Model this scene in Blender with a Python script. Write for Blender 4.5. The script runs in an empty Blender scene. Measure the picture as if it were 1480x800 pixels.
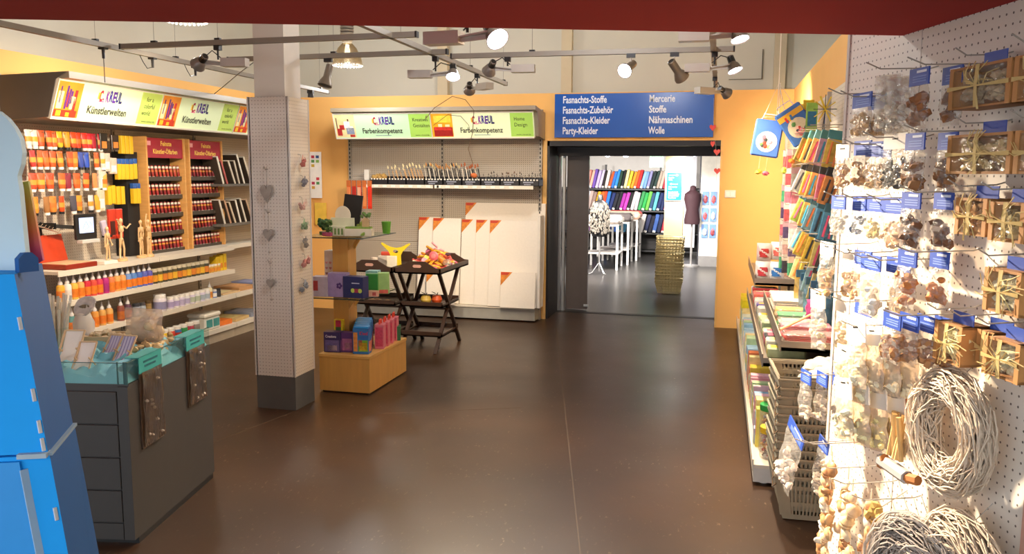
import bpy, bmesh, math, random
from mathutils import Matrix, Vector
PI = math.pi
R = math.radians
random.seed(7)
SC = bpy.context.scene
COL = SC.collection
# ------------------------------------------------------------------ camera
cam_d = bpy.data.cameras.new('camera')
cam = bpy.data.objects.new('camera', cam_d)
COL.objects.link(cam)
SC.camera = cam
cam_d.sensor_width = 36.0
cam_d.lens = 36.0 * 1195.0 / 1480.0
cam_d.clip_start = 0.05
cam.matrix_world = (Matrix.Translation((0, 0, 1.75)) @ Matrix.Rotation(R(14.03), 4, 'Z')
                    @ Matrix.Rotation(R(90 - 7.157), 4, 'X') @ Matrix.Rotation(R(0.368), 4, 'Z'))
# ------------------------------------------------------------------ world: even neutral light of the mall behind the camera
wd = bpy.data.worlds.new('world')
SC.world = wd
wd.use_nodes = True
wd.node_tree.nodes['Background'].inputs[0].default_value = (0.87, 0.93, 1.0, 1)
wd.node_tree.nodes['Background'].inputs[1].default_value = 1.62
vs = SC.view_settings
vs.view_transform = 'Standard'
vs.look = 'None'
vs.gamma = 1.0
vs.use_curve_mapping = False
vs.exposure = 0.7
WARM = (1.0, 0.82, 0.60)
SOFTWARM = (0.95, 0.97, 1.0)
# ------------------------------------------------------------------ colour and materials
def lin(h):
    h = h.lstrip('#')
    o = []
    for i in (0, 2, 4):
        c = int(h[i:i + 2], 16) / 255
        o.append(c / 12.92 if c <= 0.04045 else ((c + 0.055) / 1.055) ** 2.4)
    return (*o, 1)
_m = {}
def nd(t, kind, **kw):
    n = t.nodes.new(kind)
    for k, v in kw.items():
        setattr(n, k, v)
    return n
def M(col, rough=0.55, metal=0.0, var=0.08, scale=12.0, emit=0.0, bump=0.0, coat=0.0, stretch=None):
    key = (col, rough, metal, var, scale, emit, bump, coat, stretch)
    if key in _m:
        return _m[key]
    m = bpy.data.materials.new('mat_' + col.lstrip('#'))
    m.use_nodes = True
    t = m.node_tree
    b = t.nodes['Principled BSDF']
    c = lin(col)
    b.inputs['Roughness'].default_value = rough
    b.inputs['Metallic'].default_value = metal
    b.inputs['Coat Weight'].default_value = coat
    b.inputs['Base Color'].default_value = c
    if emit:
        b.inputs['Emission Color'].default_value = c
        b.inputs['Emission Strength'].default_value = emit
    if var or bump:
        tc = nd(t, 'ShaderNodeTexCoord')
        no = nd(t, 'ShaderNodeTexNoise')
        no.inputs['Scale'].default_value = scale
        no.inputs['Detail'].default_value = 3
        if stretch:
            mp = nd(t, 'ShaderNodeMapping')
            mp.inputs['Scale'].default_value = stretch
            t.links.new(tc.outputs['Object'], mp.inputs[0])
            t.links.new(mp.outputs[0], no.inputs['Vector'])
        else:
            t.links.new(tc.outputs['Object'], no.inputs['Vector'])
        if var:
            mx = nd(t, 'ShaderNodeMix', data_type='RGBA')
            lo = tuple(x * (1 - var * 2) for x in c[:3]) + (1,)
            hi = tuple(min(1, x * (1 + var * 1.5)) for x in c[:3]) + (1,)
            mx.inputs[6].default_value = lo
            mx.inputs[7].default_value = hi
            t.links.new(no.outputs['Fac'], mx.inputs[0])
            t.links.new(mx.outputs[2], b.inputs['Base Color'])
        if bump:
            bp = nd(t, 'ShaderNodeBump')
            bp.inputs['Strength'].default_value = bump
            bp.inputs['Distance'].default_value = 0.01
            t.links.new(no.outputs['Fac'], bp.inputs['Height'])
            t.links.new(bp.outputs[0], b.inputs['Normal'])
    _m[key] = m
    return m
def M_clear(name, tint, gloss=0.16, rough=0.12, opac=0.12, crinkle=0.0):
    """thin clear film / glass: transparent with a glossy and a milky share"""
    if name in _m:
        return _m[name]
    m = bpy.data.materials.new(name)
    m.use_nodes = True
    t = m.node_tree
    t.nodes.clear()
    out = nd(t, 'ShaderNodeOutputMaterial')
    tr = nd(t, 'ShaderNodeBsdfTransparent')
    gl = nd(t, 'ShaderNodeBsdfGlossy')
    di = nd(t, 'ShaderNodeBsdfDiffuse')
    tr.inputs[0].default_value = lin(tint)
    gl.inputs['Roughness'].default_value = rough
    if crinkle:
        tc = nd(t, 'ShaderNodeTexCoord')
        no = nd(t, 'ShaderNodeTexNoise')
        no.inputs['Scale'].default_value = 55
        bp = nd(t, 'ShaderNodeBump')
        bp.inputs['Strength'].default_value = crinkle
        bp.inputs['Distance'].default_value = 0.02
        t.links.new(tc.outputs['Object'], no.inputs['Vector'])
        t.links.new(no.outputs['Fac'], bp.inputs['Height'])
        t.links.new(bp.outputs[0], gl.inputs['Normal'])
        t.links.new(bp.outputs[0], di.inputs['Normal'])
    di.inputs[0].default_value = lin(tint)
    a = nd(t, 'ShaderNodeMixShader')
    c = nd(t, 'ShaderNodeMixShader')
    a.inputs[0].default_value = opac
    c.inputs[0].default_value = gloss
    t.links.new(tr.outputs[0], a.inputs[1])
    t.links.new(di.outputs[0], a.inputs[2])
    t.links.new(a.outputs[0], c.inputs[1])
    t.links.new(gl.outputs[0], c.inputs[2])
    t.links.new(c.outputs[0], out.inputs[0])
    _m[name] = m
    return m
def M_peg(name, col, hole, ax, pitch=0.025, rad=0.11, rough=0.5, slot=1.0, off=(0.5, 0.5)):
    """perforated board: round holes on a grid over two object axes"""
    if name in _m:
        return _m[name]
    m = bpy.data.materials.new(name)
    m.use_nodes = True
    t = m.node_tree
    b = t.nodes['Principled BSDF']
    b.inputs['Roughness'].default_value = rough
    tc = nd(t, 'ShaderNodeTexCoord')
    sp = nd(t, 'ShaderNodeSeparateXYZ')
    t.links.new(tc.outputs['Object'], sp.inputs[0])
    def mth(op, a, b2=None):
        n = nd(t, 'ShaderNodeMath', operation=op)
        for i, v in enumerate((a, b2)):
            if v is None:
                continue
            if isinstance(v, (int, float)):
                n.inputs[i].default_value = v
            else:
                t.links.new(v, n.inputs[i])
        return n.outputs[0]
    sq = []
    for i, k in enumerate(ax):
        f = mth('FRACT', mth('ADD', mth('DIVIDE', sp.outputs[k], pitch if i == 0 else pitch * slot), 1000 + off[i]))
        d = mth('SUBTRACT', f, 0.5)
        if i == 1:
            d = mth('MULTIPLY', d, slot)
        sq.append(mth('MULTIPLY', d, d))
    r2 = mth('ADD', sq[0], sq[1])
    mask = mth('LESS_THAN', r2, rad * rad)
    mx = nd(t, 'ShaderNodeMix', data_type='RGBA')
    mx.inputs[6].default_value = lin(col)
    mx.inputs[7].default_value = lin(hole)
    t.links.new(mask, mx.inputs[0])
    t.links.new(mx.outputs[2], b.inputs['Base Color'])
    _m[name] = m
    return m
CLEAR = M_clear('clear_film', '#f6f4f0', 0.07, 0.2, 0.13, 0.6)
MILKY = M_clear('milky_film', '#f8eee2', 0.07, 0.3, 0.24, 0.4)
GLASS = M_clear('display_glass', '#f0f7f4', 0.07, 0.03, 0.01)
# ------------------------------------------------------------------ mesh builder
_ico = {}
def ico(n):
    if n not in _ico:
        bm = bmesh.new()
        bmesh.ops.create_icosphere(bm, subdivisions=n, radius=1)
        bm.verts.ensure_lookup_table()
        _ico[n] = ([v.co.copy() for v in bm.verts], [[v.index for v in f.verts] for f in bm.faces])
        bm.free()
    return _ico[n]
class MB:
    def __init__(s):
        s.v, s.f, s.mi = [], [], []
    def add(s, vs, fs, mi=0, mat=None):
        o = len(s.v)
        s.v += [tuple(mat @ Vector(p)) if mat else tuple(p) for p in vs]
        s.f += [[i + o for i in f] for f in fs]
        s.mi += [mi] * len(fs)
        return s
    def box(s, x0, x1, y0, y1, z0, z1, mi=0, mat=None, bev=0.0):
        if bev:
            bm = bmesh.new()
            bmesh.ops.create_cube(bm, size=1)
            for v in bm.verts:
                v.co = Vector(((x0 + x1) / 2 + v.co.x * (x1 - x0), (y0 + y1) / 2 + v.co.y * (y1 - y0), (z0 + z1) / 2 + v.co.z * (z1 - z0)))
            bmesh.ops.bevel(bm, geom=bm.edges[:], offset=bev, segments=1, affect='EDGES')
            bm.verts.index_update()
            s.add([v.co for v in bm.verts], [[v.index for v in f.verts] for f in bm.faces], mi, mat)
            bm.free()
            return s
        p = [(x0, y0, z0), (x1, y0, z0), (x1, y1, z0), (x0, y1, z0), (x0, y0, z1), (x1, y0, z1), (x1, y1, z1), (x0, y1, z1)]
        return s.add(p, [(3, 2, 1, 0), (4, 5, 6, 7), (0, 1, 5, 4), (1, 2, 6, 5), (2, 3, 7, 6), (3, 0, 4, 7)], mi, mat)
    def bar(s, a, b, w, h, mi=0, up=(0, 0, 1)):
        """rectangular bar from a to b"""
        a, b = Vector(a), Vector(b)
        d = (b - a)
        L = d.length
        d.normalize()
        sd = d.cross(Vector(up))
        if sd.length < 1e-4:
            sd = d.cross(Vector((1, 0, 0)))
        sd.normalize()
        u = sd.cross(d)
        m = Matrix((( d.x, sd.x, u.x, a.x), (d.y, sd.y, u.y, a.y), (d.z, sd.z, u.z, a.z), (0, 0, 0, 1)))
        return s.box(0, L, -w / 2, w / 2, -h / 2, h / 2, mi, m)
    def lathe(s, prof, n=12, mi=0, mat=None, cap=True):
        vs, fs = [], []
        for r, z in prof:
            for k in range(n):
                a = 2 * PI * k / n
                vs.append((r * math.cos(a), r * math.sin(a), z))
        for i in range(len(prof) - 1):
            for k in range(n):
                k2 = (k + 1) % n
                fs.append((i * n + k, i * n + k2, (i + 1) * n + k2, (i + 1) * n + k))
        if cap:
            fs.append(tuple(reversed(range(n))))
            fs.append(tuple(range((len(prof) - 1) * n, len(prof) * n)))
        return s.add(vs, fs, mi, mat)
    def cyl(s, a, b, r0, r1=None, n=8, mi=0):
        r1 = r0 if r1 is None else r1
        a, b = Vector(a), Vector(b)
        d = b - a
        q = d.to_track_quat('Z', 'Y').to_matrix().to_4x4()
        return s.lathe([(r0, 0), (r1, d.length)], n, mi, Matrix.Translation(a) @ q)
    def tube(s, pts, r, n=5, mi=0, closed=False):
        pts = [Vector(p) for p in pts]
        N = len(pts)
        vs, fs = [], []
        up = Vector((0.13, 0.31, 0.94))
        for i, p in enumerate(pts):
            d = (pts[(i + 1) % N] - pts[i - 1]) if closed else (pts[min(i + 1, N - 1)] - pts[max(i - 1, 0)])
            if d.length < 1e-9:
                d = Vector((0, 0, 1))
            d.normalize()
            a = d.cross(up)
            if a.length < 1e-3:
                a = d.cross(Vector((1, 0, 0)))
            a.normalize()
            b = d.cross(a)
            rr = r[i] if isinstance(r, (list, tuple)) else r
            for k in range(n):
                t = 2 * PI * k / n
                vs.append(p + rr * (math.cos(t) * a + math.sin(t) * b))
        for i in range(N if closed else N - 1):
            j = (i + 1) % N
            for k in range(n):
                k2 = (k + 1) % n
                fs.append((i * n + k, j * n + k, j * n + k2, i * n + k2))
        if not closed:
            fs.append(tuple(range(n)))
            fs.append(tuple(range((N - 1) * n, N * n)))
        return s.add(vs, fs, mi)
    def prism(s, poly, h0, h1, mi=0, mat=None):
        """polygon in local XY extruded along local Z"""
        n = len(poly)
        vs = [(x, y, h0) for x, y in poly] + [(x, y, h1) for x, y in poly]
        fs = [tuple(reversed(range(n))), tuple(range(n, 2 * n))] + [(i, (i + 1) % n, n + (i + 1) % n, n + i) for i in range(n)]
        return s.add(vs, fs, mi, mat)
    def lump(s, c, r, rnd=0.18, sub=1, mi=0, rot=None, seed=None):
        vs, fs = ico(sub)
        rn = random.Random(seed if seed is not None else random.random())
        r = r if isinstance(r, (tuple, list)) else (r, r, r)
        q = rot if rot is not None else Matrix.Rotation(rn.uniform(0, 6), 3, 'Z') @ Matrix.Rotation(rn.uniform(0, 6), 3, 'X')
        out = []
        for v in vs:
            k = 1 + rn.uniform(-rnd, rnd)
            out.append(Vector(c) + q @ Vector((v.x * r[0] * k, v.y * r[1] * k, v.z * r[2] * k)))
        return s.add(out, fs, mi)
    def grid(s, nx, ny, fn, mi=0):
        vs = [fn(i / nx, j / ny) for j in range(ny + 1) for i in range(nx + 1)]
        fs = [(j * (nx + 1) + i, j * (nx + 1) + i + 1, (j + 1) * (nx + 1) + i + 1, (j + 1) * (nx + 1) + i) for j in range(ny) for i in range(nx)]
        return s.add(vs, fs, mi)
    def mesh(s, name, mats=(), smooth=False):
        me = bpy.data.meshes.new(name)
        me.from_pydata(s.v, [], s.f)
        for m in (mats if isinstance(mats, (list, tuple)) else [mats]):
            me.materials.append(m)
        if any(s.mi):
            me.polygons.foreach_set('material_index', s.mi)
        if smooth:
            me.polygons.foreach_set('use_smooth', [True] * len(s.f))
            try:
                me.set_sharp_from_angle(angle=R(40))
            except Exception:
                pass
        bm = bmesh.new()
        bm.from_mesh(me)
        bmesh.ops.recalc_face_normals(bm, faces=bm.faces)
        bm.to_mesh(me)
        bm.free()
        me.update()
        return me
    def build(s, name, mats, parent=None, smooth=False, loc=None, rot=None):
        return put(s.mesh(name, mats, smooth), name, parent, loc, rot)
def put(me, name, parent=None, loc=None, rot=None, mat=None, scale=None):
    o = bpy.data.objects.new(name, me)
    COL.objects.link(o)
    if parent:
        o.parent = parent
    if loc:
        o.location = loc
    if rot is not None:
        if isinstance(rot, (int, float)):
            rot = (0, 0, rot)
        o.rotation_euler = rot
    if scale:
        o.scale = scale if isinstance(scale, (tuple, list)) else (scale,) * 3
    if mat is not None:
        ms = mat if isinstance(mat, (list, tuple)) else [mat]
        for i, m in enumerate(ms):
            o.material_slots[i].link = 'OBJECT'
            o.material_slots[i].material = m
    return o
def tag(o, label, cat, group=None):
    o['label'] = label
    o['category'] = cat
    if group:
        o['group'] = group
    return o
def thing(name, label, cat, loc=(0, 0, 0), rot=0, group=None):
    o = bpy.data.objects.new(name, None)
    o.empty_display_size = 0.05
    COL.objects.link(o)
    o.location = loc
    o.rotation_euler = rot if isinstance(rot, (tuple, list)) else (0, 0, rot)
    return tag(o, label, cat, group)
def struct(o):
    o['kind'] = 'structure'
    return o
def stuff(o):
    o['kind'] = 'stuff'
    return o
ORD = ['first', 'second', 'third', 'fourth', 'fifth', 'sixth', 'seventh', 'eighth', 'ninth', 'tenth', 'eleventh', 'twelfth',
       'thirteenth', 'fourteenth', 'fifteenth', 'sixteenth', 'seventeenth', 'eighteenth', 'nineteenth', 'twentieth',
       'twenty-first', 'twenty-second', 'twenty-third', 'twenty-fourth', 'twenty-fifth', 'twenty-sixth', 'twenty-seventh', 'twenty-eighth', 'twenty-ninth', 'thirtieth']
def shade(hexc, k):
    h = hexc.lstrip('#')
    return '#' + ''.join('%02x' % max(0, min(255, int(int(h[i:i + 2], 16) * k))) for i in (0, 2, 4))
_tx = {}
def textmesh(s, bold=0.0, ext=0.0006, align='LEFT', space=1.0):
    key = (s, bold, ext, align, space)
    if key in _tx:
        return _tx[key]
    cu = bpy.data.curves.new('lettering', 'FONT')
    cu.body = s
    cu.size = 1.0
    cu.offset = bold
    cu.extrude = 0.0
    cu.resolution_u = 2
    cu.align_x = align
    cu.space_character = space
    ob = bpy.data.objects.new('lettering', cu)
    COL.objects.link(ob)
    dg = bpy.context.evaluated_depsgraph_get()
    me = bpy.data.meshes.new_from_object(ob.evaluated_get(dg))
    bpy.data.objects.remove(ob)
    bpy.data.curves.remove(cu)
    me.materials.clear()
    me.materials.append(None)
    _tx[key] = me
    return me
def text(s, mat, parent, M4, height, width=None, bold=0.0, align='LEFT', name='lettering'):
    """flat letters; M4 maps local (x right, y up, z out) to the parent frame"""
    me = textmesh(s, bold, align=align)
    w = max(v.co.x for v in me.vertices) - min(v.co.x for v in me.vertices)
    sy = height
    sx = width / w if width else height
    o = put(me, name, parent, mat=mat)
    o.matrix_local = M4 @ Matrix.Diagonal((sx, sy, 1, 1))
    return o
def frame(o, u, v):
    """matrix with origin o, x axis u, y axis v, z = u x v"""
    u, v, o = Vector(u).normalized(), Vector(v).normalized(), Vector(o)
    w = u.cross(v)
    return Matrix(((u.x, v.x, w.x, o.x), (u.y, v.y, w.y, o.y), (u.z, v.z, w.z, o.z), (0, 0, 0, 1)))
# ================================================================== lamps below carry their own lights, two unseen fill pendants among them
# ================================================================== the setting
YW = 9.68                                   # front of the yellow back partition
def M_floor():
    m = bpy.data.materials.new('dark_linoleum')
    m.use_nodes = True
    t = m.node_tree
    b = t.nodes['Principled BSDF']
    tc = nd(t, 'ShaderNodeTexCoord')
    def noise(sc, det, stretch=(1, 1, 1), rotz=0.0):
        mp = nd(t, 'ShaderNodeMapping')
        mp.inputs['Scale'].default_value = stretch
        mp.inputs['Rotation'].default_value = (0, 0, rotz)
        n = nd(t, 'ShaderNodeTexNoise')
        n.inputs['Scale'].default_value = sc
        n.inputs['Detail'].default_value = det
        t.links.new(tc.outputs['Object'], mp.inputs[0])
        t.links.new(mp.outputs[0], n.inputs['Vector'])
        return n.outputs['Fac']
    def ramp(f, p0, c0, p1, c1):
        r = nd(t, 'ShaderNodeValToRGB')
        r.color_ramp.elements[0].position = p0
        r.color_ramp.elements[0].color = c0
        r.color_ramp.elements[1].position = p1
        r.color_ramp.elements[1].color = c1
        t.links.new(f, r.inputs[0])
        return r.outputs[0]
    base = ramp(noise(1.6, 5), 0.2, lin('#38271a'), 0.85, lin('#49311e'))
    scuff = ramp(noise(2.6, 3, (1, 1.6, 1), 0.6), 0.46, (0, 0, 0, 1), 0.66, (0.9, 0.9, 0.9, 1))
    scratch = ramp(noise(48, 4, (1, 0.45, 1), 0.5), 0.62, (0, 0, 0, 1), 0.70, (0.7, 0.7, 0.7, 1))
    mul = nd(t, 'ShaderNodeMath', operation='MULTIPLY')
    t.links.new(scuff, mul.inputs[0])
    t.links.new(scratch, mul.inputs[1])
    mx = nd(t, 'ShaderNodeMix', data_type='RGBA')
    t.links.new(mul.outputs[0], mx.inputs[0])
    t.links.new(base, mx.inputs[6])
    mx.inputs[7].default_value = lin('#8f785e')
    t.links.new(mx.outputs[2], b.inputs['Base Color'])
    rr = ramp(noise(1.3, 3), 0.2, (0.32, 0.32, 0.32, 1), 0.85, (0.42, 0.42, 0.42, 1))
    t.links.new(rr, b.inputs['Roughness'])
    bp = nd(t, 'ShaderNodeBump')
    bp.inputs['Strength'].default_value = 0.06
    bp.inputs['Distance'].default_value = 0.01
    t.links.new(noise(4.0, 3), bp.inputs['Height'])
    t.links.new(bp.outputs[0], b.inputs['Normal'])
    return m
YEL = M('#e9b163', 0.75, var=0.03, scale=3, bump=0.05)
WHT = M('#cdcabb', 0.85, var=0.03, scale=2)
DKBR = M('#1d1815', 0.5, var=0.1)
floor = struct(MB().box(-8, 4, -5, YW + 0.6, -0.1, 0).build('floor', M_floor()))
seam = M('#5c4936', 0.5)
for a, b in (((-1.765, 9.17), (-0.30, 2.37)), ((-2.98, 5.36), (-3.24, 4.1)), ((-2.42, 5.44), (-1.4, 5.89))):
    MB().bar((*a, 0.0004), (*b, 0.0004), 0.006, 0.001).build('seam', seam, floor)
# yellow partitions
wb = MB()
wb.box(-5.6, -2.03, YW, YW + 0.62, 0, 2.68)
wb.box(0.0, 0.85, YW, YW + 0.62, 0, 2.68)
wb.box(-2.03, 0.0, YW, YW + 0.62, 2.13, 2.68)
struct(wb.build('wall_back', YEL))
struct(MB().box(-5.62, -5.46, -0.5, YW + 0.62, 0, 2.68).build('wall_left', YEL))
struct(MB().box(0.745, 0.9, 3.25, YW + 0.62, 0, 2.68).build('wall_right', YEL))
# tall pale hall walls above and behind the partitions
wu = MB().box(-6.2, 1.6, YW + 0.64, YW + 0.78, 2.3, 4.3)
struct(wu.build('wall_hall_back', WHT))
pil = MB()
for x0 in (-3.55, -1.95, 0.55):
    pil.box(x0, x0 + 0.13, YW + 0.54, YW + 0.64, 2.68, 4.3)
pil.build('pilaster', M('#cbbd9f', 0.85, var=0.03), bpy.data.objects['wall_hall_back'])
pan = MB().box(0.05, 0.42, YW + 0.62, YW + 0.635, 2.86, 2.864).box(0.42, 0.428, YW + 0.62, YW + 0.635, 2.86, 3.2)
pan.build('hatch_joint', M('#3a3228', 0.8), bpy.data.objects['wall_hall_back'])
struct(MB().box(-6.2, -6.05, -3, YW + 0.7, 2.2, 4.3).build('wall_hall_left', WHT))
struct(MB().box(1.5, 1.65, -3, YW + 0.7, 0, 4.3).build('wall_hall_right', WHT))
struct(MB().box(-6.3, 1.7, -3, YW + 0.8, 4.3, 4.4).build('ceiling', M('#cfc6b4', 0.9)))
pp = MB().cyl((-5.9, 5.1, 2.2), (-5.9, 5.1, 4.3), 0.06, n=12).cyl((-5.9, 5.3, 2.2), (-5.9, 5.3, 4.3), 0.035, n=10)
pp.cyl((-5.9, 5.1, 2.93), (-5.9, 5.1, 2.97), 0.07, n=12)
tag(pp.build('drain_pipe', M('#b9c4c4', 0.5), smooth=True), 'pale grey vertical pipes high in the left corner above the yellow wall', 'pipe')
# red bulkhead over the camera: edge square to the near peg panel
bd = Vector((-0.3084, 0.9513, 0))
bn = Vector((0.9513, 0.3084, 0))
P0 = Vector((0.442, 2.811, 0))
c0 = P0 + bd * (-0.1675)
Mb = frame(c0, bn, bd)
so = MB().box(-6.5, 0.0, -1.3, 0.0, 2.15, 2.62, mat=Mb).box(-6.5, 0.0, -0.06, 0.0, 2.62, 4.3, mat=Mb)
struct(so.build('trim_1', M('#a11b11', 0.95, var=0.04, scale=3)))
# doorway lining
jm = MB().box(-2.028, -1.975, YW + 0.012, YW + 0.62, 0.0, 2.13)
jm.box(-2.03, -0.002, YW + 0.012, YW + 0.62, 2.07, 2.13)
jm.box(-2.028, -0.01, YW + 0.5, YW + 0.62, 1.965, 2.07)
door = struct(jm.build('door_1', M('#15110f', 0.45, var=0.1)))
MB().box(-2.04, -2.0, YW - 0.008, YW + 0.01, 0, 2.13).box(-0.012, 0.012, YW - 0.006, YW + 0.01, 0, 2.13).build('door_trim', M('#dfae63', 0.5), door)
MB().box(-1.99, -1.955, YW + 0.66, YW + 0.72, 0, 2.06).box(-1.93, -1.9, YW + 0.66, YW + 0.72, 0, 2.06).build('door_rail', M('#b9b6b0', 0.35, metal=0.8), door)
leaf = MB().box(-1.9, -1.62, YW + 0.80, YW + 0.85, 0.01, 2.0).build('door_leaf', M('#5a504a', 0.35, var=0.06), door)
MB().box(-1.66, -1.60, YW + 0.78, YW + 0.80, 0.05, 0.075).build('door_bolt', M('#d8d6d0', 0.3, metal=0.9), leaf)
# back room shell
struct(MB().box(-5.3, 3.6, YW + 0.6, 19.3, -0.1, 0).build('floor_far', M('#33312f', 0.32, var=0.12, scale=3, bump=0.05)))  # grey base: the far room's neutral light is put into the floor colour
BR = M('#d9d4cc', 0.8, var=0.03)
struct(MB().box(-5.2, 3.5, 19.2, 19.3, 0, 2.5).build('wall_far_back', BR))
struct(MB().box(-5.3, -5.2, YW + 0.62, 19.3, 0, 2.5).build('wall_far_left', BR))
struct(MB().box(3.5, 3.6, YW + 0.62, 19.3, 0, 2.5).build('wall_far_right', BR))
struct(MB().box(-5.3, 3.6, YW + 0.8, 19.3, 2.45, 2.55).build('ceiling_far', M('#4d4945', 0.9)))
dk = MB().box(-3.4, -0.9, 15.9, 16.4, 2.16, 2.34).box(-3.0, -2.97, 15.9, 16.4, 2.34, 2.45).box(-1.5, -1.47, 15.9, 16.4, 2.34, 2.45).build('duct', M('#76736e', 0.5, metal=0.3))
tag(dk, 'grey air duct under the dark ceiling of the fabric room', 'duct')
ts = MB().box(-2.0, 0.0, YW + 0.55, YW + 0.66, 0.0, 0.004).build('door_threshold', M('#2b2622', 0.5), door)
# ================================================================== shop shelving with lit signs
GRY = M('#a39a8c', 0.45, metal=0.3, var=0.03)
CRM = M('#d9cfbd', 0.5, var=0.03)
RAIL = M('#ddd2bf', 0.4, var=0.02)
BLK = M('#141312', 0.5, var=0.05)
BACKP = M_peg('perforated_back', '#c3b6a2', '#5d544a', ('Y', 'Z'), 0.025, 0.13)
BACKX = M_peg('perforated_back_x', '#b3a694', '#4d463e', ('X', 'Z'), 0.025, 0.17)
LOGOC = ['#b01c3c', '#d02a66', '#7d2a94', '#3d2f8f', '#5b2a90', '#2f2a7d', '#2d2a60']
def lightbox(parent, F, w, h, kind):
    """F: frame at lower left corner, x along the sign, y up its face, z outwards"""
    def pt(m, name, mat, dz=0.0):
        o = put(m.mesh(name, mat), name, lb)
        return o
    lb = MB().box(0.002, w - 0.002, 0, h, -0.05, 0).build('light_box', M('#d3dfb2' if kind == 0 else ('#bcdcae' if kind == 1 else '#dbe4b8'), 0.5, emit=0.16, var=0.02), parent)
    lb.matrix_local = F
    e = 0.0015
    gr = '#b9cf62' if kind == 0 else '#a3cc58'
    MB().box(w * 0.78, w - 0.006, 0.008, h - 0.006, 0, e).build('green_strip', M(gr, 0.5, emit=0.12, var=0.03), lb)
    pc = MB().box(0.006, w * 0.215, 0.008, h - 0.006, 0, e)
    pm = {0: '#e98a2a', 1: '#f3d296', 2: '#f2a41f'}[kind]
    pc.build('picture', M(pm, 0.5, emit=0.15, var=0.25, scale=9), lb)
    rn = random.Random(3)
    def blob(col, quads, z=0.003):
        m = MB()
        for (x0, x1, y0, y1) in quads:
            m.box(x0 * w, x1 * w, y0 * h, y1 * h, 0, z)
        m.build('print', M(col, 0.5, emit=0.08, var=0.2, scale=30), lb)
    if kind == 0:
        blob('#c93a22', [(0.01, 0.2, 0.03, 0.22)], 0.0025)
        blob('#e6d8a0', [(0.02, 0.065, 0.25, 0.72), (0.13, 0.17, 0.25, 0.6)])
        blob('#5b2f77', [(0.035, 0.045, 0.4, 0.85), (0.085, 0.1, 0.25, 0.88), (0.108, 0.122, 0.3, 0.8), (0.125, 0.14, 0.4, 0.75)])
        blob('#cf2f2a', [(0.155, 0.178, 0.2, 0.78), (0.1, 0.108, 0.3, 0.7)])
        blob('#f0b92c', [(0.03, 0.07, 0.05, 0.2), (0.11, 0.14, 0.05, 0.16)], 0.004)
    elif kind == 1:
        blob('#b8302c', [(0.02, 0.07, 0.1, 0.4), (0.05, 0.1, 0.35, 0.55), (0.15, 0.2, 0.04, 0.14)])
        blob('#8b93a8', [(0.12, 0.2, 0.16, 0.42)])
        blob('#f3efe4', [(0.1, 0.16, 0.42, 0.7), (0.13, 0.19, 0.3, 0.5)])
        blob('#6b4a3c', [(0.02, 0.03, 0.4, 0.85), (0.14, 0.155, 0.7, 0.8)])
    else:
        blob('#a3211d', [(0.025, 0.21, 0.05, 0.42)])
        blob('#d2382c', [(0.03, 0.2, 0.3, 0.44)], 0.0045)
        blob('#fbe7a8', [(0.07, 0.11, 0.44, 0.56), (0.14, 0.185, 0.44, 0.54)])
        blob('#ffd84a', [(0.03, 0.2, 0.62, 0.9)], 0.002)
    # many-coloured logo lettering
    lx = w * (0.37 if kind == 0 else 0.41)
    for i, ch in enumerate('C.KREUL'):
        cw = w * 0.031
        x = lx + i * cw * (1.0 if i != 1 else 0.95)
        if ch == '.':
            MB().box(x + 0.2 * cw, x + 0.5 * cw, h * 0.60, h * 0.65, 0, 0.004).build('logo_letter', M(LOGOC[i], 0.5, var=0), lb)
            continue
        text(ch, M(LOGOC[i], 0.5, var=0), lb, Matrix.Translation((x, h * (0.57 + 0.02 * (i % 2)), 0.003)), h * 0.42, cw * 0.95, 0.04, name='logo_letter')
    blob('#e86a9a', [(0.375 if kind == 0 else 0.43, 0.42 if kind == 0 else 0.47, 0.54, 0.575)], 0.002)
    blob('#f0c63a', [(0.36 if kind == 0 else 0.40, 0.385 if kind == 0 else 0.42, 0.62, 0.8)], 0.002)
    ink = M('#39352c', 0.5, var=0)
    big = 'Künstlerwelten' if kind == 0 else 'Farbenkompetenz'
    text(big, ink, lb, Matrix.Translation((w * 0.285, h * 0.2, 0.003)), h * 0.30, w * 0.37 if kind == 0 else w * 0.415, 0.02)
    if kind:
        MB().box(w * 0.42, w * 0.58, h * 0.085, h * 0.115, 0, 0.002).build('print', M('#9db0a8', 0.5, var=0.4, scale=120), lb)
    side = {0: ['for a', 'colorful', 'world'], 1: ['Kreatives', 'Gestalten'], 2: ['Home', 'Design']}[kind]
    for i, s in enumerate(side):
        if kind == 0:
            text(s, ink, lb, Matrix.Translation((w * (0.835 - 0.012 * i), h * (0.72 - 0.21 * i), 0.003)), h * 0.2, w * (0.075, 0.11, 0.09)[i])
        else:
            text(s, ink, lb, Matrix.Translation((w * 0.815, h * (0.68 - 0.24 * i), 0.003)), h * 0.21, w * ((0.155, 0.165)[i] if kind == 1 else (0.10, 0.12)[i]))
    text('www.c-kreul.de', ink, lb, Matrix.Translation((w * 0.83, h * 0.08, 0.003)), h * 0.09, w * 0.14)
    MB().box(0, w, h, h + 0.012, -0.05, 0.006).box(0, w, -0.014, 0, -0.05, 0.006).box(-0.006, 0.004, -0.014, h + 0.012, -0.05, 0.008).build('sign_rim', CRM, lb)
    return lb
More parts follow.
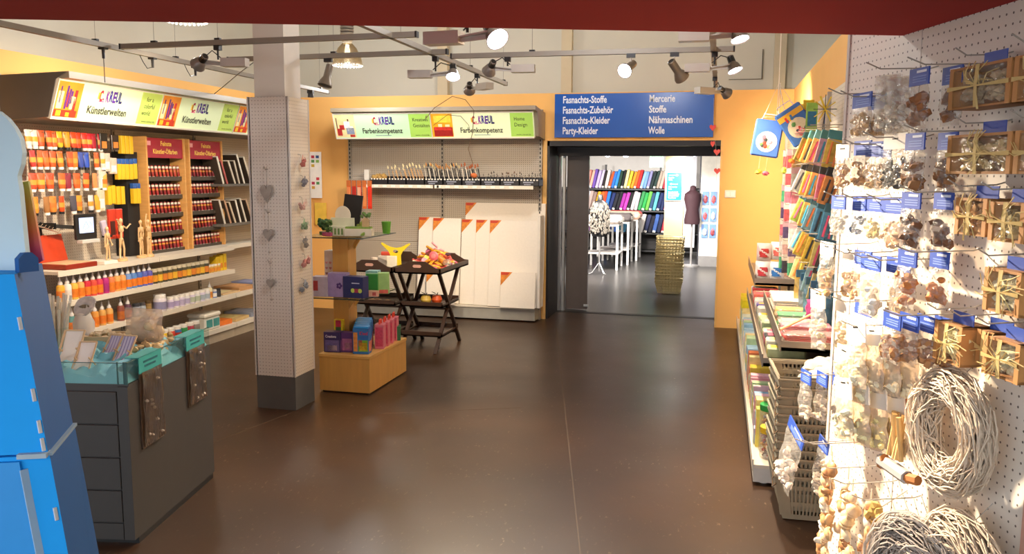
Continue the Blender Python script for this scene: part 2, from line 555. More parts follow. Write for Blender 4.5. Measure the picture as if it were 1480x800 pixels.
# ---------------- left wall shelving
LS = thing('wall_shelving', 'long metal wall shelving with artist signs on top, full of paints, along the left wall', 'shelving', (-5.42, 5.32, 0))
BAY = 1.21
for k in range(3):
    MB().box(0, 0.02, k * BAY + 0.02, (k + 1) * BAY - 0.02, 0.1, 2.46).build('back_panel', BACKP, LS)
for k in range(4):
    up = MB().box(0.0, 0.035, k * BAY - 0.018, k * BAY + 0.018, 0, 2.48)
    for j in range(45):
        up.box(0.03, 0.036, k * BAY - 0.006, k * BAY + 0.006, 0.12 + j * 0.05, 0.15 + j * 0.05, 1)
    up.build('upright', [GRY, BLK], LS)
def shelf(parent, x0, x1, y0, y1, z, rail=True, mat=None, horiz='Y'):
    m = MB()
    a = (x0, x1, y0, y1) if horiz == 'Y' else (y0, y1, x0, x1)
    m.box(x0, x1, y0, y1, z - 0.025, z)
    s = m.build('shelf', mat or CRM, parent)
    return s
for z, ks, d in ((0.965, (0, 1, 2), 0.45), (0.72, (0, 1), 0.45), (0.455, (0, 1, 2), 0.45), (0.14, (0, 1, 2), 0.45)):
    for k in ks:
        dd = d - (0.10 if (k == 2 and z > 0.9) else 0)
        s = shelf(LS, 0.025, dd, k * BAY + 0.006, (k + 1) * BAY - 0.006, z)
        MB().box(dd, dd + 0.008, k * BAY + 0.005, (k + 1) * BAY - 0.005, z - 0.04, z + 0.004).build('price_rail', RAIL, s)
for z in (1.615, 1.19):
    shelf(LS, 0.025, 0.33, 2 * BAY + 0.01, 3 * BAY - 0.01, z, mat=M('#6d665c', 0.5))
for k in range(3):
    MB().box(0.02, 0.43, k * BAY + 0.003, (k + 1) * BAY - 0.003, 0.0, 0.112).build('kick_plate', M('#b5a68f', 0.5), LS)
# canopy: side profile (x out from wall, z) extruded along the wall
prof = [(0.02, 2.47), (0.67, 2.485), (0.67, 2.435), (0.575, 2.43), (0.52, 2.425), (0.43, 2.15), (0.02, 2.12)]
Mc = frame((0, 0, 0), (1, 0, 0), (0, 0, 1))
MB().prism(prof, -0.0, -3 * BAY, mat=Mc).build('canopy', M('#8d857a', 0.42, metal=0.35, var=0.05), LS)
MB().prism([(0.03, 2.465), (0.66, 2.48), (0.56, 2.43), (0.47, 2.15), (0.03, 2.13)], 0.0, 0.012, mat=Mc).build('side_panel', M('#4b4643', 0.55, var=0.1, scale=4), LS)
t0, t1 = Vector((0.575, 0, 2.425)), Vector((0.475, 0, 2.15))
vdir = (t0 - t1).normalized()
hh = (t0 - t1).length
for k in range(3):
    lightbox(LS, frame(t1 + Vector((0.004, k * BAY, 0)), (0, 1, 0), vdir), BAY, hh, 0)
# ---------------- back wall shelving
BS = thing('wall_shelving', 'metal wall shelving holding brushes and white canvases against the yellow back wall', 'shelving', (-4.5, YW - 0.012, 0))
BW = 1.215
for k in range(2):
    for (za, zb) in ((0.1, 0.9), (0.904, 1.7), (1.704, 2.46)):
        MB().box(k * BW + 0.02, (k + 1) * BW - 0.02, -0.035, -0.015, za, zb).build('back_panel', BACKX, BS)
for k in range(3):
    up = MB().box(k * BW - 0.02, k * BW + 0.02, -0.05, 0.0, 0, 2.49)
    for j in range(46):
        up.box(k * BW - 0.007, k * BW + 0.007, -0.053, -0.048, 0.12 + j * 0.05, 0.15 + j * 0.05, 1)
    up.build('upright', [GRY, BLK], BS)
Mc2 = frame((0, 0, 0), (0, -1, 0), (0, 0, 1))
MB().prism([(0.02, 2.45), (0.56, 2.495), (0.56, 2.45), (0.50, 2.44), (0.46, 2.43), (0.38, 2.17), (0.02, 2.14)], 0.0, -2 * BW - 0.05, mat=Mc2).build('canopy', M('#a0937f', 0.35, metal=0.4, var=0.04), BS)
t0, t1 = Vector((0, -0.515, 2.425)), Vector((0, -0.415, 2.155))
vdir = (t0 - t1).normalized()
hh = (t0 - t1).length
for k in range(2):
    lightbox(BS, frame(t1 + Vector((k * BW + 0.01, -0.004, 0)), (1, 0, 0), vdir), BW, hh, 1 + k)
for k in range(2):
    x0 = k * BW + (0.32 if k == 0 else 0.01)
    s = MB().box(x0, (k + 1) * BW - 0.01, -0.36, -0.04, 1.585, 1.60).build('shelf', M('#8d8273', 0.5, metal=0.2), BS)
    MB().box(x0, (k + 1) * BW - 0.01, -0.37, -0.36, 1.565, 1.605).build('price_rail', RAIL, s)
    tg = MB()
    for j in range(9):
        tg.box(x0 + 0.03 + j * 0.11, x0 + 0.08 + j * 0.11, -0.374, -0.37, 1.572, 1.6)
    tg.build('price_tag', M('#efe9dd', 0.5), s)
for k in range(2):
    b = MB().box(k * BW, (k + 1) * BW, -0.27, -0.03, 0.02, 0.155).build('base', M('#a9a69c', 0.45, metal=0.2), BS)
    MB().box(k * BW, (k + 1) * BW, -0.285, -0.03, 0.155, 0.175).build('base_shelf', CRM, b)
# ================================================================== paints and tools on the left shelving
WCAP = M('#efe9df', 0.4, var=0.03)
BCAP = M('#1b1a1a', 0.4, var=0.05)
CREAM = M('#efe2c6', 0.5, var=0.05)
# hanging paint tube: flat crimp on top, rounder towards the cap
def tube_body(h=0.115, w=0.052, d=0.032):
    m = MB()
    n = 12
    vs, fs = [], []
    st = [(0.0, 0.72, 1.0), (0.012, 1.0, 1.0), (h * 0.5, 1.0, 0.85), (h * 0.86, 1.06, 0.3), (h, 1.08, 0.07)]
    for z, a, b in st:
        for k in range(n):
            t = 2 * PI * k / n
            vs.append((d / 2 * b * math.sin(t), w / 2 * a * math.cos(t), z + 0.018))
    for i in range(len(st) - 1):
        for k in range(n):
            fs.append((i * n + k, i * n + (k + 1) % n, (i + 1) * n + (k + 1) % n, (i + 1) * n + k))
    fs.append(tuple(range(n)))
    fs.append(tuple(range((len(st) - 1) * n, len(st) * n)))
    return m.add(vs, fs)
TB = tube_body().mesh('tube', [WCAP], True)
TBL = MB().lathe([(0.0262, 0.05), (0.0272, 0.085)], 12, mat=Matrix.Diagonal((0.58, 1, 1, 1)), cap=False).mesh('label_band', [WCAP], True)
TC = MB().lathe([(0.019, 0.0), (0.02, 0.018)], 10).mesh('cap', [WCAP], True)
HK = MB().tube([(0, 0, 0.006), (0.10, 0, 0.0), (0.2, 0, 0.0), (0.215, 0, 0.012)], 0.0025, 4).mesh('hook', [GRY])
rows = [
    (1.915, 0, 'top row', '#d8cfc4 #d8cfc4 #c2502a #b9481f #c05a2a #d8b020 #d89020 #d8481f #d23a1a #cf2f22 #c02330 #a82232 #b02230'.split()),
    (1.755, 1, 'second row', '#b5302a #d2561f #d0551e #cc5018 #d86a1e #c04a1c #d8701c #34489a #2f4fb0 #d2561e #d8c8b8'.split()),
    (1.58, 1, 'third row', '#d0421e #d2561e #c84418 #cc5a1c #8a2c3a #d2561e #cf4a1c #e08a50 #d8a040'.split()),
    (1.395, 2, 'bottom row', '#d08028 #9c6a3a #cf7a28 #c94a1c #4a4650 #d89028 #cfc8c4 #dca030'.split())]
for z, cp, rn, cols in rows:
    n = len(cols)
    for i, c in enumerate(cols):
        y = 5.385 + (5.62 + (0.52 if rn != 'bottom row' else 0.44) - 5.385) * i / (n - 1) + random.uniform(-0.006, 0.006)
        t = put(TB, 'paint_tube', None, (-5.2 + random.uniform(-0.02, 0.02), y, z), (random.uniform(-0.04, 0.04), random.uniform(-0.03, 0.03), random.uniform(-0.2, 0.2)), mat=M(c, 0.4, var=0.12, scale=18), scale=(1, 1.12 + 0.15 * (n < 10), 1.1))
        tag(t, 'hanging paint tube, %s from left in the %s on the pegboard' % (ORD[i], rn), 'paint tube', 'paint tubes hanging on the pegboard')
        put(TC, 'cap', t, mat=BCAP if (cp == 2 and i % 3 != 1) or c.startswith('#34') or c.startswith('#2f') or (cp == 0 and i in (5, 6, 7, 8)) else WCAP)
        if c[1] in 'dcb':
            put(TBL, 'label_band', t, mat=M(('#e8953a', '#e2a23a', '#d6702a')[i % 3], 0.45, var=0.15, scale=25))
    for i in range(0, n, 2):
        y = 5.40 + 0.68 * i / max(1, n - 1)
        put(HK, 'hook', LS, (-5.40 + 5.42, y - 5.32, z + 0.128))
# clear hanging packs and yellow boxes
PK = MB().box(-0.012, 0.012, -0.045, 0.045, 0, 0.15, bev=0.004).mesh('pack', [WCAP])
packs = [(6.17, 1.92, '#2a2320', 0.15, 'dark pack beside the red tubes'), (6.31, 1.93, '#3a2a22', 0.13, 'dark pack with orange window next to yellow boxes'),
         (6.19, 1.74, '#c9bca8', 0.16, 'clear pack with pale contents in the second row'), (6.13, 1.58, '#d8cdbb', 0.2, 'clear pack with white sponge tip in the third row'),
         (6.27, 1.72, '#d9b9a2', 0.14, 'pale pink pack beneath the dark packs'), (6.10, 1.40, '#d2c3a5', 0.2, 'clear pack low beside the grey tube')]
for y, z, c, h, lb in packs:
    o = put(PK, 'hanging_pack', None, (-5.2, y, z), mat=M(c, 0.3, var=0.3, scale=25), scale=(1, 1, h / 0.15))
    tag(o, 'hanging ' + lb, 'pack', 'small packs hanging on the pegboard')
    MB().box(0.012, 0.014, -0.03, 0.03, 0.02, 0.08).build('label', M('#d8843a' if c < '#4' else '#efe7da', 0.4, var=0.2), o)
YB = MB().box(-0.02, 0.02, -0.022, 0.022, 0, 0.16, bev=0.002).mesh('box', [WCAP])
YBT = MB().box(-0.021, 0.021, -0.023, 0.023, 0.135, 0.185, bev=0.004).mesh('lid', [WCAP])
yb = [(6.42, 1.90, 0), (6.475, 1.90, 0), (6.53, 1.90, 0),
      (6.36, 1.67, 1), (6.41, 1.67, 1), (6.46, 1.67, 1), (6.515, 1.67, 1), (6.57, 1.675, 1), (6.55, 1.45, 1), (6.6, 1.45, 1),
      (6.22, 1.45, 0), (6.27, 1.46, 0), (6.33, 1.45, 0), (6.39, 1.45, 0)]
for i, (y, z, b) in enumerate(yb):
    o = put(YB, 'yellow_box', None, (-5.22, y, z), mat=M('#e6b820', 0.45, var=0.08))
    row = {1.9: 'top', 1.67: 'middle', 1.675: 'middle', 1.45: 'bottom', 1.46: 'bottom'}[z]
    k = [q for q in yb if {1.9: 't', 1.67: 'm', 1.675: 'm', 1.45: 'b', 1.46: 'b'}[q[1]] == row[0]]
    k.sort()
    tag(o, 'narrow yellow box%s, %s from left in the %s row of yellow boxes' % (' with blue lid' if b else '', ORD[k.index((y, z, b))], row), 'box', 'yellow boxes hanging beside the paint tubes')
    if b:
        put(YBT, 'lid', o, mat=M('#2c5aa0', 0.4))
fb = MB().box(-5.395, -5.25, 6.5, 6.66, 0.97, 1.92).build('dark_panel', M('#1c1a19', 0.6))
fb.name = 'display_board'
tag(fb, 'dark upright board between yellow boxes and the wooden tube racks', 'board')
for i, y in enumerate((6.22, 6.31)):
    o = put(PK, 'red_pack', None, (-5.2, y, 1.15), mat=M('#d23a20', 0.25, var=0.3, scale=18), scale=(1, 0.95, 1.75))
    tag(o, ('left' if i == 0 else 'right') + ' of the two clear red packs above the wooden figures', 'pack')
    MB().box(0.012, 0.0135, -0.03, 0.03, 0.02, 0.09).build('dark_window', M('#4a1a14', 0.3, var=0.2), o)
# monitor on an arm
mo = thing('small_monitor', 'small black video screen on an arm in front of the pegboard', 'screen', (-5.12, 5.82, 1.18))
MB().box(-0.02, 0.012, -0.115, 0.115, 0.0, 0.21, bev=0.006).build('case', BCAP, mo)
scr = MB().box(0.012, 0.0145, -0.085, 0.075, 0.055, 0.18).build('screen', M('#a9c2ee', 0.3, emit=0.8, var=0.05), mo)
dr = MB()
for a, b in (((-0.05, 0.09), (-0.01, 0.15)), ((-0.01, 0.15), (0.02, 0.1)), ((0.02, 0.1), (-0.03, 0.08)), ((0.03, 0.15), (0.055, 0.11))):
    dr.bar((0.0152, *a), (0.0152, *b), 0.004, 0.001)
dr.build('drawing', M('#5877c0', 0.4), scr)
MB().box(-0.01, 0.05, -0.1, 0.1, -0.03, 0.0, bev=0.004).build('tray', M('#c9c4bc', 0.4), mo)
MB().bar((-0.02, -0.06, 0.1), (-0.1, -0.22, 0.12), 0.03, 0.03).box(-0.27, -0.24, -0.25, -0.21, -0.12, 0.15).bar((-0.1, -0.22, 0.12), (-0.26, -0.23, 0.12), 0.03, 0.05).build('arm', BCAP, mo)
# wire rack with clear rods
wr = MB()
for i in range(7):
    wr.tube([(-5.4, 5.4 + i * 0.035, 1.36 - i * 0.012), (-5.22, 5.42 + i * 0.035, 1.32 - i * 0.012), (-5.2, 5.42 + i * 0.035, 1.34 - i * 0.012)], 0.003, 4)
tag(wr.build('empty_hooks', M('#cfc7ba', 0.3, metal=0.6)), 'empty wire hooks on the pegboard left of the small screen', 'hooks')
# open red paint case
pc = thing('paint_case', 'open red wooden paint case on the shelf below the small screen', 'case', (-5.13, 5.60, 0.967))
MB().box(-0.15, 0.15, -0.17, 0.17, 0, 0.04, bev=0.004).build('tray', M('#8c2a18', 0.35, var=0.15), pc)
ms = frame((-0.15, -0.17, 0.04), (0, 1, 0), (-0.25, 0, 0.97))
MB().box(0, 0.34, 0, 0.22, -0.012, 0.012, mat=ms).build('lid', M('#c2401e', 0.35, var=0.1), pc)
MB().box(-0.13, 0.13, -0.15, 0.15, 0.04, 0.042).build('inlay', M('#d9b88a', 0.4, var=0.1), pc)
tag(MB().box(-5.2, -4.99, 5.86, 6.02, 0.967, 0.992).build('flat_box', M('#efe6d6', 0.5)), 'flat white box on the top shelf beside the red paint case', 'box')
# wooden drawing figures
WOOD = M('#e0b985', 0.45, var=0.1)
def figure(y, x, pose, label, hgt=0.33):
    f = thing('wooden_figure', label, 'figure', (x, y, 0.967), 0.2)
    k = hgt / 0.33
    MB().lathe([(0.045, 0), (0.045, 0.018), (0.04, 0.02)], 14).build('base', WOOD, f, True)
    b = MB()
    hip = Vector((0, 0.0, 0.17)) * k
    ch = Vector((0, 0.005, 0.255)) * k
    b.lump(hip, (0.018 * k, 0.026 * k, 0.02 * k), 0, 1, rot=Matrix.Identity(3))
    b.lump(ch, (0.02 * k, 0.03 * k, 0.034 * k), 0, 1, rot=Matrix.Identity(3))
    b.cyl(hip, ch, 0.009 * k, n=6)
    b.cyl(ch, ch + Vector((0, 0, 0.05 * k)), 0.007 * k, n=6)
    b.lump(ch + Vector((0, 0, 0.065 * k)), (0.017 * k, 0.016 * k, 0.024 * k), 0, 1, rot=Matrix.Identity(3))
    b.build('torso', WOOD, f, True)
    for s in (-1, 1):
        kn = Vector((0.01 * s * pose[0], s * 0.016 + 0.006, 0.10)) * k
        ft = Vector((0.0, s * 0.02 * (1 + pose[0]), 0.02))
        MB().cyl(hip + Vector((0, s * 0.014 * k, 0)), kn, 0.011 * k, 0.008 * k, 7).cyl(kn, ft, 0.009 * k, 0.006 * k, 7).lump(ft + Vector((0.012, 0, 0.004)), (0.018, 0.008, 0.007), 0, 1, rot=Matrix.Identity(3)).build('leg', WOOD, f, True)
        sh = ch + Vector((0, s * 0.034 * k, 0.02 * k))
        el, ha = pose[1 if s < 0 else 2]
        el = sh + Vector(el) * k
        ha = el + Vector(ha) * k
        MB().cyl(sh, el, 0.008 * k, 0.006 * k, 6).cyl(el, ha, 0.007 * k, 0.005 * k, 6).lump(ha, (0.008, 0.008, 0.012), 0, 1).build('arm', WOOD, f, True)
dn = ((0, -0.01, -0.06), (0.0, 0.0, -0.06))
figure(5.99, -5.06, (0.3, dn, ((0, 0.01, -0.06), (0.02, 0, -0.05))), 'wooden jointed figure standing leftmost on the top shelf', 0.30)
figure(6.15, -5.05, (0.8, ((0.02, -0.03, 0.02), (0.0, -0.03, 0.04)), ((0, 0.05, -0.02), (0.0, 0.06, 0.03))), 'wooden jointed figure with one arm stretched out to the right', 0.36)
figure(6.44, -5.08, (0.1, dn, ((0, 0.01, -0.06), (0.0, -0.02, -0.05))), 'wooden jointed figure, left one of the pair beside the tube rack', 0.33)
figure(6.54, -5.08, (0.1, ((0, -0.01, 0.05), (0.0, 0.02, 0.06)), dn), 'wooden jointed figure with raised arm close to the tube rack', 0.33)
tg_ = thing('tube_on_stand', 'pale lilac tube with white label on a black stand beside the screen', 'paint tube', (-5.1, 6.03, 1.18))
MB().box(-0.015, 0.015, -0.03, 0.03, 0.02, 0.15, bev=0.006).build('tube', M('#c9bccb', 0.4, var=0.1), tg_, rot=(0.25, 0, 0))
MB().box(-0.02, 0.02, -0.03, 0.05, 0.0, 0.02).build('holder', BCAP, tg_)
# wooden tube racks with red headers
PINE = M('#d9a05a', 0.45, var=0.12, scale=6, stretch=(1, 1, 8))
RT = MB().lathe([(0.0105, 0.028), (0.0125, 0.034), (0.0125, 0.075), (0.012, 0.1), (0.011, 0.128), (0.006, 0.132)], 10, mat=Matrix.Diagonal((0.85, 1, 1, 1))).mesh('tube', [WCAP], True)
RTW = MB().lathe([(0.0128, 0.103), (0.0125, 0.122)], 10, mat=Matrix.Diagonal((0.9, 1.03, 1, 1)), cap=False).mesh('white_ring', [WCAP], True)
RTB = MB().lathe([(0.0130, 0.072), (0.0130, 0.085)], 10, mat=Matrix.Diagonal((0.9, 1.03, 1, 1)), cap=False).mesh('gold_ring', [WCAP], True)
RTC = MB().lathe([(0.0115, 0.0), (0.0125, 0.028)], 10).mesh('cap', [WCAP], True)
for rk, (ya, yb2) in enumerate(((6.665, 7.295), (7.305, 7.935))):
    side = ('left', 'right')[rk]
    rack = thing('tube_rack', '%s wooden rack with red header holding five rows of oil paint tubes' % side, 'rack', (-5.36, ya, 0.967))
    w = yb2 - ya
    for yy in (0.0, w - 0.045):
        MB().box(0, 0.185, yy + (0.022 if yy == 0 else 0.0), yy + 0.022 + (0.022 if yy == 0 else 0.0), 0, 1.10).build('side_post', PINE, rack)
    MB().box(0, 0.02, 0.045, w - 0.045, 0.0, 1.09).build('back_board', M('#2b2622', 0.6), rack)
    hd = MB().box(0.15, 0.17, 0.045, w - 0.045, 0.905, 1.09).build('header', M('#a32536', 0.45, var=0.08), rack)
    F = lambda y, z: frame((0.1715, y, z), (0, 1, 0), (0, 0, 1))
    ink = M('#f0c95a', 0.5, var=0)
    text('Feinste', ink, hd, F(w * 0.40, 1.02), 0.062, 0.16, 0.02)
    text('Künstler-Ölfarben', ink, hd, F(w * 0.22, 0.945), 0.062, 0.36, 0.02)
    MB().box(0.17, 0.172, 0.06, 0.11, 1.02, 1.06).build('emblem', M('#e8a0a0', 0.5), hd)
    for r in range(5):
        zb = 0.70 - r * 0.175
        lg = MB().box(0.02, 0.15, 0.045, w - 0.045, zb - 0.012, zb).box(0.146, 0.15, 0.045, w - 0.045, zb, zb + 0.028)
        lg.build('ledge', M('#4a4238', 0.5), rack)
        n = 10
        for i in range(n):
            yy = ya + 0.068 + (w - 0.136) * i / (n - 1)
            rc = random.choice(['#8e1f24', '#a3262a', '#7a1c22', '#9c2a22', '#8a2430'])
            if r == 0 and rk == 0:
                rc = random.choice(['#b23a2c', '#9c2a22'])
            o = put(RT, 'oil_paint_tube', None, (-5.225, yy, 0.967 + zb + 0.001), (0, -0.12, random.uniform(-0.3, 0.3)), mat=M(rc, 0.35, var=0.1, scale=30), scale=(1.15, 1.2, 1.02))
            tag(o, 'oil paint tube, %s from left, %s row of the %s wooden rack' % (ORD[i], ('top', 'second', 'middle', 'fourth', 'bottom')[r], side), 'paint tube', 'oil paint tubes in the wooden racks')
            put(RTW, 'white_ring', o, mat=M('#e8d9c2', 0.4, var=0.05))
            put(RTB, 'gold_ring', o, mat=M(random.choice(['#d98a2a', '#e0a03a', '#c96a2a']), 0.4))
            put(RTC, 'cap', o, mat=M(('#cdbba8', '#d8cdbf', '#3a3230')[0 if random.random() < 0.5 else (1 if random.random() < 0.6 else 2)], 0.4))
# leaning boards on the dark shelves right of the racks
for lv, z, lst in (('upper', 1.617, [(7.86, 0.30, '#e6dcc8'), (7.93, 0.26, '#c0605a'), (8.08, 0.27, '#dccdb4'), (8.16, 0.26, '#d0c0a8'), (8.26, 0.34, '#e8ddc8'), (8.4, 0.32, '#d8c8ae')]),
                   ('lower', 1.192, [(7.86, 0.27, '#e2d6c0'), (7.97, 0.27, '#c79a78'), (8.06, 0.25, '#d8c4a4'), (8.16, 0.26, '#efe4cf'), (8.27, 0.28, '#e4d6be'), (8.4, 0.27, '#c9a888')])):
    for i, (y, h, c) in enumerate(lst):
        o = MB().box(-0.11, 0.08, -0.011, 0.011, 0, h).build('leaning_book', M('#4a3c30', 0.5), None, loc=(-5.22, y, z), rot=(R(20 + 3 * (i % 3)), 0, 0))
        tag(o, 'book leaning on the %s dark shelf, %s from the tube rack' % (lv, ORD[i]), 'book', 'books on the dark shelves')
        MB().box(0.074, 0.082, -0.0112, 0.0112, 0.0, h + 0.001).box(-0.11, 0.082, -0.0112, 0.0112, h, h + 0.004).build('cover', M(c, 0.5, var=0.1), o)
# nozzle bottles
BTL = MB().lathe([(0.026, 0), (0.028, 0.004), (0.028, 0.1), (0.024, 0.112), (0.013, 0.118), (0.013, 0.124)], 12).mesh('bottle', [WCAP], True)
BTN = MB().lathe([(0.016, 0.118), (0.016, 0.132), (0.008, 0.145), (0.003, 0.178)], 10).mesh('nozzle', [WCAP], True)
BTLB = MB().lathe([(0.0284, 0.015), (0.0284, 0.075)], 12, cap=False).mesh('label', [WCAP], True)
def bottle(y, z, c, lc, label, grp, x=-5.02, sc=1.12):
    o = put(BTL, 'nozzle_bottle', None, (x, y, z), random.uniform(0, 6), mat=M(c, 0.35, var=0.06), scale=sc)
    tag(o, label, 'bottle', grp)
    put(BTLB, 'label', o, mat=M(lc, 0.45, var=0.2, scale=30))
    put(BTN, 'nozzle', o, mat=M('#d9d2cc', 0.4, var=0.03))
c2 = '#e0a838 #e8e4dc #e3b54a #e0a860 #c8283a #d04a3a #cc3a50 #b02878 #d67a4a #e0a35a #d89a5a #6f90c8 #5a86c4 #4a6cb8 #5a60b0 #5c58a8'.split()
for i, c in enumerate(c2):
    bottle(5.40 + 1.05 * i / 15, 0.721, c, '#e07a22' if i not in (1, 7) else ('#ddd6ca' if i == 1 else '#a02a70'), 'nozzle paint bottle, %s from left on the second shelf' % ORD[i], 'nozzle bottles on the second shelf')
for i, c in enumerate('#5a8a86 #6a9a90 #d8a35a #d49040 #d09a50 #dba55a'.split()):
    bottle(5.50 + 0.42 * i / 5, 0.456, c, '#dd7622', 'nozzle paint bottle, %s from left on the third shelf' % ORD[i], 'nozzle bottles on the third shelf')
for i, c in enumerate('#8a4a3a #5a3a4a'.split()):
    bottle(6.06 + 0.09 * i, 0.456, c, '#b5642a', '%s of two dark nozzle bottles in the middle of the third shelf' % ('left', 'right')[i], 'dark nozzle bottles')
# jars
JB = MB().lathe([(0.026, 0), (0.028, 0.004), (0.028, 0.065), (0.024, 0.072)], 12).mesh('jar', [WCAP], True)
JL = MB().lathe([(0.026, 0.07), (0.026, 0.088), (0.024, 0.09)], 12).mesh('lid', [WCAP], True)
JLB = MB().lathe([(0.0284, 0.012), (0.0284, 0.052)], 12, cap=False).mesh('label', [WCAP], True)
def jar(x, y, z, c, lc, lid, label, grp, sc=1.0):
    o = put(JB, 'paint_jar', None, (x, y, z), mat=M(c, 0.3, var=0.08), scale=sc)
    tag(o, label, 'jar', grp)
    put(JLB, 'label', o, mat=M(lc, 0.45, var=0.15, scale=30))
    put(JL, 'lid', o, mat=M(lid, 0.4, var=0.03))
for i in range(12):
    jar(-5.03, 6.53 + i * 0.072, 0.721, ('#4a4530', '#57502e', '#3a3a2c')[i % 3], ('#d8922a', '#e0ac30', '#cf7a2a')[i % 3], '#cfc4a8', 'squat brown jar with yellow label, %s from left on the second shelf' % ORD[i], 'brown jars on the second shelf', (1.15, 1.15, 1.5))
for i in range(4):
    jar(-5.03, 7.37 + i * 0.055, 0.721, '#c9a04a', '#d88a2a', '#e8e0d0', 'small amber jar, %s of four beside the yellow cartons' % ORD[i], 'small amber jars', 0.9)
for i in range(3):
    o = MB().box(-0.04, 0.04, -0.028, 0.028, 0, 0.15 + 0.01 * i, bev=0.002).build('yellow_carton', M('#e8bf22', 0.45, var=0.08), None, loc=(-5.06, 7.52 + i * 0.065, 0.721 if i < 3 else 0.721))
    tag(o, 'yellow carton, %s from left at the end of the second shelf' % ORD[i], 'carton', 'yellow cartons on the second shelf')
    MB().box(0.04, 0.0415, -0.02, 0.02, 0.03, 0.08).build('print', M('#d8862a', 0.5), o)
jar(-5.03, 6.27, 0.456, '#8f929a', '#b9bcc2', '#3a3a40', 'grey metallic jar with dark lid on the third shelf', None, (1.2, 1.2, 1.3))
jar(-5.03, 6.35, 0.456, '#9aa0a6', '#c2c4c8', '#46464a', 'silver jar left of the bronze jar on the third shelf', None, (1.1, 1.1, 1.25))
jar(-5.03, 6.43, 0.456, '#8a6a3a', '#a07f46', '#5a4426', 'bronze jar with brown lid on the third shelf', None, (1.05, 1.05, 1.35))
jar(-5.02, 6.58, 0.456, '#d9d0d4', '#8f8aa8', '#ece6dc', 'large white tub with violet label on the third shelf', None, (2.1, 2.1, 1.75))
for i in range(8):
    jar(-5.02, 6.73 + i * 0.082, 0.456, ('#cfc4d4', '#d9d4d0')[i % 2], ('#a99ac0', '#b4a8c4', '#b0b8a0', '#a8b0b8')[i // 2], '#efe8dc', 'small white jar, %s from the large tub on the third shelf' % ORD[i], 'white jars on the third shelf', 1.25)
bottle(7.36, 0.456, '#e3d3a8', '#d88a3a', 'amber glue bottle with tall white nozzle at the end of the third shelf', None, -5.02, 1.0)
for i in range(2):
    jar(-5.03, 7.45 + i * 0.07, 0.456, ('#6a7fae', '#2a2a2e')[i], ('#e6e2da', '#3a3a3c')[i], ('#dcd6cc', '#1f1f22')[i], ('blue and white jar beside the amber glue bottle', 'black jar right of the blue jar on the third shelf')[i], None, 0.95)
pots = '#e8dcc6 #e6d4b8 #d9b88a #e8e0cf #e0b81c #c83a2a #3a6a9a #2f8a4a #a83a50 #8a8278'.split()
for i, c in enumerate(pots):
    jar(-5.0, 6.20 + i * 0.097, 0.141, c, c if i < 4 else ('#b03a2a', c)[i % 2], '#e9e2d6', 'paint pot, %s from left on the bottom shelf' % ORD[i], 'paint pots on the bottom shelf', (1.5, 1.5, 1.55))
# tubs and flat packs on the low shelves
bx = thing('lidded_tub', 'white lidded tub with teal labels on the bottom shelf', 'tub', (-5.08, 7.34, 0.141))
MB().box(-0.11, 0.09, -0.12, 0.14, 0, 0.13, bev=0.012).build('body', M('#d8d3c6', 0.4), bx)
MB().box(-0.12, 0.1, -0.13, 0.15, 0.13, 0.175, bev=0.014).build('lid', M('#e6ddca', 0.4), bx)
MB().box(0.09, 0.093, -0.1, 0.0, 0.03, 0.11).box(0.09, 0.093, 0.02, 0.12, 0.03, 0.11).build('label', M('#4f9a94', 0.45, var=0.15), bx)
fl = [(7.62, 0.141, 0.24, 0.05, '#e2762a', 'flat orange box on the bottom shelf'), (7.93, 0.141, 0.30, 0.03, '#cfae74', 'flat tan pack on the bottom shelf in the far bay'),
      (8.24, 0.141, 0.26, 0.05, '#8a8f9c', 'flat grey magazine pack on the bottom shelf near the pillar'), (7.76, 0.456, 0.30, 0.015, '#d2b183', 'flat tan pad on the third shelf in the far bay'),
      (8.08, 0.456, 0.30, 0.04, '#b98a5a', 'brown flat pad on the third shelf in the far bay'), (8.4, 0.456, 0.26, 0.05, '#7f86a8', 'blue grey flat pad on the third shelf near the pillar')]
for y, z, w, h, c, lb in fl:
    o = MB().box(-0.17, 0.17, -w / 2, w / 2, 0, h, bev=0.002).build('flat_pack', M(c, 0.5, var=0.15), None, loc=(-5.19, y, z), rot=random.uniform(-0.12, 0.12))
    tag(o, lb, 'pack')
    MB().box(-0.1, 0.1, -w / 3, w / 3, h, h + 0.0015).build('print', M(shade(c, 1.2), 0.5, var=0.25, scale=20), o)
# ================================================================== brushes and canvases on the back shelving
def canvas(x0, x1, z0, z1, y, label, sl=0.03, tri=0.14, lab=True):
    w, h = x1 - x0, z1 - z0
    t = thing('blank_canvas', label, 'canvas', (x0, y, z0), (R(-6), 0, 0), 'blank canvases')
    MB().box(0, w, 0, 0.018, 0, h, bev=0.002).build('cloth', M('#e9dfd0', 0.75, var=0.03, scale=40), t)
    if lab:
        k = MB().prism([(0, h), (tri, h), (0, h - tri * 1.15)], 0.0, 0.0015, mat=frame((0, 0, 0), (1, 0, 0), (0, 0, 1)))
        lab_ = k.build('corner_label', M('#d9822a', 0.5, var=0.3, scale=25), t)
        MB().prism([(0.004, h - 0.004), (tri * 0.8, h - 0.004), (tri * 0.6, h - tri * 0.25), (0.004, h - tri * 0.25)], 0.0015, 0.0022, mat=frame((0, 0, 0), (1, 0, 0), (0, 0, 1))).build('red_stripe', M('#c03a1c', 0.5), lab_)
    return t
canvas(-2.99, -2.0, 0.18, 1.40, 9.50, 'large blank canvas standing highest behind all others at the right')
canvas(-3.57, -3.30, 0.18, 1.215, 9.46, 'leftmost tall blank canvas with orange corner label behind the tray tables')
canvas(-3.375, -3.02, 0.18, 1.21, 9.43, 'second tall blank canvas from the left with orange corner label')
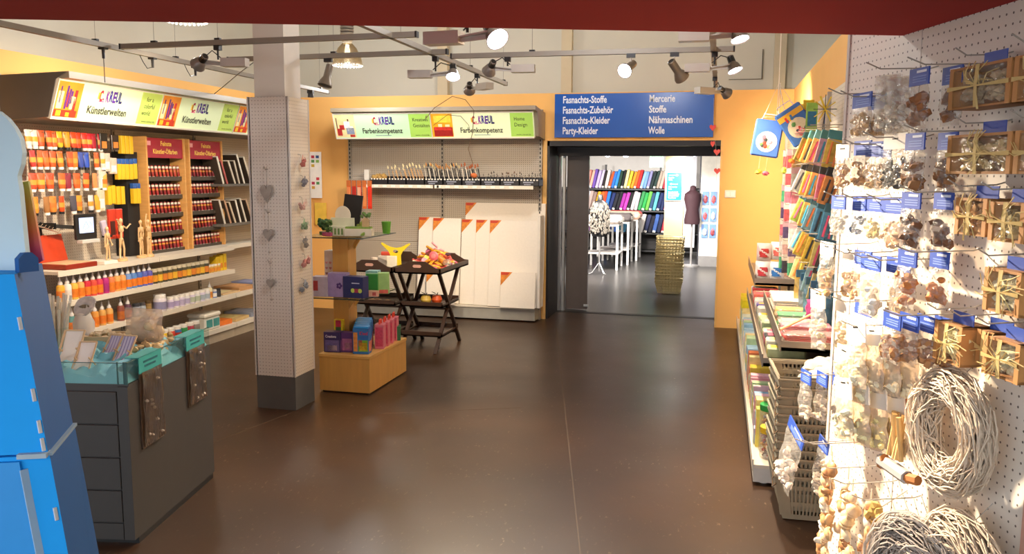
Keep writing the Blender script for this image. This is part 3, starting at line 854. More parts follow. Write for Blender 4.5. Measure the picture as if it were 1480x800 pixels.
canvas(-3.40, -3.04, 0.18, 0.60, 9.32, 'small blank canvas seen through the legs of the tray table')
canvas(-3.01, -2.80, 0.18, 1.20, 9.43, 'tall blank canvas right of the yellow and pink snack heap')
canvas(-2.82, -2.60, 0.18, 1.20, 9.40, 'tall blank canvas in the middle of the row')
canvas(-2.64, -2.045, 0.18, 1.20, 9.37, 'wide blank canvas with orange corner label right of the middle')
canvas(-2.47, -2.05, 0.18, 0.60, 9.30, 'small square blank canvas in front at the lower right')
for i in range(2):
    o = MB().box(0, 0.03, 0, 0.2, 0, 1.08 - 0.06 * i).build('canvas_board', M('#e4dccf', 0.7), None, loc=(-2.035 + 0.0, 9.36 + 0.0, 0.18), rot=0) if i == 0 else None
    if o:
        tag(o, 'narrow white canvas edge at the right end of the row beside the slotted post', 'canvas')
# brush boxes on the shelf
BRX = [(-4.10 + i * 0.232, i) for i in range(9)]
for x, i in BRX:
    w = 0.225
    b = thing('brush_box', 'black brush box on the back shelf, %s from left' % ORD[i], 'box', (x, 9.34, 1.601), 0, 'black brush boxes on the back shelf')
    MB().box(0, w, -0.02, -0.014, 0, 0.07).box(0, w, 0.2, 0.206, 0, 0.1).box(0, 0.004, -0.02, 0.2, 0, 0.08).box(w - 0.004, w, -0.02, 0.2, 0, 0.08).box(0, w, -0.02, 0.2, 0, 0.006).build('tray', M('#1d1b1f', 0.4), b)
    tg = MB()
    for j in range(6):
        tg.box(0.01 + j * 0.037, 0.03 + j * 0.037, -0.022, -0.02, 0.062, 0.078)
    tg.build('price_tag', M('#e8e2d4', 0.5), b)
    if i >= 3:
        MB().box(0.04, 0.16, -0.0215, -0.02, 0.036, 0.05).box(0.05, 0.13, -0.0215, -0.02, 0.014, 0.024).build('print', M('#9a9cab', 0.5, var=0.4, scale=150), b)
BH = MB().cyl((0, 0, 0), (0, 0, 0.17), 0.0035, 0.0055, 6).mesh('handle', [WCAP])
BF = MB().cyl((0, 0, 0.17), (0, 0, 0.19), 0.0058, 0.0062, 6).mesh('ferrule', [GRY])
BRI = MB().lathe([(0.006, 0.19), (0.0085, 0.203), (0.006, 0.22), (0.002, 0.228)], 6).mesh('bristles', [WCAP])
def brush(x, y, z, hc, bc, sc, tilt, label):
    o = put(BH, 'paint_brush', None, (x, y, z), (R(-8 + random.uniform(-3, 3)), tilt, random.uniform(0, 0.3)), mat=M(hc, 0.4), scale=sc)
    tag(o, label, 'brush', 'paint brushes in the black boxes')
    put(BF, 'ferrule', o)
    put(BRI, 'bristles', o, mat=M(bc, 0.8, var=0.15, scale=60))
for x, i in BRX:
    if i == 0:
        continue
    n = {1: 6, 2: 8, 3: 11, 4: 11, 5: 11}.get(i, 9)
    for j in range(n):
        xx = x + 0.02 + 0.185 * j / (n - 1)
        yy = 9.36 + (j % 3) * 0.05
        if i <= 2:
            brush(xx, yy, 1.608, '#cfa06a', '#e3cf9a', random.uniform(0.98, 1.2) * (1.05 if i == 2 else 0.9), R(random.uniform(-20, -12)), 'pale wooden brush, %s from left in the %s brush box' % (ORD[j], ORD[i]))
        elif i <= 5:
            brush(xx, yy, 1.608, '#1c1a1e' if j % 3 else '#d8cdb8', random.choice(['#d8c088', '#c98a4a', '#2c2a2e']) if i < 5 else '#a85a30', random.uniform(0.98, 1.2), R(-12), 'dark brush, %s from left in the %s brush box' % (ORD[j], ORD[i]))
        else:
            brush(xx, yy, 1.608, '#2a2420', random.choice(['#4a3a30', '#6a4a34', '#3a3432']), random.uniform(0.52, 0.75), R(random.uniform(-8, 8)), 'short dark brush, %s from left in the %s brush box' % (ORD[j], ORD[i]))
sp = MB()
for k in range(10):
    sp.lump((0.12 * random.random(), 0.06 * random.random(), 0.06 + 0.05 * random.random()), 0.035, 0.25, 2)
o = tag(sp.build('natural_sponge', M('#b08a4a', 0.9, var=0.25, scale=60), None, True, loc=(-4.08, 9.40, 1.60)), 'golden natural sponge on the left end of the brush shelf', 'sponge')
o = tag(MB().box(0, 0.06, 0, 0.05, 0, 0.18).build('white_box', M('#ded6c8', 0.5), None, loc=(-4.22, 9.42, 1.60)), 'small white box left of the sponge on the brush shelf', 'box')
tag(MB().lump((0, 0, 0.02), (0.05, 0.03, 0.035), 0.1, 2).build('orange_sponge', M('#d0703a', 0.8), None, True, loc=(-2.80, 9.34, 1.70)), 'small orange sponge lying on the fifth brush box', 'sponge')
# brush sets in orange sleeves on a hook rail
for i in range(5):
    x = -4.37 + i * 0.068
    o = thing('brush_set', 'orange brush sleeve, %s from left hanging at the left end of the shelf' % ORD[i], 'brush set', (x, 9.30, 1.31), 0, 'orange brush sleeves')
    MB().box(-0.026, 0.026, -0.008, 0.008, 0, 0.27, bev=0.003).build('sleeve', M(('#d8602a', '#c8321f', '#d2401f', '#d86a2c', '#d23318')[i], 0.3, var=0.2, scale=15), o)
    MB().box(-0.027, 0.027, -0.0085, 0.0085, 0.27, 0.34).build('header', M('#c2652c', 0.5, var=0.2, scale=30), o)
    m = MB()
    for j in range(3):
        m.cyl((-0.015 + j * 0.015, -0.011, 0.03), (-0.015 + j * 0.015, -0.011, 0.26), 0.004, n=5)
    m.build('brushes', M(('#e8a060', '#b02018', '#f0d0a8', '#e0a060', '#e83a20')[i], 0.4), o)
    put(HK, 'hook', BS, (x + 4.5, -0.04, 1.655), (0, 0, R(-90)), scale=(1.6, 1, 1))
# looping dry twig hanging over the lit sign
tw = MB()
tw.tube([(-3.32, 9.16, 2.40), (-3.30, 9.08, 2.36), (-3.18, 9.05, 2.48), (-2.96, 9.02, 2.60), (-2.80, 9.0, 2.56), (-2.70, 9.0, 2.44), (-2.72, 9.02, 2.2), (-2.78, 9.05, 2.02), (-2.74, 9.1, 1.85)], 0.004, 5)
tw.tube([(-3.2, 9.05, 2.28), (-3.02, 9.04, 2.40), (-2.86, 9.02, 2.38), (-2.76, 9.0, 2.28), (-2.74, 9.0, 2.2)], 0.003, 4)
tag(tw.build('dry_twig', M('#6b5138', 0.8)), 'thin looping dry twig hanging in front of the lit Farbenkompetenz sign', 'twig')
# colour chart and notices left of the shelving
ch = thing('colour_chart', 'white colour chart with red blue and green swatches on the yellow wall', 'chart', (-4.98, YW - 0.05, 1.42), R(8))
MB().box(-0.07, 0.08, -0.004, 0.004, 0, 0.58).build('sheet', M('#e9e2d6', 0.6), ch)
for j, c in enumerate('#b5243a #2c4a7a #5a8a4a #8ab04a #c8a030 #c0303a #b02848 #4a8a4a #c9983a'.split()):
    MB().box(-0.05 + 0.06 * (j % 2), -0.01 + 0.06 * (j % 2), -0.006, -0.004, 0.50 - 0.055 * (j // 2 + (3 if j > 4 else 0)), 0.535 - 0.055 * (j // 2 + (3 if j > 4 else 0))).build('swatch', M(c, 0.5), ch)
dp = MB().box(-0.08, 0.08, -0.006, 0.006, 0, 0.28).build('yellow_card', M('#e8c04a', 0.6, var=0.15), None, loc=(-4.93, YW - 0.03, 1.08))
tag(dp, 'pale yellow notice on the yellow wall beside the pillar', 'card')
# blue sign over the doorway
sg = thing('direction_sign', 'long blue sign with white German department names above the doorway', 'sign', (-1.91, YW - 0.02, 2.165))
pl = MB().box(0, 1.81, -0.012, 0.012, 0, 0.5, bev=0.002).build('plate', M('#1553a8', 0.22, var=0.03, scale=2), sg)
LW = M('#dfe3ea', 0.5, var=0)
for i, (s, w) in enumerate((('Fasnachts-Stoffe', 0.51), ('Fasnachts-Zubehör', 0.585), ('Fasnachts-Kleider', 0.55), ('Party-Kleider', 0.415))):
    text(s, LW, sg, frame((0.095, -0.0135, 0.395 - i * 0.118), (1, 0, 0), (0, 0, 1)), 0.112, w, 0.022)
for i, (s, w) in enumerate((('Mercerie', 0.285), ('Stoffe', 0.195), ('Nähmaschinen', 0.485), ('Wolle', 0.185))):
    text(s, LW, sg, frame((1.09, -0.0135, 0.395 - i * 0.118), (1, 0, 0), (0, 0, 1)), 0.112, w, 0.022)
sw = thing('switch_plate', 'small white double switch plate on the yellow wall right of the doorway', 'switch', (0.11, YW - 0.001, 1.49))
MB().box(-0.06, 0.06, -0.015, 0, 0, 0.085, bev=0.004).build('plate', M('#ded6c6', 0.5), sw)
MB().box(-0.045, -0.005, -0.019, -0.015, 0.02, 0.065).box(0.005, 0.045, -0.019, -0.015, 0.02, 0.065).build('rocker', M('#e9e3d6', 0.4), sw)
# heart garland at the right of the opening
ga = thing('heart_garland', 'string of small red hearts hanging in front of the right side of the doorway', 'garland', (-0.052, YW - 0.035, 1.43))
MB().tube([(-0.06, 0.03, 1.24), (-0.055, 0, 1.15), (-0.05, 0, 0.9), (0.0, 0, 0.5), (0.01, 0, 0.1)], 0.0015, 4).build('string', M('#c9b9a0', 0.7), ga)
def heart2d(w, h, n=14):
    o = []
    for k in range(n):
        t = 2 * PI * k / n
        x = 16 * math.sin(t) ** 3
        y = 13 * math.cos(t) - 5 * math.cos(2 * t) - 2 * math.cos(3 * t) - math.cos(4 * t)
        o.append((x / 32 * w, y / 30 * h))
    return o
for j, (dx, z) in enumerate(((-0.055, 0.84), (-0.05, 0.66), (0.0, 0.57), (0.01, 0.36))):
    MB().prism(heart2d(0.075 if j != 1 else 0.05, 0.075), -0.006, 0.006, mat=frame((dx, -0.004, z), (1, 0, 0), (0, 0, 1))).build('heart', M('#d23a2a', 0.4), ga)
# ================================================================== pillar with peg panels
PX0, PX1, PY0, PY1 = -3.30, -2.98, 5.38, 5.67
pi_ = thing('pillar', 'square white pillar clad in pegboard with dark grey plinth', 'pillar', (-3.14, 5.52, 0))
MB().box(-0.125, 0.115, -0.105, 0.125, 0.2, 4.3).build('core', M('#cfc8bd', 0.7, var=0.02), pi_)
MB().box(-0.158, 0.158, -0.142, 0.148, 0, 0.25).build('plinth', M('#5b5a57', 0.6, var=0.06), pi_)
PEGX = M_peg('pegboard_x', '#dcd6cc', '#857d73', ('X', 'Z'), 0.025, 0.13)
PEGY = M_peg('pegboard_y', '#dcd0bd', '#8a7b68', ('Y', 'Z'), 0.025, 0.13)
MB().box(-0.16, 0.16, -0.145, -0.13, 0.25, 2.275).build('peg_panel', PEGX, pi_)
MB().box(0.145, 0.16, -0.145, 0.15, 0.25, 2.275).build('peg_panel', PEGY, pi_)
MB().box(-0.16, -0.145, -0.145, 0.15, 0.25, 2.275).build('peg_panel', PEGY, pi_)
ed = MB()
for x, y in ((-0.16, -0.146), (0.156, -0.146), (0.156, 0.147)):
    ed.box(x - 0.004, x + 0.008, y - 0.003, y + 0.008, 0.25, 2.277)
ed.build('edge_profile', M('#cfcac4', 0.4), pi_)
# hearts on the front
for j, (z, s, lb) in enumerate(((1.60, 0.105, 'largest grey fabric heart, topmost on the front of the pillar'), (1.30, 0.09, 'middle grey heart with bead on the front of the pillar'), (0.945, 0.07, 'smallest grey heart, lowest on the front of the pillar'))):
    h = thing('hanging_heart', lb, 'heart', (-3.155 + 0.004 * j, 5.355, z), 0, 'grey hearts on the pillar')
    m = MB()
    po = heart2d(s, s * (1.35 if j == 0 else 1.1), 24)
    F = frame((0, 0, 0), (1, 0, 0), (0, 0, 1))
    m.prism(po, -0.004, 0.004, mat=F)
    m.prism([(x * 0.8, y * 0.8) for x, y in po], -0.012, 0.012, mat=F)
    m.build('heart', M('#a39c93', 0.8, var=0.15, scale=30), h, True)
    MB().tube([(0, 0, s * 0.4), (0.002, 0, s * 0.4 + 0.13), (0, 0.015, s * 0.4 + 0.15)], 0.0018, 4).build('cord', M('#8f877c', 0.8), h)
    MB().tube([(0, 0, -s * 0.5), (0.002, 0, -s * 0.5 - 0.08)], 0.0015, 4).lump((0.002, 0, -s * 0.5 - 0.085), 0.009, 0.05, 1).build('bead_string', M('#a8a096', 0.7), h)
    MB().tube([(-0.03, 0.02, s * 0.5 + 0.135), (0.0, -0.01, s * 0.5 + 0.11), (0.02, -0.012, s * 0.5 + 0.115)], 0.003, 4).build('hook', M('#8f8a84', 0.4, metal=0.5), h)
orn = [(1.82, '#b0655a', 'small red ornament, topmost on the side of the pillar'), (1.67, '#77757a', 'grey bird ornament, second from top on the side of the pillar'), (1.515, '#c49a8a', 'pale pink ornament, third from top on the side of the pillar'),
       (1.365, '#7d9470', 'small green ornament on the side of the pillar'), (1.235, '#8c8478', 'grey stone ornament below the green one on the side of the pillar'), (1.095, '#b87a70', 'small rose ornament on the side of the pillar'), (0.915, '#8a8c90', 'grey blue ornament, lowest on the side of the pillar')]
for j, (z, c, lb) in enumerate(orn):
    t = thing('hanging_ornament', lb, 'ornament', (-2.965, 5.49 + 0.02 * (j % 2), z), 0, 'ornaments on the side of the pillar')
    m = MB()
    for k in range(5):
        m.lump((0.02 + random.uniform(-0.008, 0.012), random.uniform(-0.03, 0.03), random.uniform(-0.025, 0.02)), random.uniform(0.012, 0.022), 0.25, 1)
    m.build('charm', M(c, 0.7, var=0.3, scale=40), t)
    m = MB()
    for k in range(5):
        a = random.uniform(0, 6)
        m.tube([(0.02, 0, 0), (0.03, 0.03 * math.cos(a), 0.03 + 0.02 * math.sin(a)), (0.03, 0.05 * math.cos(a), 0.02 * math.sin(a))], 0.0018, 4)
    m.build('bow', M(shade(c, 1.3), 0.7), t)
    MB().tube([(0.02, 0, 0), (0.012, 0, 0.05), (-0.01, 0, 0.055)], 0.002, 4).build('hook', GRY, t)
# ================================================================== beech display stand with glass shelves
BEECH = M('#cf9a4e', 0.42, var=0.08, scale=4, stretch=(6, 6, 0.7))
BE2 = M('#d8a557', 0.42, var=0.06, scale=5)
ws = thing('display_stand', 'beech wood display stand with two glass shelves beside the pillar', 'display stand', (-2.85, 5.92, 0))
MB().box(-0.215, 0.215, 0.0, 0.79, 0.012, 0.285).build('base_box', BEECH, ws)
MB().box(-0.22, 0.22, -0.004, 0.795, 0.285, 0.31, bev=0.002).build('base_top', BE2, ws)
MB().box(-0.2, 0.2, 0.02, 0.77, 0.0, 0.012).build('foot', BCAP, ws)
MB().box(-0.21, -0.075, 0.26, 0.42, 0.31, 1.235).build('column', BEECH, ws)
for z, yb in ((1.235, 0.0), (0.755, 0.0)):
    g = MB().box(-0.36, 0.18, -0.02, 0.66, z, z + 0.008).build('glass_shelf', GLASS, ws)
    MB().box(-0.36, 0.18, -0.023, -0.02, z, z + 0.008).box(0.18, 0.183, -0.02, 0.66, z, z + 0.008).build('glass_edge', M('#1c2a26', 0.15), g)
    for y0 in (0.30, 0.40):
        MB().prism([(-0.075, z), (0.0, z), (-0.075, z - 0.12)], 0, 0.02, mat=frame((0, y0, 0), (1, 0, 0), (0, 0, 1))).build('bracket', BE2, ws)
# boxes on the stand
def gift(x, y, z, w, d, h, c, label, rot=0.0, pr=(), name='carton', lid=None):
    o = MB().box(-w / 2, w / 2, -d / 2, d / 2, 0, h, bev=0.0015).build(name, M(c, 0.4, var=0.12, scale=20), None, loc=(x, y, z), rot=rot)
    tag(o, label, 'box')
    for (face, u0, u1, v0, v1, pc) in pr:
        if face == 'f':
            MB().box(-w / 2 + u0 * w, -w / 2 + u1 * w, -d / 2 - 0.0015, -d / 2, v0 * h, v1 * h).build('print', M(pc, 0.4, var=0.25, scale=50), o)
        elif face == 'r':
            MB().box(w / 2, w / 2 + 0.0015, -d / 2 + u0 * d, -d / 2 + u1 * d, v0 * h, v1 * h).build('print', M(pc, 0.4, var=0.25, scale=50), o)
        elif face == 't':
            MB().box(-w / 2 + u0 * w, -w / 2 + u1 * w, -d / 2 + v0 * d, -d / 2 + v1 * d, h, h + 0.0015).build('print', M(pc, 0.4, var=0.25, scale=50), o)
    return o
ZB = 0.311
o = gift(-2.985, 6.02, ZB, 0.14, 0.08, 0.165, '#3a2a5a', 'purple box with white title at the left front of the wooden stand', 0.1, (('f', 0.08, 0.92, 0.05, 0.6, '#6a5a8a'), ('f', 0.2, 0.8, 0.1, 0.35, '#c2a8b0'), ('r', 0.1, 0.9, 0.1, 0.6, '#b0607a')))
text('Creations', M('#efe6ea', 0.5), o, frame((-0.055, -0.0425, 0.12), (1, 0, 0), (0, 0, 1)), 0.03, 0.09, 0.02)
gift(-2.87, 6.05, ZB, 0.10, 0.08, 0.16, '#5a2f6a', 'violet and pink box second from left on the wooden stand', 0.15, (('f', 0.1, 0.9, 0.1, 0.7, '#a05a80'), ('f', 0.3, 0.7, 0.2, 0.5, '#d8a0b0')))
for i in range(5):
    o = gift(-2.87 + 0.033 * i, 6.36 - 0.085 * i, ZB, 0.13, 0.08, 0.205, '#2a6aa8', 'blue clay box, %s from the back in the row of five on the stand' % ORD[i], 0.12,
             (('f', 0.05, 0.3, 0.1, 0.85, '#d88a3a'), ('f', 0.35, 0.95, 0.1, 0.55, '#7ab03a'), ('f', 0.45, 0.9, 0.15, 0.45, '#e0b02a'), ('r', 0.1, 0.9, 0.1, 0.5, '#d87a5a'), ('f', 0.38, 0.6, 0.3, 0.55, '#d8405a')))
    MB().box(-0.06, 0.06, -0.038, 0.038, 0.205, 0.222, bev=0.004).build('blue_lid', M('#2f8ac8', 0.35), o)
    if i == 4:
        text("K'nod", M('#d02a3a', 0.5), o, frame((-0.008, -0.0425, 0.155), (1, 0, 0), (0, 0, 1)), 0.04, 0.065, 0.02)
        text('clay', M('#2a5ab0', 0.5), o, frame((0.008, -0.0425, 0.125), (1, 0, 0), (0, 0, 1)), 0.028, 0.035, 0.02)
for i in range(4):
    o = gift(-2.705 + 0.008 * i, 6.60 - 0.115 * i, ZB, 0.11, 0.075, 0.20, '#d8707a', 'pink window box with red top, %s from the back on the wooden stand' % ORD[i], -1.35,
             (('f', 0.1, 0.55, 0.2, 0.8, '#b8aeb0'), ('f', 0.7, 0.95, 0.05, 0.9, '#e89aa0'), ('f', 0.1, 0.4, 0.02, 0.16, '#c0203a'), ('r', 0.1, 0.9, 0.1, 0.9, '#d2405a')))
    MB().tube([(-0.035, 0, 0.2), (-0.03, 0, 0.235), (0.03, 0, 0.235), (0.035, 0, 0.2)], 0.008, 6).build('handle', M('#e0452a', 0.4), o)
gift(-2.68, 6.62, ZB, 0.12, 0.06, 0.12, '#2f6a34', 'green patterned box at the far right end of the wooden stand', -1.2, (('f', 0.1, 0.9, 0.1, 0.9, '#6a8a2a'), ('f', 0.3, 0.6, 0.3, 0.7, '#b03a2a')))
gift(-2.80, 6.62, ZB, 0.11, 0.07, 0.16, '#d86a3a', 'orange box behind the pink boxes on the wooden stand', -1.3, (('f', 0.1, 0.9, 0.2, 0.8, '#e0a040'),))
gift(-3.0, 6.16, ZB, 0.075, 0.06, 0.24, '#d8c020', 'tall yellow box with pink round top standing left of the wooden column', 0.1, (('f', 0.2, 0.8, 0.1, 0.75, '#4a6a3a'), ('f', 0.2, 0.8, 0.75, 0.98, '#c02a4a')))
tg2 = tag(MB().lathe([(0.0, 0), (0.04, 0.0), (0.045, 0.02), (0.045, 0.14), (0.02, 0.19), (0.0, 0.2)], 14).build('green_bottle', M('#5a7a3a', 0.3, var=0.3, scale=20), None, True, loc=(-3.06, 6.35, ZB)), 'green patterned bottle behind the yellow box on the wooden stand', 'bottle')
ZG = 0.764
o = gift(-3.07, 6.0, ZG, 0.13, 0.10, 0.16, '#b3a6b4', 'pale grey box with red mark at the left of the lower glass shelf', 0.1, (('f', 0.1, 0.4, 0.3, 0.8, '#a83a3a'),))
o = gift(-2.93, 6.02, ZG, 0.15, 0.09, 0.19, '#9a84b0', 'lilac box with dark purple flower on the lower glass shelf', 0.08)
m = MB()
for k in range(5):
    a = 2 * PI * k / 5
    m.prism([(0.02 + 0.016 * math.cos(a) + 0.011 * math.cos(t * PI / 3), 0.09 + 0.016 * math.sin(a) + 0.011 * math.sin(t * PI / 3)) for t in range(6)], 0, 0.0012, mat=frame((0, -0.046, 0), (1, 0, 0), (0, 0, 1)))
m.build('flower_print', M('#4a2a6a', 0.5), o)
o = gift(-2.775, 6.0, ZG, 0.18, 0.09, 0.17, '#232a5e', 'dark blue box with green and red print on the lower glass shelf', -0.12)
m = MB()
for cx in (0.0, 0.065):
    m.prism([(cx + 0.018 * math.cos(t * PI / 5), 0.06 + 0.018 * math.sin(t * PI / 5)) for t in range(10)], 0, 0.0014, mat=frame((0, -0.046, 0), (1, 0, 0), (0, 0, 1)))
m.build('green_wheels', M('#b8cf5a', 0.5), o)
MB().box(0.015, 0.05, -0.0475, -0.045, 0.045, 0.075).build('red_print', M('#a02a4a', 0.5), o)
MB().box(-0.01, 0.06, -0.0465, -0.045, 0.115, 0.122).build('white_print', M('#c9cfe4', 0.5), o)
gift(-2.73, 6.24, ZG, 0.10, 0.08, 0.165, '#3f9440', 'green box on the lower glass shelf behind the dark blue box', 0.05, (('f', 0.05, 0.95, 0.05, 0.2, '#d8b090'),))
gift(-2.655, 6.28, ZG, 0.09, 0.09, 0.17, '#9cc46a', 'light green patterned box at the right of the lower glass shelf', 0.35, (('r', 0.1, 0.9, 0.1, 0.9, '#c0d890'), ('f', 0.1, 0.9, 0.02, 0.2, '#d8604a')))
gift(-2.80, 6.40, ZG, 0.10, 0.10, 0.17, '#8cc0b8', 'pale turquoise box at the back of the lower glass shelf', 0.1)
gift(-2.68, 6.08, ZG, 0.12, 0.04, 0.045, '#d8a080', 'low pale box with red roses at the front right of the lower glass shelf', 0.25, (('f', 0.1, 0.35, 0.2, 0.8, '#c03a3a'), ('f', 0.6, 0.85, 0.2, 0.8, '#b84a3a')))
o = gift(-3.10, 6.3, ZG, 0.14, 0.10, 0.34, '#d8c8c0', 'white carton with rows of pink hearts beneath the upper glass shelf', 0.0)
for j in range(3):
    for k in range(4):
        MB().prism(heart2d(0.026, 0.026, 10), 0, 0.0012, mat=frame((-0.05 + 0.034 * k, -0.0505, 0.15 + 0.045 * j), (1, 0, 0), (0, 0, 1))).build('heart_print', M(('#8a5a5a', '#c07a7a', '#d8908a')[j], 0.5), o)
tag(MB().lump((0, 0, 0.05), (0.06, 0.04, 0.05), 0.05, 2).build('black_pouch', M('#161416', 0.6), None, True, loc=(-3.09, 6.14, ZG + 0.162 - 0.162)), 'black rounded pouch on the lower glass shelf near the pillar', 'pouch')
# spring decorations on the upper glass shelf
ZT = 1.244
o = MB().box(-0.08, 0.08, -0.006, 0.006, 0, 0.32).build('black_board', BCAP, None, loc=(-3.02, 6.42, ZT), rot=(R(-8), R(6), 0.1))
tag(o, 'black upright board behind the white egg card on the upper glass shelf', 'board')
eg = thing('egg_card', 'white card display with a large round egg on the upper glass shelf', 'card display', (-2.95, 6.14, ZT))
MB().prism([(0.068 * math.cos(t * PI / 12), 0.16 + 0.075 * math.sin(t * PI / 12)) for t in range(24)], 0, 0.006, mat=frame((0, 0.02, 0), (1, 0, 0), (0, 0, 1))).build('egg', M('#eee4cc', 0.6, var=0.06), eg)
MB().box(-0.1, 0.1, 0.0, 0.02, 0, 0.14).box(-0.1, 0.1, -0.08, 0.0, 0, 0.075).build('tray', M('#e4e2c2', 0.6, var=0.08), eg)
m = MB()
for k in range(6):
    m.box(-0.09 + 0.03 * k, -0.075 + 0.03 * k, -0.082, -0.08, 0.01, 0.06)
m.build('grass_print', M('#7a9a50', 0.6, var=0.3, scale=60), eg)
for k, (x, y, c, s, lb) in enumerate(((-3.10, 6.1, '#2f5a2a', 0.06, 'dark green fluffy decoration at the left of the upper glass shelf'), (-3.04, 6.03, '#4a6a3a', 0.05, 'green chick decoration with pink base on the upper glass shelf'), (-3.0, 6.0, '#5a7a3a', 0.04, 'second small green decoration with pink base on the upper glass shelf'), (-2.85, 6.25, '#8a9a3a', 0.04, 'small yellow green tulip decoration beside the egg card'))):
    t = thing('spring_decoration', lb, 'decoration', (x, y, ZT))
    m = MB()
    for j in range(9):
        m.lump((random.uniform(-s, s) * 0.6, random.uniform(-s, s) * 0.5, random.uniform(0.03, 0.12)), s * 0.4, 0.3, 1)
    m.build('greenery', M(c, 0.8, var=0.3, scale=30), t)
    MB().box(-0.025, 0.025, -0.02, 0.02, 0, 0.03, bev=0.004).build('base', M('#b04a6a' if 'pink' in lb else '#6a7a3a', 0.6), t)
hs = thing('birdhouse_tray', 'white wooden tray with tiny birdhouse and grass on the upper glass shelf', 'decoration', (-2.775, 6.1, ZT), 0.2)
MB().box(-0.12, 0.1, -0.05, 0.05, 0, 0.06, bev=0.004).build('tray', M('#ddd3bb', 0.6, var=0.08), hs)
MB().box(-0.11, 0.09, -0.045, 0.045, 0.06, 0.075).lump((0.04, -0.05, 0.02), (0.06, 0.01, 0.018), 0.2, 1).build('grass', M('#8aa84a', 0.8, var=0.2, scale=60), hs)
MB().box(0.02, 0.07, -0.02, 0.03, 0.075, 0.12).prism([(0.01, 0.12), (0.08, 0.12), (0.045, 0.15)], -0.03, 0.025, mat=frame((0, 0, 0), (1, 0, 0), (0, 0, 1))).build('birdhouse', M('#c8a878', 0.6), hs)
m = MB()
for j in range(7):
    m.lump((0.045 + random.uniform(-0.035, 0.035), random.uniform(-0.02, 0.03), 0.15 + random.uniform(0, 0.04)), 0.016, 0.3, 1)
m.build('leaves', M('#6a8a4a', 0.8, var=0.3), hs)
MB().prism([(-0.03, 0), (0.01, 0), (-0.01, 0.05)], -0.053, -0.05, mat=frame((0, 0, 0.01), (1, 0, 0), (0, 0, 1))).build('house_print', M('#a85a44', 0.6), hs)
tag(MB().lathe([(0.03, 0), (0.04, 0.1), (0.036, 0.1), (0.03, 0.09)], 14).build('green_cup', M('#5a9a2a', 0.45, var=0.15), None, True, loc=(-2.685, 6.42, ZT)), 'bright green cup at the right end of the upper glass shelf', 'cup')
# ================================================================== folding butler tray tables
DW = M('#3d2a1f', 0.4, var=0.12, scale=8)
def tray_shape(m, x0, x1, y0, y1, z, hw, hl):
    m.box(x0, x1, y0, y1, z, z + 0.012)
    return m
def tray_table(x, label):
    t = thing('tray_table', label, 'table', (x, 7.45, 0), 0, 'folding tray tables')
    W2, L = 0.235, 0.92
    z = 0.78
    tp = MB().box(-W2, W2, 0, L, z, z + 0.015).build('tray', DW, t)
    # front and back walls with curved top edge and hand hole
    for nm, y in (('end_wall', 0.0), ('end_wall', L - 0.014)):
        m = MB()
        F = frame((0, y + 0.014, 0), (1, 0, 0), (0, 0, 1))
        m.prism([(-W2, z), (W2, z), (W2, z + 0.055), (W2 * 0.8, z + 0.06), (W2 * 0.4, z + 0.112), (-W2 * 0.4, z + 0.112), (-W2 * 0.8, z + 0.06), (-W2, z + 0.055)], 0, 0.014, mat=F)
        m.prism([(-W2 * 0.4, z + 0.112), (W2 * 0.4, z + 0.112), (W2 * 0.36, z + 0.122), (-W2 * 0.36, z + 0.122)], 0.0, 0.014, mat=F)
        e = m.build(nm, DW, tp)
    MB().prism([(-0.045 + (0.012 if abs(q) == 1 else 0), 0.075 + 0.014 * q) for q in (-1, 0, 1)] + [(0.045 - (0.012 if abs(q) == 1 else 0), 0.075 + 0.014 * q) for q in (1, 0, -1)], 0, 0.001, mat=frame((0, -0.001, z), (1, 0, 0), (0, 0, 1))).build('hand_hole', M('#c99a8a', 0.7), tp)
    for xx in (-W2, W2 - 0.012):
        MB().box(xx, xx + 0.012, 0, L, z, z + 0.055).build('side_wall', DW, tp)
    for s in (-1, 1):
        xx = s * (W2 - 0.03)
        MB().bar((xx, 0.06, z), (xx, 0.70, 0.0), 0.022, 0.034, up=(1, 0, 0)).build('leg', DW, t)
        xx = s * (W2 - 0.056)
        MB().bar((xx, 0.74, z), (xx, 0.0, 0.0), 0.022, 0.034, up=(1, 0, 0)).build('leg', DW, t)
    for zz, ya, yb, nm in ((0.44, 0.12, 0.64, 'middle_tray'), (0.15, 0.1, 0.62, 'lower_tray')):
        m = MB().box(-W2 + 0.02, W2 - 0.02, ya, yb, zz, zz + 0.012)
        m.box(-W2 + 0.02, W2 - 0.02, ya, ya + 0.012, zz, zz + 0.05).box(-W2 + 0.02, W2 - 0.02, yb - 0.012, yb, zz, zz + 0.05)
        m.box(-W2 + 0.02, -W2 + 0.032, ya, yb, zz, zz + 0.03).box(W2 - 0.032, W2 - 0.02, ya, yb, zz, zz + 0.03)
        m.build(nm, DW, t)
    MB().bar((-W2 + 0.03, 0.37, 0.39), (W2 - 0.03, 0.37, 0.39), 0.02, 0.02).bar((-W2 + 0.03, 0.6, 0.12), (W2 - 0.03, 0.6, 0.12), 0.02, 0.02).build('stretcher', DW, t)
    return t
tray_table(-2.805, 'dark wooden folding tray table on the right heaped with colourful packs')
tray_table(-3.30, 'dark wooden folding tray table on the left holding bowls and a yellow cloth stand')
ZTR = 0.796
cols = '#e0a030 #e8c84a #d8605a #e8a0a8 #e8d8b8 #d89030 #e06a4a #c86a90 #e8b840 #f0e4d0'.split()
CP = MB().box(-0.03, 0.03, -0.022, 0.022, -0.008, 0.008, bev=0.006).mesh('snack_pack', [WCAP])
rn = random.Random(5)
seen = {}
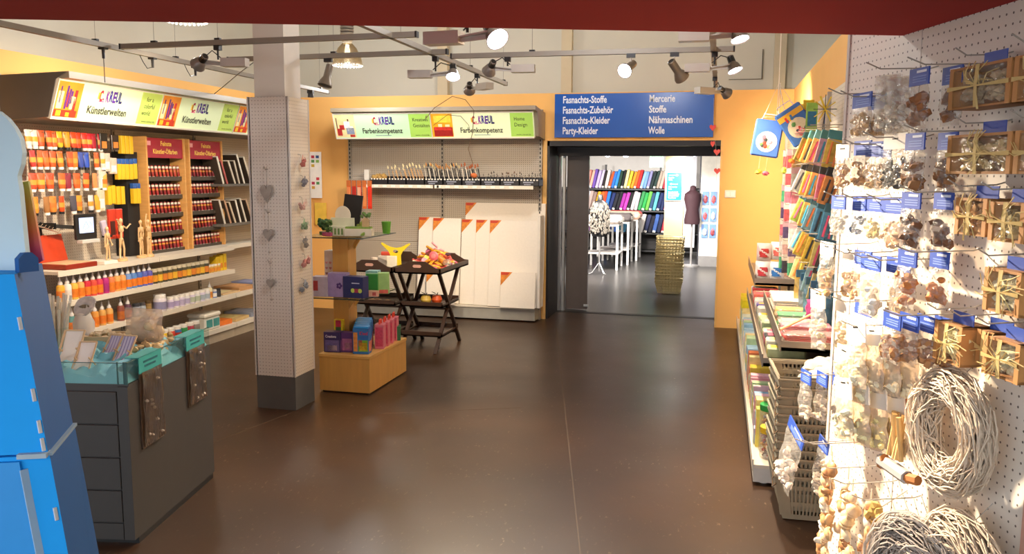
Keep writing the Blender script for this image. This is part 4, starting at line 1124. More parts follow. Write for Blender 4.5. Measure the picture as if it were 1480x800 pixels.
for i in range(120):
    ang, rad = rn.uniform(0, 2 * PI), math.sqrt(rn.random())
    x, y = -2.81 + 0.185 * rad * math.cos(ang), 7.95 + 0.37 * rad * math.sin(ang)
    z = ZTR + 0.02 + rn.random() ** 0.6 * (0.21 * max(0.0, 1 - 1.05 * rad) + 0.02) * (1.0 if y > 7.8 else 0.8)
    c = rn.choice(cols)
    o = put(CP, 'candy_pack', None, (x, y, z), (rn.uniform(-0.7, 0.7), rn.uniform(-0.7, 0.7), rn.uniform(0, 6)), mat=M(c, 0.25, var=0.25, scale=40), scale=rn.uniform(1.1, 1.75))
    cn = {'#e0a030': 'amber', '#e8c84a': 'yellow', '#d8605a': 'red', '#e8a0a8': 'pink', '#e8d8b8': 'cream', '#d89030': 'orange', '#e06a4a': 'coral', '#c86a90': 'magenta', '#e8b840': 'golden', '#f0e4d0': 'white'}[c]
    zone = '%s %s' % (('front', 'middle', 'back')[min(2, int((y - 7.56) / 0.24))], ('left', 'centre', 'right')[min(2, int((x + 3.0) / 0.13))])
    seen[(cn, zone)] = seen.get((cn, zone), 0) + 1
    tag(o, '%s %s wrapped pack in the %s of the heap on the right tray table' % (ORD[seen[(cn, zone)] - 1], cn, zone), 'pack', 'packs heaped on the right tray table')
o = tag(MB().lump((0, 0, 0), (0.05, 0.012, 0.05), 0.03, 2, rot=Matrix.Identity(3)).build('pink_round_pack', M('#e06a70', 0.35), None, True, loc=(-2.73, 7.72, 0.93)), 'round coral pink pack in the middle of the heap on the right tray table', 'pack')
MB().lump((0, -0.012, 0), (0.025, 0.004, 0.025), 0.03, 2, rot=Matrix.Identity(3)).build('seal', M('#e88a8a', 0.4), o)
rl = thing('orange_roll', 'long orange roll in clear wrap at the right of the heap on the tray table', 'roll', (-2.655, 7.78, 0.86), R(-25))
MB().tube([(-0.12, 0.1, 0.045), (-0.04, 0.0, 0.035), (0.05, -0.02, 0.01)], [0.03, 0.034, 0.03], 10).build('roll', M('#e08a2a', 0.4, var=0.2), rl, True)
MB().tube([(0.05, -0.02, 0.01), (0.1, -0.03, 0.01)], [0.03, 0.04], 10).build('wrap', CLEAR, rl, True)
tag(MB().lump((0, 0, 0), (0.04, 0.02, 0.02), 0.1, 1).build('dark_candy', M('#5a3a4a', 0.3), None, True, loc=(-2.66, 7.95, 0.93)), 'small dark violet pack at the back of the heap', 'pack')
# yellow two-armed stand and bowls on the left tray
yv = thing('yellow_stand', 'bright yellow cut-out stand with two arms on the left tray table', 'stand', (-3.13, 7.72, ZTR))
Fy = frame((0, 0, 0), (1, 0, 0), (0, 0, 1))
yp = [(-0.06, 0.0), (0.06, 0.0), (0.055, 0.13), (0.07, 0.17), (0.155, 0.245), (0.15, 0.255), (0.06, 0.215), (0.0, 0.205), (-0.06, 0.215), (-0.145, 0.25), (-0.155, 0.24), (-0.08, 0.17), (-0.055, 0.13)]
m = MB()
# left and right halves round the hole
for s in (1, -1):
    ring = [(s * 0.03 * math.sin(t), 0.17 + 0.018 * math.cos(t)) for t in [PI * q / 6 for q in range(7)]]
    outer = [(0.0, 0.0), (s * 0.06, 0.0), (s * 0.055, 0.13), (s * 0.075, 0.17), (s * 0.155, 0.243), (s * 0.148, 0.256), (s * 0.06, 0.215), (0.0, 0.205)]
    m.prism(outer + ring, 0, 0.012, mat=Fy)
m.build('cut_out', M('#ead22a', 0.4, var=0.05), yv)
MB().box(-0.055, 0.055, -0.03, 0.04, 0, 0.012).build('foot', M('#efe6c8', 0.5), yv)
tag(MB().box(-0.05, 0.05, -0.015, 0.015, 0, 0.13, bev=0.003).build('white_pack', M('#f3ead2', 0.4), None, loc=(-3.14, 7.64, ZTR)), 'pale white pack leaning against the yellow stand', 'pack')
for i, (x, y, r, c, lb) in enumerate(((-3.42, 7.6, 0.05, '#d6a050', 'pale wooden bowl at the left of the left tray table'), (-3.28, 7.58, 0.06, '#dba558', 'honey coloured wooden bowl in the middle of the left tray table'))):
    tag(MB().lathe([(r * 0.5, 0), (r, 0.03), (r * 1.02, 0.05), (r * 0.92, 0.05), (r * 0.8, 0.03), (0.005, 0.012)], 18, cap=False).build('wooden_bowl', M(c, 0.4, var=0.1), None, True, loc=(x, y, ZTR)), lb, 'bowl')
cu = thing('patterned_cup', 'white cup with pink pattern on the left tray table', 'cup', (-3.37, 7.74, ZTR))
MB().lathe([(0.025, 0), (0.036, 0.1), (0.033, 0.1), (0.023, 0.006)], 16, cap=False).build('cup', M('#e8dccb', 0.4), cu, True)
MB().lathe([(0.0295, 0.045), (0.0335, 0.075)], 16, cap=False).build('band', M('#c9877a', 0.5, var=0.4, scale=60), cu, True)
tag(MB().tube([(-0.07, 0, 0.02), (0.07, 0, 0.02)], 0.022, 8).build('red_roll', M('#c2452e', 0.5), None, True, loc=(-3.31, 7.95, ZTR + 0.1)), 'dark red roll behind the cups on the left tray table', 'roll')
tag(MB().box(-0.09, 0.09, -0.05, 0.05, 0, 0.1).build('white_carton', M('#ded4c6', 0.5), None, loc=(-3.31, 7.95, ZTR)), 'white carton under the red roll on the left tray table', 'box')
# fruit on the middle tray
for x, y, c, lb in ((-2.80, 7.68, '#c9a84a', 'yellow decorative fruit on the middle tray of the right table'), (-2.70, 7.72, '#c8501f', 'orange decorative fruit on the middle tray of the right table')):
    f = thing('decorative_fruit', lb, 'fruit', (x, y, 0.452))
    MB().lathe([(0.01, 0.004), (0.04, 0.01), (0.055, 0.045), (0.042, 0.085), (0.015, 0.092), (0.0, 0.086)], 16).build('flesh', M(c, 0.4, var=0.15, scale=10), f, True)
    MB().cyl((0, 0, 0.085), (0.012, 0, 0.115), 0.005, 0.004, 6).build('stem', M('#3a3a2a', 0.6), f)
    MB().prism([(0, 0), (0.03, 0.012), (0.06, 0), (0.03, -0.012)], 0, 0.002, mat=frame((0.0, 0, 0.1), (-0.8, 0, 0.35), (0, 1, 0))).build('leaf', M('#33402a', 0.5), f)
gj = tag(MB().lathe([(0.03, 0), (0.035, 0.01), (0.035, 0.08), (0.02, 0.1), (0.02, 0.11)], 12).build('glass_jar', GLASS, None, True, loc=(-3.35, 7.72, 0.165)), 'clear glass jar on the lower tray of the left table', 'jar')
for i in range(5):
    o = put(MB().lump((0, 0, 0.012), (0.06, 0.03, 0.012), 0.2, 1, seed=i).mesh('driftwood', [M('#9a7a58', 0.8, var=0.2)]), 'driftwood_piece', None, (-3.44 + 0.06 * i, 7.62 + 0.05 * (i % 3), 0.454))
    tag(o, 'flat piece of driftwood on the left table, %s from the left' % ORD[i], 'driftwood', 'driftwood on the left table')
# ================================================================== grey drawer counter with seaside goods
CA = R(11)
ct = thing('drawer_counter', 'dark grey counter with four drawers and glass edge at the left', 'counter', (-2.605, 3.165, 0), CA)
# local: x to the right along the front (0 = right corner), y back
CD, CW, CH = 0.90, 0.86, 0.775
CG = M('#423f3c', 0.5, var=0.05)
MB().box(-CW, 0, 0.006, CD, 0.03, CH).build('body', CG, ct)
MB().box(-CW, -0.0, 0.03, CD - 0.02, 0, 0.03).build('foot', BCAP, ct)
for i in range(4):
    z0 = 0.115 + i * 0.158
    MB().box(-CW + 0.02, -0.055, -0.006, 0.006, z0, z0 + 0.152, bev=0.002).build('drawer', CG, ct)
MB().box(-0.05, 0.0, -0.006, 0.006, 0.03, CH - 0.01).box(-CW + 0.02, -0.055, -0.004, 0.006, 0.03, 0.108).build('frame', CG, ct)
gp = MB().box(-CW, -0.004, 0.0, 0.004, CH, CH + 0.10).box(-0.004, 0.0, 0.0, CD, CH, CH + 0.10)
gp.build('glass_edge', GLASS, ct)
MB().box(-0.02, -0.002, 0.0, 0.006, CH, CH + 0.105).box(-0.05, -0.045, 0.0, 0.006, CH, CH + 0.105).box(-CW, 0, 0.0, 0.004, CH + 0.099, CH + 0.102).box(-0.004, 0, 0, CD, CH + 0.099, CH + 0.102).build('glass_clip', M('#3f6a68', 0.25), ct)
# crumpled aqua cloth
def cl(u, v):
    x = -CW + 0.02 + u * (CW - 0.03)
    y = 0.008 + v * (CD - 0.02)
    e = min(u, v, 1 - u, 1 - v)
    z = CH + 0.004 + 0.032 * (math.sin(23 * u + 7 * math.sin(9 * v)) * math.sin(19 * v + 5 * math.sin(11 * u)) + 0.95) * min(1, 0.25 + e * 9) + 0.02 * min(1, e * 25)
    if min(v, 1 - u) < 0.012:
        z = CH + 0.001
    return (x, y, z)
tc_ = MB().grid(44, 44, cl).build('aqua_cloth', M('#7cc4d2', 0.5, var=0.06), None, True, loc=(-2.605, 3.165, 0), rot=CA)
tag(tc_, 'crumpled aqua cloth spread over the top of the grey counter', 'cloth')
def cw(x, y, z=0.0):
    return (-2.605 + x * math.cos(CA) - y * math.sin(CA), 3.165 + x * math.sin(CA) + y * math.cos(CA), CH + 0.03 + z)
# mini deck chairs
DCW = M('#d8b48a', 0.5, var=0.08)
def deckchair(x, y, s, rz, fabric, label, stripe=None):
    t = thing('mini_deck_chair', label, 'deck chair', cw(x, y), CA + rz, 'miniature deck chairs')
    for sx in (-1, 1):
        MB().bar((sx * 0.05 * s, -0.07 * s, 0.0), (sx * 0.05 * s, 0.06 * s, 0.165 * s), 0.008 * s, 0.008 * s).build('rail', DCW, t)
        MB().bar((sx * 0.042 * s, 0.08 * s, 0.0), (sx * 0.042 * s, -0.03 * s, 0.09 * s), 0.007 * s, 0.007 * s).build('leg', DCW, t)
    for (yy, zz) in ((0.06, 0.165), (-0.065, 0.012)):
        MB().bar((-0.05 * s, yy * s, zz * s), (0.05 * s, yy * s, zz * s), 0.008 * s, 0.008 * s).build('crossbar', DCW, t)
    sag = lambda u, v: ((-0.044 + 0.088 * u) * s, (-0.066 + 0.126 * v) * s - 0.0 * v, (0.012 + 0.15 * v) * s - 0.018 * s * math.sin(PI * v))
    f = MB().grid(4, 8, sag).build('fabric', M(fabric, 0.8, var=0.05), t, True)
    if stripe:
        m = MB()
        for k in range(4):
            m.grid(1, 8, lambda u, v, k=k: (lambda p: (p[0], p[1] - 0.001, p[2] + 0.001))(sag(0.08 + 0.25 * k + 0.08 * u, v)))
        m.build('stripes', M(stripe, 0.8), f)
    return t
deckchair(-0.42, 0.26, 0.95, 0.1, '#efe4d6', 'large miniature deck chair with cream seat at the left of the counter')
deckchair(-0.27, 0.12, 0.8, 0.05, '#f1e6da', 'cream miniature deck chair at the front edge of the counter')
deckchair(-0.27, 0.36, 0.72, -0.2, '#d9cfe0', 'lilac striped miniature deck chair in the middle of the counter', '#a89ac4')
deckchair(-0.17, 0.30, 0.78, -0.15, '#ddd6e8', 'lilac striped miniature deck chair nearer the glass corner', '#9f94c0')
# frosted bag with round shells
def pillow(w, h, d, nx=8, nz=10, wob=0.006):
    m = MB()
    for s in (-1, 1):
        def fn(u, v, s=s):
            b = math.sin(PI * u) ** 0.5 * math.sin(PI * min(1, v * 0.98 + 0.01)) ** 0.5
            return ((u - 0.5) * w, s * d / 2 * b + wob * math.sin(9 * u + 13 * v), v * h)
        m.grid(nx, nz, fn)
    return m
bg = thing('shell_bag', 'frosted bag of round cream shells standing on the counter', 'bag', cw(-0.23, 0.62, -0.01), CA - 0.2, None)
pillow(0.23, 0.23, 0.10).build('bag', MILKY, bg, True)
m = MB()
for k in range(26):
    m.lump((random.uniform(-0.08, 0.08), random.uniform(-0.025, 0.025), random.uniform(0.03, 0.2)), random.uniform(0.022, 0.034), 0.12, 2)
stuff(m.build('shells', M('#dfc8a0', 0.6, var=0.15, scale=20), bg, True))
wb_ = thing('shell_crate', 'pale wooden crate of shells behind the deck chairs on the counter', 'crate', cw(-0.52, 0.66, -0.01), CA + 0.05)
MB().box(-0.15, 0.15, -0.08, -0.07, 0, 0.08).box(-0.15, 0.15, 0.07, 0.08, 0, 0.08).box(-0.15, -0.14, -0.07, 0.07, 0, 0.08).box(0.14, 0.15, -0.07, 0.07, 0, 0.08).box(-0.14, 0.14, -0.07, 0.07, 0, 0.01).build('crate', M('#d2b78c', 0.6, var=0.1), wb_)
m = MB()
for k in range(30):
    m.lump((random.uniform(-0.12, 0.12), random.uniform(-0.055, 0.055), random.uniform(0.03, 0.09)), (0.025, 0.018, 0.014), 0.2, 1)
stuff(m.build('shells', M('#e6d2ac', 0.6, var=0.15, scale=20), wb_))
# shell pile in a net along the side
m = MB()
for k in range(60):
    m.lump((random.uniform(-0.12, 0.10), random.uniform(-0.24, 0.24), random.uniform(0.0, 0.05)), (random.uniform(0.02, 0.035), 0.022, 0.016), 0.2, 1)
o = m.build('shell_heap', M('#ddbb86', 0.55, var=0.25, scale=12), None, loc=cw(-0.17, 0.62, 0.0), rot=CA)
stuff(tag(o, 'heap of tan and cream sea shells along the right edge of the counter', 'shells'))
# glass with white sticks
st = thing('stick_jar', 'clear jar packed with upright white driftwood sticks on the counter', 'jar', cw(-0.62, 0.44, -0.01), 0)
MB().lathe([(0.085, 0), (0.09, 0.01), (0.09, 0.16)], 20, cap=False).build('jar', GLASS, st, True)
for k in range(26):
    a, r = random.uniform(0, 6.28), 0.075 * math.sqrt(random.random())
    x, y = r * math.cos(a), r * math.sin(a)
    h = random.uniform(0.2, 0.33)
    MB().tube([(x * 0.8, y * 0.8, 0.01), (x, y, h * 0.6), (x * 1.25 + random.uniform(-0.01, 0.01), y * 1.25, h)], 0.0075, 6).build('stick', M(('#d9ccb8', '#cfc0a8', '#e4dac8')[k % 3], 0.8, var=0.12), st)
cb = thing('rope_coil', 'grey and white wound coil beside the blue display above the sticks', 'coil', cw(-0.62, 0.72, 0.12), CA)
m = MB()
for k in range(9):
    m.tube([((0.042 + 0.004 * (k % 3)) * math.cos(t * PI / 8), 0.03 * math.sin(t * PI / 8 * 1.0) + 0.004 * k, 0.07 + 0.03 * math.sin(t * PI / 8) + 0.004 * k) for t in range(16)], 0.006, 5, closed=True)
m.build('coil', M('#c9c2bb', 0.7, var=0.25, scale=30), cb)
MB().lathe([(0.05, -0.12), (0.055, 0.0), (0.035, 0.05), (0.01, 0.06)], 14).build('holder', M('#e2dace', 0.6), cb, True)
# clear packs with turquoise cards hanging over the side
def hang_pack(y, label, ln, rn_):
    t = thing('hanging_net_pack', label, 'pack', (-2.605 - y * math.sin(CA), 3.165 + y * math.cos(CA), CH + 0.102), CA, 'clear packs hanging over the counter side')
    m = MB()
    # card folded over the glass edge
    m.box(-0.06, 0.012, -0.11, 0.11, 0.0, 0.004)
    m.box(0.006, 0.010, -0.11, 0.11, -0.075, 0.004)
    hd = m.build('card', M('#3fa6a0', 0.5, var=0.06), t)
    for j, (a, b) in enumerate(((-0.07, 0.07), (-0.06, 0.05))):
        MB().box(0.0102, 0.0112, a, b, -0.03 - 0.022 * j, -0.02 - 0.022 * j).build('print', M('#1f6a72', 0.5, var=0.5, scale=120), hd)
    pk = pillow(0.2, ln, 0.03, 8, 16, 0.003).build('bag', M_clear('crinkle_film', '#d8d2cc', 0.22, 0.12, 0.06), t, True, loc=(0.018, 0, -0.07 - ln), rot=R(90))
    m = MB()
    r = random.Random(rn_)
    for k in range(34):
        p = [(0.016 + r.uniform(-0.006, 0.008), r.uniform(-0.085, 0.085), -0.08 - ln * 0.02)]
        for q in range(5):
            p.append((0.016 + r.uniform(-0.007, 0.009), max(-0.09, min(0.09, p[-1][1] + r.uniform(-0.02, 0.02))), -0.08 - ln * (q + 1) / 5.2))
        m.tube(p, 0.0022, 4)
    stuff(m.build('netting', M('#8a705a', 0.4, var=0.25, scale=30), t))
    m = MB()
    for k in range(9):
        m.lump((0.024, r.uniform(-0.08, 0.08), -0.08 - ln * r.uniform(0.05, 0.98)), (0.012, 0.009, 0.007), 0.2, 1)
    m.build('shells', M('#d2bfa8', 0.5, var=0.2), t)
    MB().box(0.0, 0.008, -0.105, 0.105, -0.08 - ln, -0.07).build('backing', M('#6a5646', 0.3, var=0.3, scale=25), t)
    return t
hang_pack(0.20, 'clear pack of brown netting with turquoise card nearest the counter corner', 0.36, 3)
hang_pack(0.70, 'clear pack of brown netting with turquoise card at the far end of the counter side', 0.30, 4)
# ================================================================== tapering blue cardboard display
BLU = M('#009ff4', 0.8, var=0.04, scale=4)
BL2 = M('#06579c', 0.5, var=0.04, scale=4)  # darker copy of the blue: right-hand faces carry their shade in the colour
sd = thing('cardboard_display', 'tall blue cardboard display with rounded pale blue top at the left edge', 'display', (-1.45, 1.65, 0))
def hexa(bot, top, zb, zt):
    b = [(x + 1.45, y - 1.65, zb) for x, y in bot]
    t = [(x + 1.45, y - 1.65, zt) for x, y in top]
    return MB().add(b + t, [(3, 2, 1, 0), (4, 5, 6, 7), (0, 1, 5, 4), (1, 2, 6, 5), (2, 3, 7, 6), (3, 0, 4, 7)])
def sec(z):
    k = 1.49 - z
    c = Vector((-1.733 + 0.213 * k, 1.716 - 0.065 * k))
    r = Vector((-1.864 + 0.225 * k, 1.943 - 0.072 * k))
    l = c + Vector((-0.36 - 0.08 * k, -0.15 - 0.05 * k))
    return [tuple(l), tuple(c), tuple(r), tuple(r + (l - c))]
up_ = hexa(sec(1.035), sec(1.487), 1.035, 1.487)
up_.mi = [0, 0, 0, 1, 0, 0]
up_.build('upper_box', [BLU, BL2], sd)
def grow(s, k):
    cx = sum(p[0] for p in s) / 4
    cy = sum(p[1] for p in s) / 4
    return [(cx + (x - cx) * k, cy + (y - cy) * k) for x, y in s]
lo = hexa(grow(sec(0.0), 1.0), grow(sec(1.03), 1.015), 0.0, 1.03)
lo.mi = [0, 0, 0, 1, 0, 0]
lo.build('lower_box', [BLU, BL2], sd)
def onface(z, edge, f, out=0.002):
    s = sec(z)
    a, b = Vector(s[1]), Vector(s[0] if edge == 'l' else s[2])
    p = a + (b - a) * f
    return Vector((p.x + 1.45, p.y - 1.65, z))
# paper tabs along the corner
for z in (1.38, 1.2, 1.12, 0.985 + 0.09, 0.9, 0.72, 0.5, 0.3, 0.12):
    a, b = onface(z, 'l', 0.02), onface(z - 0.032, 'l', 0.02)
    MB().bar(a + Vector((0.004, -0.004, 0)), b + Vector((0.004, -0.004, 0)), 0.008, 0.005).build('tab', M('#cfd6dc', 0.6), sd)
a, b = onface(1.033, 'r', 0.0), onface(1.033, 'r', 1.02)
MB().bar(a + Vector((0.004, 0, 0)), b + Vector((0.004, 0, 0)), 0.012, 0.008).build('seam_edge', M('#8fa6b8', 0.6), sd)
a, b = onface(1.033, 'l', 0.0), onface(1.033, 'l', 0.16)
MB().bar(a, b, 0.03, 0.012).build('front_flap', M('#a9bcc8', 0.6), sd)
a, b = onface(1.0, 'l', 0.13), onface(0.0, 'l', 0.10)
MB().bar(a + Vector((0, -0.008, 0)), b + Vector((0, -0.008, 0)), 0.022, 0.004).build('paper_strip', M('#9cc0dc', 0.6), sd)
a = [onface(1.02, 'l', 0.15), onface(1.02, 'l', 0.9), onface(0.0, 'l', 0.9), onface(0.0, 'l', 0.13)]
off = Vector((0.004, -0.012, 0))
MB().add([p + off for p in a] + [p + off * 0.2 for p in a], [(0, 1, 2, 3), (7, 6, 5, 4), (0, 4, 5, 1), (1, 5, 6, 2), (2, 6, 7, 3), (3, 7, 4, 0)]).build('front_pocket', M('#0090e0', 0.5, var=0.04), sd)
# head panel: outline in (u, z) on an upright plane facing the camera
hu = Vector((0.97, 0.243, 0))
Fh = frame((-1.82 + 1.45, 1.80 - 1.65, 0), hu, (0, 0, 1))
ol = [(-0.42, 1.487)]
ol += [(0.05, 1.487), (0.047, 1.56), (0.043, 1.70), (0.04, 1.724), (0.04, 1.735), (0.052, 1.765), (0.057, 1.795), (0.053, 1.83), (0.040, 1.857), (0.022, 1.882), (0.0, 1.90), (-0.05, 1.912), (-0.12, 1.905), (-0.2, 1.86), (-0.24, 1.80), (-0.23, 1.745), (-0.26, 1.7), (-0.40, 1.6)]
MB().prism(ol, 0, 0.02, mat=Fh).build('head_panel', M('#c8e2ec', 0.7, var=0.02), sd)
# rainbow side wing: colour bands from lime to magenta
wq = [(0.010, 1.714), (0.042, 1.721), (0.066, 1.509), (0.017, 1.48)]
def M_rain():
    m = bpy.data.materials.new('rainbow_print')
    m.use_nodes = True
    t = m.node_tree
    b = t.nodes['Principled BSDF']
    tc = nd(t, 'ShaderNodeTexCoord')
    sp = nd(t, 'ShaderNodeSeparateXYZ')
    mr = nd(t, 'ShaderNodeMapRange')
    mr.inputs[1].default_value = 1.49
    mr.inputs[2].default_value = 1.73
    rp = nd(t, 'ShaderNodeValToRGB')
    t.links.new(tc.outputs['Object'], sp.inputs[0])
    t.links.new(sp.outputs[2], mr.inputs[0])
    t.links.new(mr.outputs[0], rp.inputs[0])
    e = rp.color_ramp.elements
    e[0].color = lin('#a8307a')
    e[1].color = lin('#9aa63a')
    for p, c in ((0.2, '#c03a5a'), (0.4, '#d0602a'), (0.65, '#c98a2a'), (0.85, '#b89a30')):
        k = e.new(p)
        k.color = lin(c)
    t.links.new(rp.outputs[0], b.inputs['Base Color'])
    b.inputs['Roughness'].default_value = 0.5
    return m
Fw = frame((-1.82 + 1.45 - 0.01, 1.83 - 1.65, 0), (0.93, 0.36, 0), (0, 0, 1))
MB().prism([(x + 0.0, z) for x, z in wq], 0, 0.012, mat=Fw).build('rainbow_wing', M_rain(), sd)
a = onface(1.487, 'r', 0.05)
MB().prism([(0.0, 0.0), (0.05, 0.0), (0.05, 0.035), (0.035, 0.05), (0.015, 0.05), (0.0, 0.035)], -0.01, 0.01, mat=frame(a + Vector((-0.015, 0.02, 0)), (0.3, 0.95, 0), (0, 0, 1))).build('top_tab', BL2, sd)
# ================================================================== ceiling tracks and lamps
ALU = M('#8f877b', 0.45, metal=0.4, var=0.04)
ALUL = M('#b9b4aa', 0.45, metal=0.4, var=0.04)
ZK = 2.6
def track(a, b, label, wires):
    t = thing('light_track', label, 'track', (a[0], a[1], ZK))
    a3, b3 = Vector((0, 0, 0)), Vector((b[0] - a[0], b[1] - a[1], 0))
    MB().bar(a3, b3, 0.036, 0.034).build('rail', ALU, t)
    d = (b3 - a3).normalized()
    MB().bar(b3, b3 + d * 0.012, 0.04, 0.038).bar(a3, a3 - d * 0.012, 0.04, 0.038).build('end_cap', BCAP, t)
    for f in wires:
        p = a3 + (b3 - a3) * f
        MB().cyl(p, p + Vector((0, 0, 4.3 - ZK)), 0.0015, n=4).build('wire', M('#6a655c', 0.5), t)
        MB().box(p.x - 0.02, p.x + 0.02, p.y - 0.012, p.y + 0.012, 0.015, 0.03).build('clamp', BCAP, t)
    return t
track((-4.13, 2.6), (-4.13, 8.3), 'long light track running along the left wall above the paint shelving', (0.4, 0.55, 0.97))
track((-4.05, 5.04), (-1.87, 4.98), 'light track crossing behind the top of the pillar, nearest of the left pair', (0.12, 0.35))
track((-3.69, 5.78), (-1.92, 5.72), 'light track crossing behind the pillar, farther of the left pair', (0.5,))
track((-1.95, 5.95), (0.05, 5.98), 'long light track running from the centre to the right', (0.3,))
track((-2.04, 4.0), (-2.04, 7.85), 'light track running away from the camera towards the back shelving', (0.3, 0.7, 0.98))
track((-0.08, 4.2), (-0.08, 8.35), 'dark light track seen nearly end-on left of the tote bags', (0.2, 0.8))
track((-2.6, 3.6), (-0.6, 3.6), 'light track just behind the red bulkhead', (0.5,))
LAMP = M('#fff2ff', 0.3, emit=14.0, var=0)
OFFG = M('#3a3632', 0.3, var=0.05)
def spot_light(o_parent, loc, aim_world, world_loc, power, size, col=WARM, blend=0.85, rad=0.045):
    ld = bpy.data.lights.new('spot_beam', 'SPOT')
    ld.energy = power
    ld.color = col
    ld.spot_size = R(size)
    ld.spot_blend = blend
    ld.shadow_soft_size = rad
    lo_ = bpy.data.objects.new('spot_beam', ld)
    COL.objects.link(lo_)
    d = (Vector(aim_world) - Vector(world_loc))
    lo_.location = world_loc
    lo_.rotation_euler = d.to_track_quat('-Z', 'Y').to_euler()
    return lo_
def box_spot(p, aim, boxside, label, lit, power=0, size=55, drop=0.10, col=WARM):
    """projector: ballast box on a stem with a round reflector head on a yoke"""
    p = Vector(p)
    hang = Vector((p.x, p.y, ZK))
    t = thing('projector_spotlight', label, 'spotlight', hang)
    b = Vector(boxside).normalized()
    c = p - hang
    MB().box(-0.02, 0.02, -0.02, 0.02, -0.05, -0.017).cyl((0, 0, -0.05), c + Vector((0, 0, 0.02)), 0.007, n=6).build('stem', BCAP, t)
    MB().bar(c + b * 0.03, c + b * 0.20, 0.075, 0.055).build('ballast_box', M('#b7afa4', 0.4, metal=0.3, var=0.03), t)
    hd = c - b * 0.13
    MB().bar(c + b * 0.03 + Vector((0, 0, -0.01)), hd + Vector((0, 0, 0.0)), 0.012, 0.02).bar(c + b * 0.03, hd + Vector((0, 0, 0.02)), 0.05, 0.008).build('yoke', ALUL, t)
    d = (Vector(aim) - (hang + hd)).normalized()
    q = d.to_track_quat('Z', 'Y').to_matrix().to_4x4()
    Mh = Matrix.Translation(hd) @ q
    h = MB().lathe([(0.018, -0.085), (0.024, -0.08), (0.024, -0.03), (0.036, -0.02), (0.048, 0.018), (0.053, 0.03), (0.050, 0.03), (0.043, 0.012)], 20, mat=Mh, cap=False).build('reflector_head', M('#8a8078', 0.35, metal=0.5), t, True)
    MB().lathe([(0.024, -0.082), (0.026, -0.035)], 14, mat=Mh).build('socket', BCAP, h, True)
    MB().lathe([(0.0005, 0.022), (0.047, 0.024)], 20, mat=Mh, cap=False).build('lens', LAMP if lit else OFFG, h)
    MB().tube([c + b * 0.02 + Vector((0, 0, 0.03)), c - b * 0.04 + Vector((0, 0, 0.08)), hd - d * 0.07], 0.004, 5).build('cable', BCAP, h)
    if lit:
        spot_light(t, None, aim, hang + hd + d * 0.05, power, size, col)
    return t
def can_spot(p, aim, label, lit, power=0, size=50, col=WARM):
    p = Vector(p)
    hang = Vector((p.x, p.y, ZK))
    t = thing('can_spotlight', label, 'spotlight', hang)
    c = p - hang
    MB().box(-0.03, 0.03, -0.014, 0.014, -0.045, -0.017).build('adapter', BCAP, t)
    MB().cyl((0, 0, -0.045), c, 0.006, n=6).build('stem', ALUL, t)
    d = (Vector(aim) - p).normalized()
    Mh = Matrix.Translation(c) @ d.to_track_quat('Z', 'Y').to_matrix().to_4x4()
    h = MB().lathe([(0.02, -0.05), (0.028, -0.045), (0.028, 0.05), (0.034, 0.06), (0.052, 0.10), (0.054, 0.115), (0.05, 0.115), (0.045, 0.1)], 18, mat=Mh, cap=False).build('can', M('#7f7466', 0.4, metal=0.5, var=0.05), t, True)
    MB().lathe([(0.0005, -0.05), (0.02, -0.05)], 18, mat=Mh, cap=False).build('can_back', BCAP, h)
    MB().lathe([(0.0005, 0.104), (0.047, 0.106)], 18, mat=Mh, cap=False).build('lens', LAMP if lit else OFFG, h)
    if lit:
        spot_light(t, None, aim, p + d * 0.125, power, size, col)
    return t
box_spot((-3.29, 5.02, 2.47), (-5.2, 5.9, 1.5), (1, 0.15, 0), 'projector spotlight left of the pillar shining at the paint tubes', True, 170, 85)
can_spot((-2.85, 5.75, 2.49), (-3.0, 5.4, 1.4), 'can spotlight pointing down just right of the pillar', False)
box_spot((-1.11, 3.6, 2.345), (0.67, 2.1, 0.52), (-1, 0.1, 0), 'large lit projector spotlight near the middle just under the red bulkhead', True, 700, 56)
box_spot((-2.04, 5.83, 2.46), (-1.45, 4.4, 0.1), (-1, -0.1, 0), 'lit projector spotlight left of centre on the receding track', True, 190, 85)
box_spot((-2.04, 6.9, 2.47), (-2.9, 9.3, 1.3), (1, -0.9, 0), 'projector spotlight turned away towards the white canvases', True, 92, 66)
box_spot((-1.53, 5.95, 2.5), (-3.2, 8.0, 0.85), (1, 0.1, 0), 'projector spotlight with bright ballast box on the central cross track', True, 200, 58)
can_spot((-0.64, 5.95, 2.50), (-0.95, 5.0, 2.05), 'lit can spotlight left of the pair above the blue sign', True, 100, 75)
can_spot((-0.34, 5.95, 2.49), (0.3, 6.8, 1.6), 'can spotlight right of the pair above the blue sign', True, 150, 75)
box_spot((-0.06, 4.9, 2.52), (0.5, 4.4, 0.9), (-1, 0.0, 0), 'upper right lit projector spotlight just under the red bulkhead', True, 150, 75)
box_spot((-0.07, 6.0, 2.48), (0.6, 5.6, 1.1), (-1, 0.0, 0), 'lower right lit projector spotlight on the end-on track', True, 230, 80)
box_spot((-0.08, 7.5, 2.46), (0.72, 8.4, 2.0), (-0.7, -0.7, 0), 'grey projector spotlight pointing down right of the blue sign', True, 200, 95)
tg3 = thing('track_connector', 'small black plug hanging at the far end of the left wall track', 'plug', (-4.13, 7.92, ZK))
MB().box(-0.03, 0.03, -0.02, 0.02, -0.05, -0.017).cyl((0, 0, -0.05), (0, 0, -0.09), 0.028, 0.03, 12).build('plug', BCAP, tg3)
